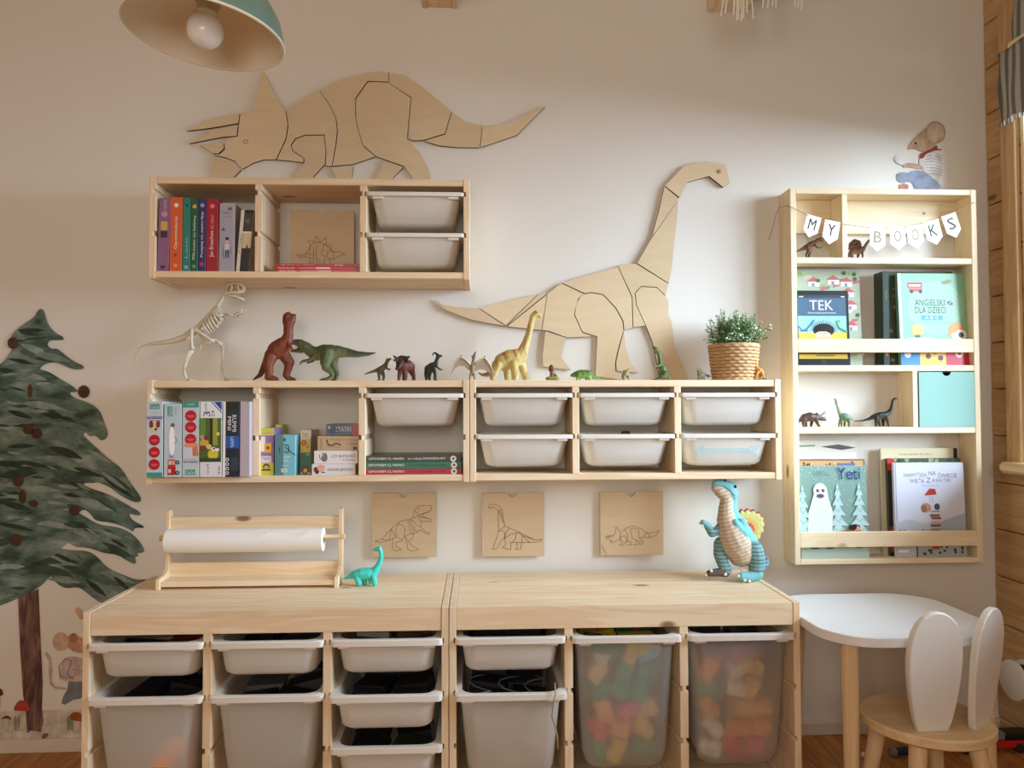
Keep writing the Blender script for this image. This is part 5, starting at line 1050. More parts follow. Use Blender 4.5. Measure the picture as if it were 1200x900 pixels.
# ================================================================ TOY DINOSAURS
def toy(name, label, chains, Y, zs, back=None, belly=None, backw=0.6, cat='toy dinosaur', group=None, vox=None, eyes=(), smooth=6, stripe=None, mat='toy', facet=0, flat=(), extra=None, dscale=1.0, tint=None):
    """chains: (colour, [(px, py, radius px, toward-viewer px), ...]); one continuous body is grown round them."""
    s = PS(Y); g = G(); segs = []
    def W3(p): q = P(p[0], p[1], Y); return Vector((q.x, Y-(p[3] if len(p) > 3 else 0)*s*dscale, q.z))
    for col, ch in chains:
        pts = [W3(p) for p in ch]; rad = [max(p[2], 0.35)*s for p in ch]
        for i, (p, r) in enumerate(zip(pts, rad)): g.ico(p, r*1.02, 2 if r > 0.006 else 1)
        for i in range(len(pts)-1):
            a, b = pts[i], pts[i+1]
            if (b-a).length > 1e-5: g.tube([a, b], [rad[i], rad[i+1]], 10)
            segs.append((a, b, rad[i], rad[i+1], c(*col)))
        if len(pts) == 1: segs.append((pts[0], pts[0]+Vector((0, 0, 1e-5)), rad[0], rad[0], c(*col)))
    for fn in flat: fn(g, W3, s)
    a = np.array(g.v); lo, hi = a.min(0), a.max(0); org = Vector(((lo[0]+hi[0])/2, (lo[1]+hi[1])/2, lo[2]))
    me = bpy.data.meshes.new('t'); me.from_pydata(g.v, [], g.f)
    bm = bmesh.new(); bm.from_mesh(me); bmesh.ops.recalc_face_normals(bm, faces=bm.faces); bm.to_mesh(me); bm.free()
    o = bpy.data.objects.new('t', me); C.objects.link(o)
    v = vox or max(0.0007, float((hi-lo).max())/150)
    md = o.modifiers.new('r', 'REMESH'); md.mode = 'VOXEL'; md.voxel_size = v
    if smooth: md = o.modifiers.new('s', 'SMOOTH'); md.iterations = smooth; md.factor = 0.5
    if facet: md = o.modifiers.new('d', 'DECIMATE'); md.ratio = facet
    dg = bpy.context.evaluated_depsgraph_get(); nm_ = bpy.data.meshes.new_from_object(o.evaluated_get(dg))
    bpy.data.objects.remove(o); bpy.data.meshes.remove(me)
    n = len(nm_.vertices); co = np.zeros(n*3); nm_.vertices.foreach_get('co', co); co = co.reshape(-1, 3)
    no = np.zeros(n*3); nm_.vertices.foreach_get('normal', no); no = no.reshape(-1, 3)
    best = np.full(n, 1e9); colr = np.zeros((n, 3)); par = np.zeros(n)
    for A, B, ra, rb2, cl in segs:
        A_ = np.array(A); d = np.array(B)-A_; L2 = max(d@d, 1e-12); t = np.clip((co-A_)@d/L2, 0, 1)
        dist = np.linalg.norm(co-(A_+t[:, None]*d), axis=1)/(ra+(rb2-ra)*t)
        mk_ = dist < best; best[mk_] = dist[mk_]; colr[mk_] = cl; par[mk_] = (t*math.sqrt(L2))[mk_]
    if back is not None:
        w = np.clip((no[:, 2]-0.15)*1.6, 0, 1)[:, None]*backw; colr = colr*(1-w)+np.array(c(*back))*w
    if belly is not None:
        w = np.clip((-no[:, 2]-0.1)*1.6, 0, 1)[:, None]*0.7; colr = colr*(1-w)+np.array(c(*belly))*w
    if stripe:
        sc_, fr_, sw = c(*stripe[0]), stripe[1], stripe[2]
        w = (np.sin(co[:, 0]*fr_+np.sin(co[:, 2]*fr_*0.3)*1.5) > sw).astype(float)[:, None]*np.clip(no[:, 2]+0.6, 0, 1)[:, None]*0.7
        colr = colr*(1-w)+np.array(sc_)*w
    if tint: colr = tint(co, no, colr, s, W3)
    dz = zs-co[:, 2].min(); co[:, 2] += dz; org.z = zs
    nm_.vertices.foreach_set('co', (co-np.array(org)).ravel())
    ca = nm_.color_attributes.new('Col', 'FLOAT_COLOR', 'POINT'); ca.data.foreach_set('color', np.c_[colr, np.ones(n)].ravel())
    nm_.materials.clear(); nm_.materials.append(MATS[mat])
    nm_.polygons.foreach_set('use_smooth', [not facet]*len(nm_.polygons)); nm_.name = 'body'
    t = thing(name, label, cat, org, group); b = bpy.data.objects.new('body', nm_); C.objects.link(b); b.parent = t; WLOC[b.name] = WLOC[t.name]
    WLOC['dz'] = Vector((0, 0, dz))
    for e in eyes:
        q = W3(e)+Vector((0, 0, dz)); mk('eye', G().ico(q, e[2]*s, 1), 'eye_black' if len(e) < 5 else e[4], t, smooth=True)
    if extra: extra(t, W3, s, Vector((0, 0, dz)))
    return t
ZT = ZL+0.2982; YT = -0.125
grp = 'toy dinosaurs along the lower wall shelves'
RC_ = (120, 60, 36); RD = (88, 42, 27)
toy('toy_dinosaur', 'rust red upright toy dinosaur being bitten by the green one', [
    (RD, [(297, 443.5, 1), (305, 438, 2.8), (311, 427, 4.8), (318, 415, 8)]), (RC_, [(319, 415, 8), (324, 409, 10.5), (331, 404, 10), (336, 398, 7.5), (338, 391, 5.8), (338, 384, 5.6), (338.5, 377, 6.6)]),
    (RC_, [(336.5, 376, 5.5), (337, 370, 5.5), (338, 367.5, 3.6)]), (RC_, [(341, 375, 5.4), (343.5, 370, 3.8), (345, 368, 2.2)]),
    (RC_, [(318, 418, 7.5, 4), (316, 427, 6, 6), (317, 436, 4.6, 6), (316, 441, 4.2, 6), (323, 442.5, 3.2, 7)]), (RD, [(323, 442.5, 3.2, 7), (327, 443.5, 2.2, 7)]),
    (RC_, [(331, 413, 7.5, -3), (338, 423, 6.2, -3), (337, 430, 4.8, -3), (334.5, 438, 4, -3), (338, 442, 3.4, -2)]), (RD, [(338, 442.5, 3.2, -2), (345, 443.5, 2.2, -1)]),
    (RC_, [(339, 402, 2.4, 6), (343, 406, 1.8, 8), (345, 409, 1.2, 8)])], YT, ZT, back=(110, 44, 30), backw=0.35, belly=(140, 70, 46), group=grp, eyes=[(334.5, 372, 0.9, 5)])
GN = (92, 102, 64); GD = (52, 58, 42)
def rexteeth(t, W3, s, dz):
    for i in range(4):
        q = W3((341+2.2*i, 404.0, 0, 2.2))+dz; mk('tooth', G().lathe([(0.0011, 0), (0.0001, -0.003)], q, n=5), 'tooth', t)
toy('toy_dinosaur', 'olive green biting toy dinosaur with long straight tail', [
    (GN, [(341, 399.6, 2.2), (347, 399, 3.8), (352, 400.5, 5.2), (358, 404.5, 6.4), (365, 410, 7)]), ((92, 84, 60), [(341, 409.3, 1.5), (347, 409, 2.4), (353, 408, 4)]),
    (GN, [(365, 410, 7), (372, 412.5, 8.2), (380, 411, 9.6), (388, 410.5, 9), (396, 410, 7.4), (406, 411, 5.6)]), (GD, [(406, 411, 5.6), (418, 413, 4), (430, 413, 2.6), (440, 411.5, 0.9)]),
    (GN, [(385, 412, 8, 5), (383, 423, 6.4, 7), (383, 429, 4.6, 7), (390, 435, 3, 7), (391, 438.5, 2.5, 7), (386, 442, 2.2, 7), (378, 443.6, 1.7, 8)]), (GD, [(386, 442.4, 2, 7), (377, 443.8, 1.2, 9)]),
    (GN, [(390, 412, 7, -5), (389, 423, 5.4, -6), (392, 430, 3.4, -6), (394, 437, 2.6, -6), (391.5, 442.5, 2.3, -6), (387, 443.6, 1.4, -6)]),
    (GN, [(370, 416, 3.4, 5), (364, 420.5, 2.2, 7), (357, 421.5, 1.7, 7), (354, 423, 1.3, 7), (353.5, 426, .8, 7)]), (GN, [(370, 416, 3, -5), (365, 420.5, 1.8, -6), (359, 423, 1.3, -6)])], YT+0.01, ZT, back=(54, 62, 40), backw=0.75, belly=(150, 148, 104), group=grp, eyes=[(351, 397.6, 1, 4.2)], stripe=((70, 80, 48), 260, 0.5), extra=rexteeth)
toy('toy_dinosaur', 'tiny olive two-legged toy dinosaur beside the maroon horned one', [((96, 96, 62), [(427.5, 436, .7), (438, 432.5, 1.7), (446, 430.5, 3.8), (451, 427, 3.3), (453, 422.5, 2.1), (454.5, 419.5, 2.4), (457.5, 418.3, 1.4)]),
    ((80, 74, 50), [(445, 432, 3, 2), (444.4, 438, 1.7, 2.4), (445, 443, 1.3, 2.4), (442.5, 443.6, .9, 2.6)]), ((80, 74, 50), [(447, 432, 3, -2), (449.5, 438, 1.7, -2), (449, 443, 1.3, -2), (447, 443.6, .9, -2)]), ((80, 74, 50), [(452, 428, 1.4, 2.6), (456, 431, 1, 3), (457.5, 430, .8, 3)])], YT, ZT, back=(60, 66, 44), belly=(150, 136, 92), group=grp)
MR = (104, 56, 46); MD = (60, 34, 32)
toy('toy_dinosaur', 'maroon four-legged toy dinosaur with frill and horns', [(MR, [(473, 428, 6.6, 4), (477, 427, 7.6, 0), (479, 428, 7, -6), (481, 432, 4, -11), (482, 438, 1.5, -14)]), (MD, [(470, 424, 5.4, 6), (468, 429, 3.2, 10), (467, 431, 2, 12)]),
    (MD, [(466, 420, 3, 6), (471, 418, 3.4, 5), (476, 418.5, 3.2, 5)]), (MD, [(467, 421, 1.8, 8), (464, 417, 1.4, 10), (462.5, 415.8, .9, 11)]), (MD, [(469, 422, 1.6, 8), (464, 421, 1.2, 11), (462, 420.6, .7, 12)]), (MD, [(475, 421, 1.8, 6), (478, 418, 2, 7), (480, 416.6, 1.3, 7)]), (MD, [(475, 422, 1.6, 6), (478.5, 421.6, 1.6, 8)]), (MD, [(467, 430, 1.2, 12), (464.5, 431, .7, 13)]),
    (MR, [(470, 432, 3.4, 5), (468.5, 438, 2.4, 5), (468, 443, 1.9, 6)]), (MR, [(475, 434, 3.4, 4), (476, 439, 2.4, 5), (475.5, 443, 2, 5)]), (MR, [(482, 430, 3.6, -4), (484, 437, 2.4, -5), (484.5, 443, 2, -5)]), (MR, [(474, 432, 3, -8), (472, 443, 2, -8)])], YT, ZT, back=(74, 38, 34), group=grp, eyes=[(467.5, 424.5, .6, 10)])
DKG = (34, 44, 40)
toy('toy_dinosaur', 'dark crested toy dinosaur standing upright near the flying one', [(DKG, [(499.5, 442.5, 1.3), (499.5, 436, 2.6), (502, 430, 4.8), (506, 427, 4.6), (510.5, 424, 3), (512, 419, 2.1), (513.5, 415.5, 2.6), (517.5, 414.6, 1.2)]), ((44, 40, 40), [(513, 413.8, 1.9), (510, 411, 1.1), (507.6, 412, .9), (506.8, 414.2, .7)]),
    (DKG, [(508, 429, 3, 2.5), (510, 436, 1.9, 3), (510, 442.6, 1.6, 3), (512, 443.5, 1, 3)]), (DKG, [(504, 432, 3, -2.5), (503, 438, 1.9, -3), (503, 443, 1.5, -3)]), (DKG, [(511, 426.5, 1.5, 2.6), (515, 430.5, 1, 3), (518.4, 431, .8, 3)])], YT, ZT, back=(24, 30, 30), belly=(80, 84, 60), group=grp)
# flying reptile: body and two real wings
def wings(t, W3, s, dz):
    for pts, dep in (([(551.5, 425.5), (546, 420), (540, 416.5), (537.5, 417.5), (532, 423), (529.5, 430), (528, 438), (533, 430.5), (538, 427), (544, 427.5), (550, 433)], 1), ([(556, 425.5), (561, 421), (567, 417.5), (570, 419.5), (575, 427), (577.5, 433), (578, 442), (574, 436), (568, 432), (562, 431), (556.5, 434)], -1)):
        po = [W3((x, y, 0, 1))+dz for x, y in pts]
        o = mk('wing', G().prism(po, (0, 0.0025, 0), col=c(176, 156, 130)), 'toy', t, attr=True, bev=0.0004)
        k_ = [W3((x, y, 0, 1.6))+dz for x, y in pts[:7]]; mk('wing_bone', G().tube(k_, [0.003, 0.003, 0.0032, 0.0028, 0.002, 0.0014, 0.0006], 6), 'bone', o, smooth=True)
        q = k_[2]; mk('claw', G().tube([q, q+Vector((0.002, -0.001, 0.003)), q+Vector((0.005, -0.002, 0.0035))], [0.0022, 0.0016, 0.0004], 5), 'rubber', o)
toy('toy_flying_reptile', 'grey and beige winged toy reptile with wings spread', [((150, 128, 96), [(553.5, 437, 2.2), (553.5, 430, 3.1), (554, 425, 2.4), (555, 419, 1.5)]), ((100, 86, 70), [(555, 419, 1.7), (556, 414, 1.5), (557.4, 410.5, .7)]), ((90, 60, 44), [(554.4, 420, 1, 1.4), (553, 415, .6, 1.4)]),
    ((150, 120, 90), [(551.5, 436, 1.4, 1), (550.4, 443.4, 1, 1.4)]), ((150, 120, 90), [(555.5, 436, 1.4, 1), (556.4, 443.4, 1, 1.4)])], YT-0.06, ZT, group=grp, extra=wings)
YB = (206, 184, 112); YO = (176, 128, 60)
toy('toy_dinosaur', 'yellow long-necked toy dinosaur, tallest of the row', [(YO, [(560.5, 436.5, .8), (565, 439.4, 1.8), (571, 439, 2.8), (577, 435, 4.2), (582, 429, 6)]), (YB, [(583, 428, 7), (589, 423.5, 10), (597, 420.5, 11), (604, 419.5, 10.8), (610, 417, 9)]), (YB, [(610, 417, 8.5), (614, 408, 6), (617, 400, 4.8), (620, 390, 4), (622.5, 379, 3.7), (624.5, 371, 3.8), (628, 367.5, 4), (632.5, 369.6, 3)]),
    (YB, [(584, 428, 6, 5), (579.5, 436, 4.6, 6), (577.5, 442.5, 4, 6)]), (YB, [(592, 428, 5.4, -6), (594.5, 436, 4.2, -6), (595, 442.5, 3.8, -6)]), (YB, [(602, 426, 6.2, 6), (603, 435, 4.8, 7), (603.6, 442.4, 4.3, 7)]), (YB, [(611, 424, 5.6, -5), (614, 434, 4.4, -5), (616.5, 442.5, 4, -5)])], YT, ZT, back=(190, 148, 70), backw=0.7, belly=(226, 214, 160), group=grp, eyes=[(629, 366.6, .9, 3.4)], stripe=((150, 84, 44), 190, 0.72))
toy('toy_dinosaur', 'tiny hatchling toy with a maroon head sitting in its egg', [((150, 130, 70), [(641, 441, 2, 0), (654, 441, 2, 0)]), ((150, 130, 70), [(643, 441, 2.2, 4), (652, 441, 2.2, 4)]), ((116, 112, 50), [(647.4, 440, 3.8), (647, 435, 2.8), (646.4, 431.5, 2.2)]), ((116, 40, 36), [(646, 430.6, 3.2, .5), (646, 427.6, 2.8, .5)]), ((116, 112, 50), [(650, 436, 1.2, 2), (652.5, 439, 1, 3)])], YT-0.02, ZT, group=grp, eyes=[(645, 430, .5, 3.4), (647.4, 430, .5, 3.4)])
def spikes(t, W3, s, dz):
    for i in range(9):
        q = W3((675+2.3*i, 432.6+0.12*(i-4)**2*0.5, 0, 1.5))+dz; mk('spike', G().lathe([(0.0022, -0.001), (0.0002, 0.0055)], q, n=5, axis=(0, -.2, 1)), 'stem_green', t)
        q = W3((674+2.4*i, 437+0.1*abs(i-4), 0, 7))+dz; mk('spike', G().lathe([(0.0018, -0.001), (0.0002, 0.005)], q, n=5, axis=(0, -1, .3)), 'stem_green', t)
AG = (104, 150, 52)
toy('toy_dinosaur', 'bright green armoured toy dinosaur low on four legs', [(AG, [(670, 438, 2), (674, 437, 3.4), (680, 436.5, 5.2), (687, 436.5, 5), (692, 438, 3.2), (698, 440, 1.8), (704, 441, 1), (706.5, 441, 1.5)]), (AG, [(678, 437, 4.6, 4), (688, 437, 4.4, 4)]), ((150, 176, 90), [(677, 439, 2.2, 4), (676, 443, 1.7, 5)]), ((150, 176, 90), [(690, 439, 2.2, 4), (691, 443, 1.7, 5)]), ((150, 176, 90), [(679, 439, 2, -4), (679, 443, 1.6, -5)]), ((150, 176, 90), [(688, 439, 2, -4), (688, 443, 1.6, -5)])], YT, ZT, back=(60, 96, 36), belly=(176, 190, 120), group=grp, stripe=((40, 70, 30), 320, 0.6), eyes=[(670, 437, .6, 1.8)], extra=spikes)
OL = (150, 140, 96)
toy('toy_dinosaur', 'tiny olive horned toy dinosaur right of the green armoured one', [(OL, [(738, 441, 1), (736, 437, 3), (733, 436, 4), (731, 438, 3), (729.5, 440, 1.6)]), (OL, [(734, 434, 2.6, 1), (736, 431, 1.2, 1), (737.2, 429.2, .6, 1)]), (OL, [(732, 434.5, 2, 1), (731, 431.5, .8, 1)]), (OL, [(731, 439, 1.8, 2), (730.6, 443, 1.2, 2)]), (OL, [(736, 439, 1.8, 2), (736.5, 443, 1.2, 2)]), (OL, [(732, 439, 1.6, -2), (732, 443, 1.2, -2)]), (OL, [(737, 439, 1.6, -2), (738, 443, 1.2, -2)])], YT, ZT, back=(96, 90, 56), group=grp)
G2 = (86, 108, 58)
toy('toy_dinosaur', 'green upright toy dinosaur in front of the plywood front leg', [(G2, [(766.5, 443.4, .9), (770, 443, 1.5), (775, 441, 2.6), (778, 436, 4.8), (776.5, 430, 4.6), (774, 424, 3.2), (773, 417, 2.4), (771.5, 411.5, 2.6), (768, 407.5, 2.6), (765.6, 405, 1.4)]), (G2, [(771, 411, 2), (768, 412, 1.3)]), ((70, 90, 46), [(778, 437, 4.4, 3), (782, 440, 2.6, 4), (784, 443, 1.8, 4)]), ((70, 90, 46), [(777, 437, 4.2, -3), (776, 441, 2.4, -4), (774, 443.4, 1.6, -4)]), (G2, [(773, 426, 1.8, 3), (768, 428, 1.4, 4), (764.5, 426.4, 1.1, 5)]), (G2, [(774, 426, 1.6, -3), (770, 430, 1.1, -4)])], YT, ZT, back=(54, 76, 38), belly=(186, 190, 130), group=grp, eyes=[(769, 406.4, .6, 2.2)])
toy('toy_dinosaur', 'tiny grey-green toy dinosaur standing left of the wicker basket', [((140, 140, 112), [(830.5, 438.6, 2), (827, 437, 1.2), (824, 437, 3), (821, 436.6, 4.2), (819.6, 432.5, 3), (819, 430, 2)]), ((200, 190, 170), [(818.5, 430.6, 1.6, 1), (817, 430, 1, 1.4)]), ((140, 140, 112), [(819, 439, 1.8, 2), (818, 443, 1.2, 2)]), ((140, 140, 112), [(823, 439, 1.8, 2), (824, 443, 1.2, 2)]), ((140, 140, 112), [(820, 439, 1.6, -2), (821, 443, 1.2, -2)]), ((140, 140, 112), [(825, 439, 1.5, -2), (826, 443, 1.1, -2)])], YT, ZT, back=(90, 96, 70), group=grp)
toy('toy_dinosaur', 'small orange-yellow toy dinosaur at the right end of the row', [((206, 140, 44), [(894.5, 438, .9), (893, 433.5, 2.4), (889.5, 432, 4), (886.5, 429, 3), (885.4, 423.5, 2), (885, 418.5, 2.1), (882.6, 418.2, 1)]), ((206, 140, 44), [(887, 434, 2, 2), (885.5, 439, 1.3, 2), (885, 443, 1, 2)]), ((206, 140, 44), [(892, 434, 2, 2), (893.6, 439, 1.3, 2), (894, 443, 1, 2)]), ((176, 110, 40), [(888, 434, 1.8, -2), (888, 443, 1, -2)]), ((176, 110, 40), [(892, 434, 1.8, -2), (891.6, 443, 1, -2)])], YT-0.035, ZT, back=(150, 84, 30), belly=(236, 206, 120), group=grp, eyes=[(884, 417.6, .5, 1.9)])
tag(mk('pebble', G().ico(P(897, 443.6, -0.19), 0.006, 2, (1.4, 1, .45)), 'grey_plastic', smooth=True), 'small grey pebble at the shelf end beside the orange toy', 'pebble')

# skeleton model, bone by bone
YK = -0.115
sk_ = thing('skeleton_model', 'bone white dinosaur skeleton model at the left end of the row', 'toy dinosaur', (P(240, 444, YK).x, YK, ZT))
SZ = ZT-P(225, 445.6, YK).z
def K(px, py, dy=0): q = P(px, py, YK); return Vector((q.x, YK-dy*PS(YK), q.z+SZ))
s_ = PS(YK)
def bone(nm_, pts, rad, n=7, par=sk_): return mk(nm_, G().tube([K(*p) for p in pts], [r*s_ for r in rad], n), 'bone', par, smooth=True)
bone('tail', [(158.3, 425), (159.5, 417), (162.5, 410), (167, 404.6), (175, 401.8), (190, 400), (205, 397.5), (216, 394), (226, 388)], [.5, .7, .9, 1.2, 1.8, 2.6, 3.4, 4.2, 4.6])
sp_ = [(226, 388), (231.7, 382.5), (236, 377), (240, 373), (245, 367.5), (250, 362.5), (254, 358.5), (257.5, 353), (261, 347), (264.5, 340)]
bone('spine', sp_, [4.2, 3.4, 2.6, 2.4, 2.4, 2.4, 2.4, 2.3, 2.2, 2.2])
for i in range(16):
    t_ = i/15*(len(sp_)-1); k_ = min(int(t_), len(sp_)-2); f_ = t_-k_; x = sp_[k_][0]*(1-f_)+sp_[k_+1][0]*f_; y = sp_[k_][1]*(1-f_)+sp_[k_+1][1]*f_
    bone('vertebra', [(x+.6, y+.6), (x-2.6, y-2.4)], [1.3, .5], 5)
for i in range(7):
    x, y = 237.5+2.9*i, 375.5-3.1*i; dn = 17-abs(i-2.5)*1.3
    for sd in (1, -1): bone('rib', [(x, y, 0), (x+2, y+2.5, 4.5*sd), (x+4.5, y+dn*.55, 5.5*sd), (x+8, y+dn*.95, 3*sd), (x+9, y+dn, .6*sd)], [1.2, 1.2, 1.1, 1, .7], 5)
bone('breast_bone', [(246, 386), (253, 381), (259, 374), (261, 366)], [1, 1.4, 1.4, 1])
pv = bone('pelvis', [(224, 386, 2), (231, 385, 2.5), (238, 390, 2), (246, 396, 1), (251, 399, 0)], [2, 3, 2, 1.8, 2.6]); bone('pelvis_bone', [(236, 386, 0), (240, 393, 0), (243, 401, 0), (250, 398, 0)], [2, 1.6, 1.6, 2.2])
bone('pelvis_bone', [(231, 386, -2), (236, 395, -2), (233.5, 408, -1)], [2, 1.4, 1.2])
bone('thigh_bone', [(226, 384, 5), (226.5, 393, 6), (227, 403, 6), (227.6, 408, 6)], [2.6, 1.7, 1.7, 3]); bone('shin_bone', [(227, 409, 6), (223.5, 417, 6), (219.5, 427, 6), (218, 432, 6)], [2.6, 1.6, 1.3, 1.8]); bone('shin_bone', [(225, 410, 8), (221, 420, 8), (217.5, 431, 7)], [1, .8, .8])
bone('ankle_bone', [(218, 432, 6), (219, 438, 6), (221, 443.5, 6)], [2, 1.7, 1.8])
for e in ((231.5, 444.4, 7), (228, 444.6, 10), (218, 444.6, 9)): bone('toe', [(221, 443.2, 6), ((221+e[0])/2, 443.4, (6+e[2])/2), e], [1.3, 1.1, .5], 5)
bone('thigh_bone', [(247, 395, -4), (253, 398, -5), (258.5, 402, -5)], [2.6, 1.9, 3]); bone('shin_bone', [(259, 403, -5), (259.4, 414, -5), (258.6, 426, -5)], [2.4, 1.5, 1.5]); bone('ankle_bone', [(258.6, 426, -5), (258.2, 434, -5), (260, 442.5, -5)], [1.6, 1.3, 2])
bone('ankle_bone', [(259.6, 428, -4), (262, 436, -4), (266, 442, -4)], [1, .9, 1])
for e in ((280, 444.6, -3), (273, 444.6, 0), (286, 444.6, -6)): bone('toe', [(262, 443, -5), ((262+e[0])/2, 442.8, (-5+e[2])/2), e], [1.6, 1.2, .5], 5)
for sd in (1, -1):
    bone('shoulder_blade', [(247, 367, 4*sd), (252, 366.5, 5*sd), (258, 369.5, 5*sd), (263, 367.5, 4.5*sd)], [.8, 2, 1.6, 1.6]); bone('arm_bone', [(263, 367.5, 4.5*sd), (268, 365.5, 5*sd), (271, 368.4, 5.5*sd), (276, 368.6, 5.5*sd)], [1.3, 1, 1.3, 1]); bone('hand_bone', [(276, 368.6, 5.5*sd), (280.5, 365, 6*sd), (283.5, 361, 6*sd)], [1, .9, .5]); bone('hand_bone', [(279, 366, 6*sd), (284, 364.6, 7*sd), (286.5, 360.4, 7*sd)], [.8, .7, .4])
def hole_skull():
    g = G()
    for sd in (1, -1):
        g.tube([K(265, 337, 2.5*sd), K(269, 331.6, 3.2*sd), (K(276, 330.6, 3*sd)), K(282, 331.4, 2.2*sd), K(286, 334.5, 1.2*sd)], [2.1*s_, 2*s_, 2*s_, 2.2*s_, 2*s_], 6)
        g.tube([K(265, 338, 2.5*sd), K(267, 343.5, 3*sd), K(273, 341, 3*sd), K(279, 341.6, 2.6*sd), K(286, 339, 1.2*sd)], [1.8*s_, 1.9*s_, 1.5*s_, 1.6*s_, 1.9*s_], 6)
        g.tube([K(272, 331, 3.2*sd), K(273, 336, 3.3*sd), K(271, 341, 3*sd)], [1.2*s_]*3, 5); g.tube([K(279, 331, 2.8*sd), K(280, 336, 2.8*sd), K(281, 341, 2.4*sd)], [1.2*s_]*3, 5); g.tube([K(285, 334, 1.3*sd), K(286.4, 338.6, 1.2*sd)], [2*s_, 1.6*s_], 6)
    return g
mk('skull', hole_skull(), 'bone', sk_, smooth=True)
g = G()
for sd in (1, -1): g.tube([K(266, 344, 2.8*sd), K(272, 345.6, 2.8*sd), K(279, 347, 2.2*sd), K(286, 350, 1*sd)], [1.2*s_, 1.6*s_, 1.3*s_, 1.6*s_], 6)
mk('jaw', g, 'bone', sk_, smooth=True)
for i in range(6):
    for sd in (1, -1): mk('tooth', G().lathe([(0.0014, 0), (0.0002, -0.005)], K(275+2.1*i, 341.8-.35*i, (2.6-.25*i)*sd), n=5), 'tooth', sk_)
for i in range(4): mk('tooth', G().lathe([(0.0012, 0), (0.0002, 0.0045)], K(278+2.3*i, 346.4+.9*i, 1.8), n=5), 'tooth', sk_)

# bookcase toys
gb = 'toy dinosaurs in the tall bookcase'; YQ = -0.055
BR1 = (110, 70, 40); BR2 = (74, 44, 28)
toy('toy_dinosaur', 'brown striding toy dinosaur behind the letter pennants', [(BR1, [(932, 292.4, .6), (938, 290, 1.6), (944, 287, 3), (950, 283.6, 3.6), (955, 280.6, 2.4), (958.5, 278.4, 2.2), (961.5, 277.6, 2.3), (965.4, 276.6, 1.2)]), (BR1, [(960, 279, 1.6), (964, 280, .8)]), (BR2, [(945, 288, 2.8, 2), (946.6, 292, 2, 3), (943.6, 296, 1.3, 3), (944, 300, 1, 3), (946.5, 300.6, .7, 4)]), (BR2, [(947.5, 287.6, 2.8, -2), (950.5, 292, 1.8, -3), (949, 296.4, 1.2, -3), (950, 300.2, 1, -3)]), (BR2, [(953, 284.6, 1.3, 2.4), (957.5, 288.4, .9, 3), (962.5, 287.4, .7, 3)])], YQ, sh['a'], back=(70, 42, 26), belly=(150, 110, 76), group=gb, eyes=[(961, 277, .5, 2)])
toy('toy_dinosaur', 'brown hump-backed sail toy dinosaur behind the letter pennants', [(BR1, [(994, 298, 1), (996, 294, 2.4), (1000, 291, 4), (1006, 291, 4.2), (1010.5, 290, 3), (1013.5, 286, 1.9), (1016, 281.6, 1.7), (1018.6, 279, 1.9), (1023, 278.6, 1.1)]), (BR2, [(995.6, 289, 1.4), (997, 283, 2.4), (1001.5, 279.6, 2.8), (1006, 281, 2.6), (1008.6, 287, 1.6)]), (BR2, [(999, 285, 3), (1004, 285, 3)]), (BR2, [(996.5, 293, 2, 2), (996, 297, 1.2, 2), (996.5, 300.4, 1, 2)]), (BR2, [(1009, 292, 1.9, 2), (1010, 297, 1.1, 2), (1009.5, 300.4, 1, 2)]), (BR2, [(999, 294, 1.8, -2), (1000, 300.4, 1, -2)]), (BR2, [(1007, 293, 1.8, -2), (1006, 300.4, 1, -2)]), (BR1, [(1019, 279.8, 1.2), (1022, 281, .8)])], YQ, sh['a'], back=(70, 40, 24), belly=(170, 126, 84), group=gb, eyes=[(1019, 278.4, .5, 1.6)])
TB = (86, 64, 54)
toy('toy_dinosaur', 'brown three-horned toy dinosaur on the bookcase middle shelf', [(TB, [(935.6, 495, .8), (938, 491.6, 2.4), (943, 489, 5), (949, 488, 5.6), (954.6, 488.6, 4.6), (958.6, 489, 3.2), (963, 490, 2.6), (967.6, 491.4, 1.4)]), (TB, [(957, 484.6, 2), (958, 487.6, 3), (957, 490.6, 2)]), ((170, 154, 130), [(961, 486.6, 1.1, 1.2), (964.6, 483, .8, 2), (967, 480.6, .4, 2)]), ((170, 154, 130), [(961, 487, 1.1, -1.2), (965.6, 484.4, .8, -2), (969, 483.4, .4, -2)]), ((170, 154, 130), [(966, 489, .8), (968, 487.4, .4)]),
    (TB, [(941, 491, 3, 3), (940, 495.6, 1.8, 3), (940.4, 498.6, 1.5, 3.4)]), (TB, [(955, 491, 2.6, 3), (956.6, 495.6, 1.7, 3), (958.6, 498.6, 1.4, 3.4)]), (TB, [(944, 492, 2.8, -3), (946, 498.6, 1.5, -3)]), (TB, [(953, 492, 2.4, -3), (951.6, 498.6, 1.4, -3)])], YQ, sh['c'], back=(54, 40, 34), belly=(120, 94, 76), group=gb, eyes=[(963, 489, .5, 2.4)])
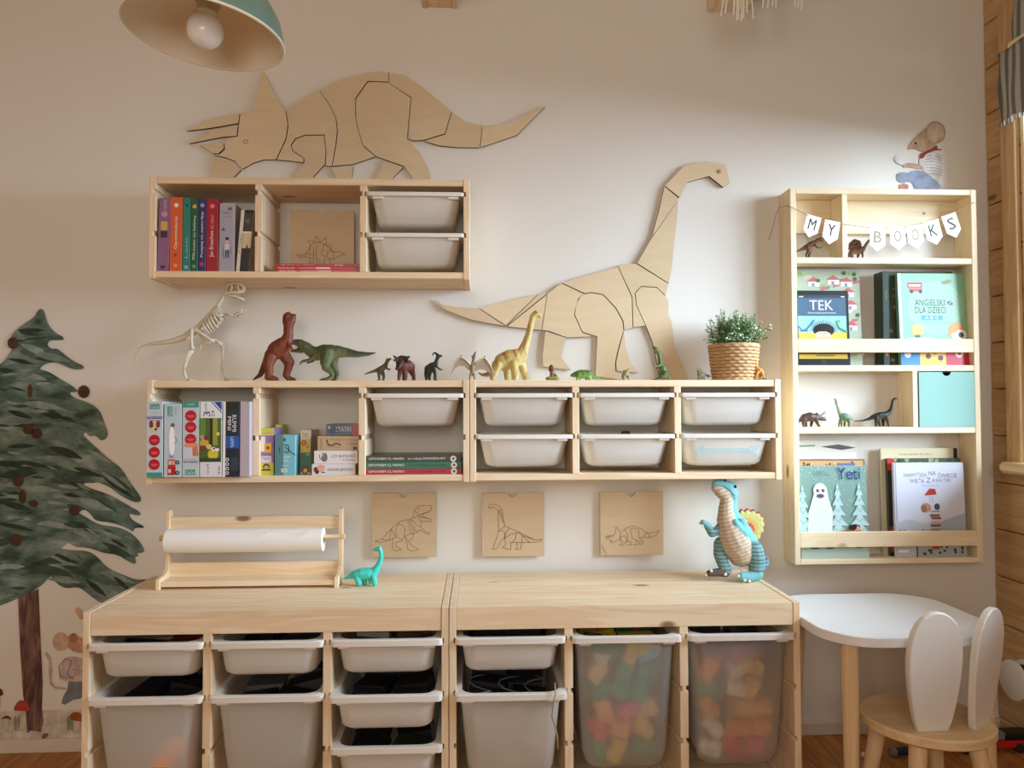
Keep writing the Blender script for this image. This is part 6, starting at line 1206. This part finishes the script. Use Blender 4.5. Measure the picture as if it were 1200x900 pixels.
toy('toy_dinosaur', 'mint and yellow mottled long-necked toy dinosaur on the bookcase shelf', [((110, 150, 120), [(999.6, 491.6, .7), (996.6, 490, 1.8), (993.6, 488.6, 3.6), (989.6, 487.6, 4.4), (986, 486.6, 3.4)]), ((150, 170, 130), [(986, 486.6, 3), (983.4, 482.6, 2), (981.8, 477, 1.6), (980, 471.6, 1.4), (979.4, 468.4, 1.5), (978, 467, 1)]), ((206, 190, 70), [(991, 490.6, 2.4), (990.6, 493, 1.5)]), ((110, 120, 84), [(984.6, 489.6, 1.9, 2), (982.6, 495, 1.2, 2), (982, 498.8, 1, 2)]), ((110, 120, 84), [(993, 490.6, 2.2, 2), (994, 495, 1.3, 2), (994, 498.8, 1.1, 2)]), ((110, 120, 84), [(986.6, 490, 1.8, -2), (987, 498.8, 1, -2)]), ((110, 120, 84), [(991, 491, 1.8, -2), (990.4, 498.8, 1, -2)])], YQ, sh['c'], stripe=((40, 60, 44), 420, 0.3), group=gb, eyes=[(979, 467.4, .4, 1.2)])
BLK = (34, 36, 34)
toy('toy_dinosaur', 'black long-necked toy dinosaur on the bookcase middle shelf', [(BLK, [(1001, 493, .6), (1010, 492.8, 1), (1018, 490.8, 1.8), (1024, 488, 3.2), (1030, 486.6, 4), (1036.6, 486, 4), (1041, 484, 3), (1044, 479.6, 2), (1045.4, 473.6, 1.5), (1046, 469, 1.4), (1048.6, 466.6, 1.4), (1051, 466.8, .8)]), (BLK, [(1026, 489, 2.6, 2), (1025.4, 494.6, 1.5, 2), (1025.6, 498.8, 1.2, 2)]), (BLK, [(1037.6, 489, 2.4, 2), (1039.4, 494.6, 1.4, 2), (1040.4, 498.8, 1.2, 2)]), (BLK, [(1029, 490, 2.2, -2), (1032, 498.8, 1.1, -2)]), (BLK, [(1036, 490, 2.2, -2), (1036, 498.8, 1.1, -2)])], YQ, sh['c'], back=(24, 26, 24), belly=(120, 110, 70), group=gb)

# turquoise folded-paper style dinosaur
yo = PZ(425, 686, ZF).y
TQ = (72, 204, 188)
toy('toy_dinosaur', 'small turquoise faceted dinosaur on the low storage top', [(TQ, [(400.5, 680, .6), (408, 677.5, 2.2), (415, 674.6, 4.6)]), (TQ, [(418, 675, 6), (424, 674, 7), (432, 673.5, 6.8), (439, 671.5, 5)]), (TQ, [(439, 671, 5), (443.5, 664, 3.6), (446.5, 656, 2.8), (446.2, 648, 2.4), (444.6, 643.6, 2.8), (438.6, 645.4, 1.8)]), (TQ, [(419, 677, 4, 3), (421.5, 684.5, 3.2, 4)]), (TQ, [(438, 676, 4, 3), (439.5, 684, 3, 4)]), (TQ, [(424, 677, 4, -3), (427, 684.5, 3, -4)]), (TQ, [(434, 676, 3.6, -3), (434, 684, 3, -4)])], yo, ZF-0.001, facet=0.006, smooth=2, mat='toy')

# plush dinosaur with a back sail
yp = PZ(856, 680, ZF).y
CY = (124, 188, 192); BE = (200, 180, 154); GT = (128, 164, 164)
def plush_tint(co, no, colr, s, W3):
    # cream ribbed belly with darker quilting lines, dark bands on the limbs
    px = W3((850, 620, 0))
    cc = np.array(c(*BE)); d = colr-cc; isb = np.abs(d).sum(1) < 1e-3
    ln = (np.sin((co[:, 2]-0.3*(co[:, 0]-px[0]))*2*math.pi/0.0112) > 0.84)
    colr[isb & ln] = np.array(c(158, 134, 112))
    gg = np.abs(colr-np.array(c(*GT))).sum(1) < 1e-3; ln2 = np.sin(co[:, 2]*2*math.pi/0.011) > 0.55
    colr[gg & ln2] = np.array(c(84, 116, 120)); return colr
def plush_extra(t, W3, s, dz):
    pts = [(862, 616), (862, 607), (863.5, 602), (867, 603.5), (869.5, 600), (873, 602.4), (876.5, 599.4), (880, 602), (884.5, 600.6), (886.6, 604), (891, 603.6), (892.4, 607.6), (896.4, 609.4), (895.4, 613.6), (898, 617.6), (895.4, 621), (896.6, 626), (893, 628.6), (892.4, 633.6), (886, 640), (874, 636)]
    po = [W3((x, y, 0, -3))+dz for x, y in pts]; ct = W3((868, 632, 0, -3))+dz
    g = G(); n = len(po); rings_ = []
    for f, th, cl in ((1.0, 0.003, (150, 80, 66)), (0.95, 0.006, (170, 96, 76)), (0.88, 0.008, (206, 196, 130)), (0.7, 0.009, (196, 200, 124)), (0.56, 0.0095, (222, 170, 100)), (0.05, 0.01, (206, 110, 76))):
        rings_.append(([ct+(p-ct)*f+Vector((0, -th, 0)) for p in po], c(*cl), [ct+(p-ct)*f+Vector((0, th, 0)) for p in po]))
    for (a, ca_, a2), (b, cb_, b2) in zip(rings_[:-1], rings_[1:]):
        for A, B in ((a, b), (a2, b2)):
            for i in range(n-1): g.add([A[i], A[i+1], B[i+1], B[i]], [(0, 1, 2, 3)], 0, cb_)
    a, _, a2 = rings_[0]
    for i in range(n): g.add([a[i], a[(i+1) % n], a2[(i+1) % n], a2[i]], [(0, 1, 2, 3)], 0, c(150, 70, 54))
    sl = mk('sail', g, 'plush', t, attr=True)
    for k_ in range(2, n-3, 2):
        p, q = po[k_], ct+(po[k_]-ct)*0.2; mk('sail_rib', G().tube([p+Vector((0, -0.004, 0)), (p+q)/2+Vector((0, -0.0085, 0)), q+Vector((0, -0.01, 0))], 0.0009, 5), 'burnt_edge', sl)
    for x, y, dy in ((819, 616, 4), (821.4, 618, 7), (824, 614.4, 2), (852.6, 612, 14), (854, 615, 15)): mk('claw', G().ico(W3((x, y, 0, dy))+dz, 1.6*s, 1), 'tooth', t, smooth=True)
    for x, y, dy in ((824, 674, 12), (829, 669.4, 14), (846, 673.6, 13), (858.6, 674, 20), (865, 678.4, 22), (871, 679.6, 20)): mk('claw', G().ico(W3((x, y, 0, dy))+dz, 2.2*s, 1), 'tooth', t, smooth=True)
    mk('mouth_line', G().tube([W3(p)+dz for p in ((835.5, 575, 0, 5.4), (839, 571, 0, 8.4), (846, 573, 0, 10.6), (853, 578.5, 0, 11), (858, 583, 0, 9.5))], 0.001, 5), 'burnt_edge', t)
toy('plush_dinosaur', 'blue plush dinosaur with a red and yellow back sail', [
    (CY, [(839, 571, 5.6, 1), (846, 570.6, 7, 0), (854, 576, 9, 0), (857, 582, 8.4, 0)]), (BE, [(837, 575.4, 4.6, 3.4), (842, 579, 6.4, 4), (848, 583, 7.6, 3)]),
    (CY, [(857, 584, 7.6, -2), (857, 595, 7.6, -3), (858, 606, 9, -4), (863, 618, 12, -5), (869, 630, 15, -5), (876, 644, 15, -4)]), (BE, [(850.5, 588, 7, 3), (849, 600, 8.4, 4), (849.6, 612, 11, 5), (854, 626, 14.4, 6), (861, 641, 17, 5), (867, 651, 16, 3)]),
    (CY, [(880, 650, 12, -4), (889, 663, 7.6, -6), (895, 669, 5.6, -8)]), (GT, [(895, 669, 5.6, -8), (900, 666, 4.6, -9), (902, 659.6, 2.6, -9)]),
    (GT, [(845, 641, 8.6, 0), (842.6, 652, 7.8, 4), (845, 662, 7, 6), (849, 670, 6.6, 6)]), ((96, 80, 72), [(848, 672.6, 5.4, 7), (838, 672, 4.8, 10), (828, 672.6, 4, 12)]),
    (GT, [(881, 646, 10.4, 8), (883, 657, 10, 11), (882, 668, 8.6, 12)]), (CY, [(882, 673, 7.6, 13), (873, 676, 6, 16), (863, 675, 5, 18)]),
    (GT, [(845, 618, 5.4, 5), (838, 625, 5.2, 6), (832, 626.6, 5.2, 7), (828, 620, 4.4, 6)]), (CY, [(828, 619, 4.2, 6), (822.6, 614.6, 3.4, 5)]),
    (CY, [(867, 616, 6.6, 8), (868, 626, 6, 11), (862, 621, 5.4, 13), (857, 613.6, 4.6, 14)])], yp+0.02, ZF-0.001, mat='plush', cat='plush toy', eyes=[(859.5, 573, 2, 7), (848, 566, 1.6, 5)], tint=plush_tint, extra=plush_extra, smooth=4)

# ================================================================ PLANT
pc = P(860, 443, -0.115); bw = 29*PS(-0.115)
pl = thing('potted_plant', 'small leafy plant in a woven wicker basket on the shelf', 'potted plant', (pc.x, -0.115, ZT))
hB = (443-401)*PS(-0.115); nR = 11; nS = 17
bk_ = mk('basket', G().lathe([(bw*0.80, 0.0), (bw*0.97, hB-0.002), (bw*0.93, hB-0.002), (bw*0.76, 0.004), (0.0005, 0.004)], (pc.x, -0.115, ZT), n=34), 'wicker', pl, smooth=True, angle=50)
for r_ in range(nR):
    z = ZT+hB*(r_+0.5)/nR; rad = bw*(0.82+0.16*(r_+0.5)/nR)
    pts = []
    for i in range(nS*6+1):
        a_ = 2*math.pi*i/(nS*6); rr_ = rad+0.0018*math.cos(a_*nS+math.pi*(r_ % 2)); pts.append((pc.x+rr_*math.cos(a_), -0.115+rr_*math.sin(a_), z))
    mk('weave_strand', G().tube(pts, hB/nR*0.46, 6, cap=False), 'wicker', bk_, smooth=True)
for i in range(nS):
    a_ = 2*math.pi*(i+.5)/nS; mk('weave_stake', G().tube([(pc.x+bw*.835*math.cos(a_), -0.115+bw*.835*math.sin(a_), ZT+0.001), (pc.x+bw*.985*math.cos(a_), -0.115+bw*.985*math.sin(a_), ZT+hB)], 0.0022, 5), 'wicker', bk_)
mk('basket_rim', G().tube([(pc.x+bw*.97*math.cos(i*math.pi/20), -0.115+bw*.97*math.sin(i*math.pi/20), ZT+hB+0.001*math.sin(i*2.1)) for i in range(41)], 0.0042, 7, cap=False), 'wicker', bk_, smooth=True)
mk('soil', G().lathe([(0.0005, 0), (bw*.9, 0), (bw*.88, -0.006), (0.0005, -0.006)], (pc.x, -0.115, ZT+hB-0.012), n=24), 'soil', pl)
rl = random.Random(4); gl, gs = G(), G(); cen = Vector((pc.x+0.003, -0.115, ZT+hB-0.01))
for i in range(260):
    th_ = rl.uniform(0, 2*math.pi); el = rl.uniform(0.05, 1.5); L_ = rl.uniform(0.06, 0.098); d = Vector((math.cos(th_)*math.cos(el)*0.72, math.sin(th_)*math.cos(el)*0.72, math.sin(el)*1.05+0.16))
    b0 = cen+Vector((rl.uniform(-.05, .05), rl.uniform(-.05, .05), 0)); mid = b0+d*L_*0.55+Vector((0, 0, 0.012)); e_ = b0+d*L_
    gs.tube([b0, mid, e_], [0.0011, 0.0009, 0.0005], 4)
    for k_ in range(13):
        t_ = 0.3+0.72*k_/12; p = b0.lerp(mid, min(1, t_*2)) if t_ < 0.5 else mid.lerp(e_, min(1, (t_-.5)*2))
        q = Vector((rl.uniform(-1, 1), rl.uniform(-1, 1), rl.uniform(-.3, 1))).normalized(); sd = q.cross(d).normalized(); ll = rl.uniform(0.007, 0.0125); w_ = ll*0.3
        g0 = rl.random(); cl = [c(96, 128, 76), c(128, 158, 100), c(164, 188, 138), c(208, 220, 186)][min(3, int(g0*4))]
        gl.add([p, p+q*ll*.5+sd*w_+d*0.001, p+q*ll, p+q*ll*.5-sd*w_+d*0.001], [(0, 1, 2), (0, 2, 3)], 0, cl)
o = mk('foliage', gl, 'leaf', pl, attr=True, fixn=False); o['kind'] = 'stuff'
o = mk('stems', gs, 'stem_green', pl); o['kind'] = 'stuff'

# ================================================================ PAPER ROLL HOLDER
yh = PZ(290, 690, ZF).y                       # front foot line
zf = ZF-0.001
ph = thing('paper_roll_holder', 'wooden table holder with two side frames and rails', 'paper holder', (P(290, 690, yh).x, yh+0.05, zf))
ybk = yh+0.066                                   # plane of the uprights
def sx(px, py, Y): return P(px, py, Y).x
xl0 = P(182, 686, yh).x; xl1 = xl0+0.0125; xr1 = P(396.5, 686, yh).x; xr0 = xr1-0.0125
ztop = P(300, 597, ybk).z
for x0, x1 in ((xl0, xl1), (xr0, xr1)):
    prof = [(yh, 0), (yh+0.012, 0), (yh+0.014, 0.006), (ybk+0.01, 0.006), (ybk+0.012, 0), (ybk+0.024, 0), (ybk+0.024, ztop-zf), (ybk, ztop-zf), (ybk-0.002, 0.05), (ybk-0.02, 0.036), (yh, 0.03)]
    mk('side_frame', G().prism([(x0, a, zf+b) for a, b in prof], (x1-x0, 0, 0)), 'pine_z', ph, bev=0.0015)
board('top_rail', 'pine', ph, xl1, xr0, ybk+0.008, ybk+0.018, P(300, 621, ybk).z, P(300, 605.5, ybk).z)
board('lower_rail', 'pine', ph, xl1, xr0, ybk+0.006, ybk+0.018, zf+0.012, P(300, 659, ybk).z)
board('base_board', 'pine', ph, xl1, xr0, yh+0.003, ybk+0.006, zf+0.0075, zf+0.0225)
zr = P(300, 634, ybk-0.03).z; yr = ybk-0.012
mk('dowel', G().tube([(xl0-0.008, yr, zr+0.008), (xr1+0.006, yr, zr+0.008)], 0.006, 14), 'birch_x', ph, smooth=True, angle=50)
for x_ in (xl0-0.008, xr1+0.006): mk('dowel_cap', G().tube([(x_-0.003, yr, zr+0.008), (x_+0.003, yr, zr+0.008)], 0.0085, 12), 'birch_x', ph)
pr0 = P(196, 635, yr).x; pr1 = P(379.5, 635, yr).x; rp = 13.6*PS(yr)
t = thing('paper_roll', 'roll of white drawing paper hanging on the wooden holder', 'paper roll', ((pr0+pr1)/2, yr, zr-rp))
n = 48; prof = []
g = G(); ring = []
for i in range(n):
    a_ = 2*math.pi*i/n; ring.append((math.cos(a_), math.sin(a_)))
g.rings([[(x_, yr+r_*a, zr+r_*b) for a, b in ring] for x_, r_ in ((pr0, 0.0115), (pr0, rp-0.001), (pr0+0.001, rp), (pr1-0.001, rp), (pr1, rp-0.001), (pr1, 0.0115))], close=True)
mk('roll', g, 'paper', t, smooth=True, angle=40)
for xx in (305, 352): # small torn flaps of the loose edge
    a = P(xx, 624, yr-rp-0.002); mk('torn_edge', G().prism([a, a+Vector((0.028, 0, 0.004)), a+Vector((0.008, 0.0, -0.008))], (0, -0.0008, 0)), 'paper', t)
mk('core', G().lathe([(0.0075, 0), (0.0112, 0), (0.0112, 0.004), (0.0075, 0.004)], (pr1-0.0035, yr, zr), n=20, axis=(1, 0, 0), close=True), 'wicker', t)

# ================================================================ TABLE AND CHAIR
ZTT = 0.50
tw0 = PZ(1030, 748, ZTT).y; tw1 = PZ(1000, 695.5, ZTT).y; tx1 = PZ(1143, 722, ZTT).x; tx0 = 0.8815
tb_ = thing('childrens_table', 'low white-topped childrens table with round wooden legs', 'table', ((tx0+tx1)/2, (tw0+tw1)/2, 0))
def rr3(x0, x1, y0, y1, r, z, n=9, e=0): return rrect((x0+x1)/2, (y0+y1)/2, (x1-x0)/2-e, (y1-y0)/2-e, r-e, z, n)
rt = 0.125
mk('table_top', G().rings([rr3(tx0, tx1, tw0, tw1, rt, ZTT-0.024, e=0.001), rr3(tx0, tx1, tw0, tw1, rt, ZTT-0.023), rr3(tx0, tx1, tw0, tw1, rt, ZTT-0.002), rr3(tx0, tx1, tw0, tw1, rt, ZTT, e=0.002)], cap0=True, cap1=True), 'white_paint', tb_, smooth=True, angle=35)
for sx_ in (0, 1):
    for sy_ in (0, 1):
        lx = (tx0+0.066, tx1-0.06)[sx_]; ly = (tw0+0.06, tw1-0.07)[sy_]; ox = (-0.02, 0.02)[sx_]*(1 if sy_ else 0.3); oy = (-0.012, 0.012)[sy_]
        mk('leg', G().tube([(lx+ox, ly+oy, 0.0), (lx, ly, ZTT-0.0242)], [0.0165, 0.0215], 20), 'birch_z', tb_, smooth=True, angle=50)
ZS = 0.292
sc1 = PZ(1085, 838, ZS); rs = 0.152
ch = thing('childrens_chair', 'small wooden chair with two white rabbit-ear back posts', 'chair', (sc1.x, sc1.y, 0))
mk('seat', G().lathe([(0.0005, -0.026), (rs-0.006, -0.026), (rs, -0.021), (rs, -0.004), (rs-0.005, 0), (rs*0.8, -0.001), (0.0005, -0.003)], (sc1.x, sc1.y, ZS), n=56), 'birch_x', ch, smooth=True, angle=40)
for a_ in (50, 140, 230, 320):
    a_ = R(a_); d = Vector((math.cos(a_), math.sin(a_), 0)); mk('leg', G().tube([Vector((sc1.x, sc1.y, 0))+d*0.152, Vector((sc1.x, sc1.y, ZS-0.0262))+d*0.105], [0.0165, 0.021], 18), 'birch_z', ch, smooth=True, angle=50)
def ear(bx, by, rot, topx, lean):
    """flat rounded ear: narrow foot, wide rounded top, 16 mm thick"""
    h = 0.288; out = []
    prof = [(0.0, 0.034), (0.08, 0.043), (0.2, 0.0505), (0.35, 0.058), (0.5, 0.0625), (0.62, 0.0635), (0.74, 0.061), (0.84, 0.054), (0.91, 0.044), (0.96, 0.031), (0.99, 0.016), (1.0, 0.004)]
    prof = [(t_, w*1.1) for t_, w in prof]; pts = [(w, t_) for t_, w in prof]+[(-w, t_) for t_, w in reversed(prof)]
    ux = Vector((math.cos(rot), math.sin(rot), 0)); nx = Vector((-math.sin(rot), math.cos(rot), 0))
    base = Vector((bx, by, ZS-0.004))
    po = [base+ux*(w+topx*t_)+Vector((0, 0, t_*h))+nx*(-lean*t_*h) for w, t_ in pts]
    mk('ear_back', G().prism(po, nx*0.018), 'white_paint_warm', ch, bev=0.003)
e1_ = PZ(1095, 856, ZS); e2_ = PZ(1152, 850, ZS)
ear(e1_.x, e1_.y, R(5), -0.005, 0.10)
ear(e2_.x, e2_.y, R(33), 0.01, 0.10)

# ================================================================ THINGS ON THE FLOOR
q = PX(1185, 797, 1.655)
t = thing('wall_reel', 'round white double-disc reel fixed low on the boarded wall', 'reel', (XR, q.y, q.z-0.06), None)
ax_ = Vector((1, 0, 0)); q0 = Vector((1.655, q.y, q.z))
for k_, f_ in enumerate((0, 0.0425)): mk('disc', G().lathe([(0.0005, 0), (0.055, 0), (0.060, 0.003), (0.060, 0.010), (0.055, 0.013), (0.0005, 0.013)], q0+ax_*f_, n=36, axis=ax_), 'white_paint_warm', t, smooth=True, angle=40)
mk('hub', G().lathe([(0.045, 0), (0.045, 0.0295)], q0+ax_*0.0131, n=28, axis=ax_), 'rubber', t, smooth=True, angle=40)
mk('wall_plate', G().lathe([(0.03, 0), (0.03, XR-1.655-0.0555)], q0+ax_*0.0555, n=24, axis=ax_), 'grey_plastic', t, smooth=True, angle=40)
q = PZ(1180, 866, 0.03)
t = thing('toy_fire_truck', 'red and black long toy vehicle on the floor behind the chair', 'toy vehicle', (q.x, q.y, 0))
mk('body', G().box(q.x-0.19, q.x+0.16, q.y-0.03, q.y+0.03, 0.012, 0.036), 'red_plastic', t, bev=0.004)
mk('roof', G().box(q.x-0.02, q.x+0.16, q.y-0.026, q.y+0.026, 0.0362, 0.056), 'black_plastic', t, bev=0.004)
mk('cab', G().box(q.x-0.06, q.x-0.021, q.y-0.028, q.y+0.028, 0.0362, 0.062), 'grey_plastic', t, bev=0.006)
for x_ in (-0.15, -0.08, 0.02, 0.11): mk('wheel', G().lathe([(0.014, -0.034), (0.014, 0.034)], (q.x+x_, q.y, 0.0142), n=16, axis=(0, 1, 0)), 'rubber', t)
q = PZ(1052, 882, 0.012)
t = thing('toy_torch', 'dark blue toy torch lying on the floor under the chair', 'toy', (q.x, q.y, 0))
d = Vector((1, 0.15, 0)).normalized()
mk('barrel', G().tube([Vector((q.x, q.y, 0.015))-d*0.01, Vector((q.x, q.y, 0.015))+d*0.05], 0.0125, 8), 'navy_plastic', t)
mk('lens_end', G().tube([Vector((q.x, q.y, 0.015))-d*0.028, Vector((q.x, q.y, 0.015))-d*0.0101], [0.011, 0.0145], 12), 'grey_plastic', t)
q = PZ(1011, 884, 0.01)
t = thing('toy_cylinder', 'tiny white toy tube standing by the table leg', 'toy', (q.x, q.y, 0))
mk('tube', G().lathe([(0.006, 0), (0.009, 0), (0.009, 0.02), (0.006, 0.02)], (q.x, q.y, 0.0092), n=18, axis=(0.5, -1, 0), close=True), 'white_paint', t, smooth=True, angle=40)
mk('core', G().lathe([(0.0058, 0.001), (0.0058, 0.018)], (q.x, q.y, 0.0092), n=14, axis=(0.5, -1, 0)), 'rubber', t)

# ================================================================ PENDANT LAMP AND TASSELS
YLp = -1.0; lc = P(240, 41, YLp); sL = PS(YLp); rL = 89*sL
lp = thing('pendant_lamp', 'sea green enamel pendant lamp with a bare white bulb', 'lamp', (lc.x, lc.y, lc.z))
tilt = Matrix.Rotation(R(5), 3, 'Y') @ Matrix.Rotation(R(-1), 3, 'X'); axL = tilt @ Vector((0, 0, 1))
prof = [(rL, 0.0), (rL*1.005, 0.004), (rL*0.985, 0.02), (rL*0.93, 0.045), (rL*0.82, 0.07), (rL*0.66, 0.09), (rL*0.45, 0.104), (rL*0.30, 0.112), (rL*0.26, 0.13), (rL*0.25, 0.17), (0.0005, 0.175)]
mk('shade', G().lathe(prof, lc, n=64, axis=axL, open0=True), 'enamel_green', lp, smooth=True, fixn=True)
inn = [(max(r_-0.003, 0.0004), z_-0.0025 if i_ else z_+0.0002) for i_, (r_, z_) in enumerate(prof)]
mk('shade_lining', G().lathe([(p_[0], p_[1]) for p_ in inn[:8]]+[(0.0005, 0.109)], lc, n=64, axis=axL, open0=True), 'enamel_cream', lp, smooth=True)
mk('rim', G().tube([lc+tilt@Vector((rL*math.cos(i*math.pi/32), rL*math.sin(i*math.pi/32), 0)) for i in range(65)], 0.0028, 8, cap=False), 'enamel_cream', lp, smooth=True)
mk('socket', G().lathe([(0.0005, 0.108), (0.022, 0.108), (0.0225, 0.06), (0.0195, 0.058), (0.0195, 0.036), (0.0005, 0.036)], lc, n=28, axis=axL), 'socket', lp, smooth=True, angle=50)
bp_ = [(0.0005, 0.052), (0.017, 0.052), (0.02, 0.042)]+[(0.034*math.sin(R(a)), 0.008+0.034*math.cos(R(a))) for a in range(38, 180, 10)]+[(0.0005, -0.026)]
mk('bulb', G().lathe(bp_, lc, n=32, axis=axL), 'bulb_glass', lp, smooth=True)
tp = lc+axL*0.172; mk('cord', G().tube([tp, tp+Vector((0.0, 0, 0.15)), (tp.x, tp.y, ZC)], 0.003, 8), 'black_plastic', lp, smooth=True)
YTs = -0.30; grt = 'white tassels of the hanging garland'
lbs = ['fullest white fringe tassel hanging before the ceiling beam', 'middle white fringe tassel at the top edge, two strands thick', 'rightmost small white fringe tassel at the top edge']
rt_ = random.Random(2); tops = []
for lb_, (xa, xb_, bots) in zip(lbs, ((848, 880, [(846, 17), (851, 13), (858, 20), (862, 26), (866, 22), (872, 20), (876, 14), (882, 23), (869, 24)]), (893, 912, [(894, 9), (900, 9), (904, 9), (909, 9)]), (930, 944, [(931, 8), (936, 8), (941, 10)]))):
    xm = (xa+xb_)/2; top = P(xm, -60, YTs); tops.append(top)
    t = thing('tassel', lb_, 'tassel', (top.x, YTs, P(xm, 25, YTs).z), grt)
    for bx_, by_ in bots:
        e_ = P(bx_, by_, YTs); e_ = Vector((e_.x, YTs+rt_.uniform(-.012, .012), e_.z)); mid = top.lerp(e_, 0.6)+Vector(((bx_-xm)*0.0006, 0, 0)); w = 0.0055
        vs = []; pts = [top, top.lerp(mid, .5), mid, mid.lerp(e_, .5)+Vector((0.002, 0, 0)), e_]
        g = G()
        for p_ in pts:
            for sg in (-1, 1): vs += [p_+Vector((sg*w*.5, sg*0.001, 0)), p_+Vector((sg*w*.5, sg*0.001+0.0006, 0))]
        fs = []
        for i in range(4):
            a = i*4; fs += [(a, a+2, a+6, a+4), (a+1, a+5, a+7, a+3), (a, a+4, a+5, a+1), (a+2, a+3, a+7, a+6)]
        fs += [(0, 1, 3, 2), (16, 18, 19, 17)]
        mk('strip', g.add(vs, fs), 'fringe', t)
    mk('knot', G().ico(top, 0.011, 2, (1, 1, 1.3)), 'fringe', t, smooth=True)
g = G().tube([(tops[0].x-0.25, YTs, 2.555)]+[tp_+Vector((0, 0, 0.012)) for tp_ in tops]+[(tops[2].x+0.3, YTs, 2.555)], 0.0015, 6)
tag(mk('garland_string', g, 'string', smooth=True), 'thin string carrying the white tassels under the ceiling', 'string')
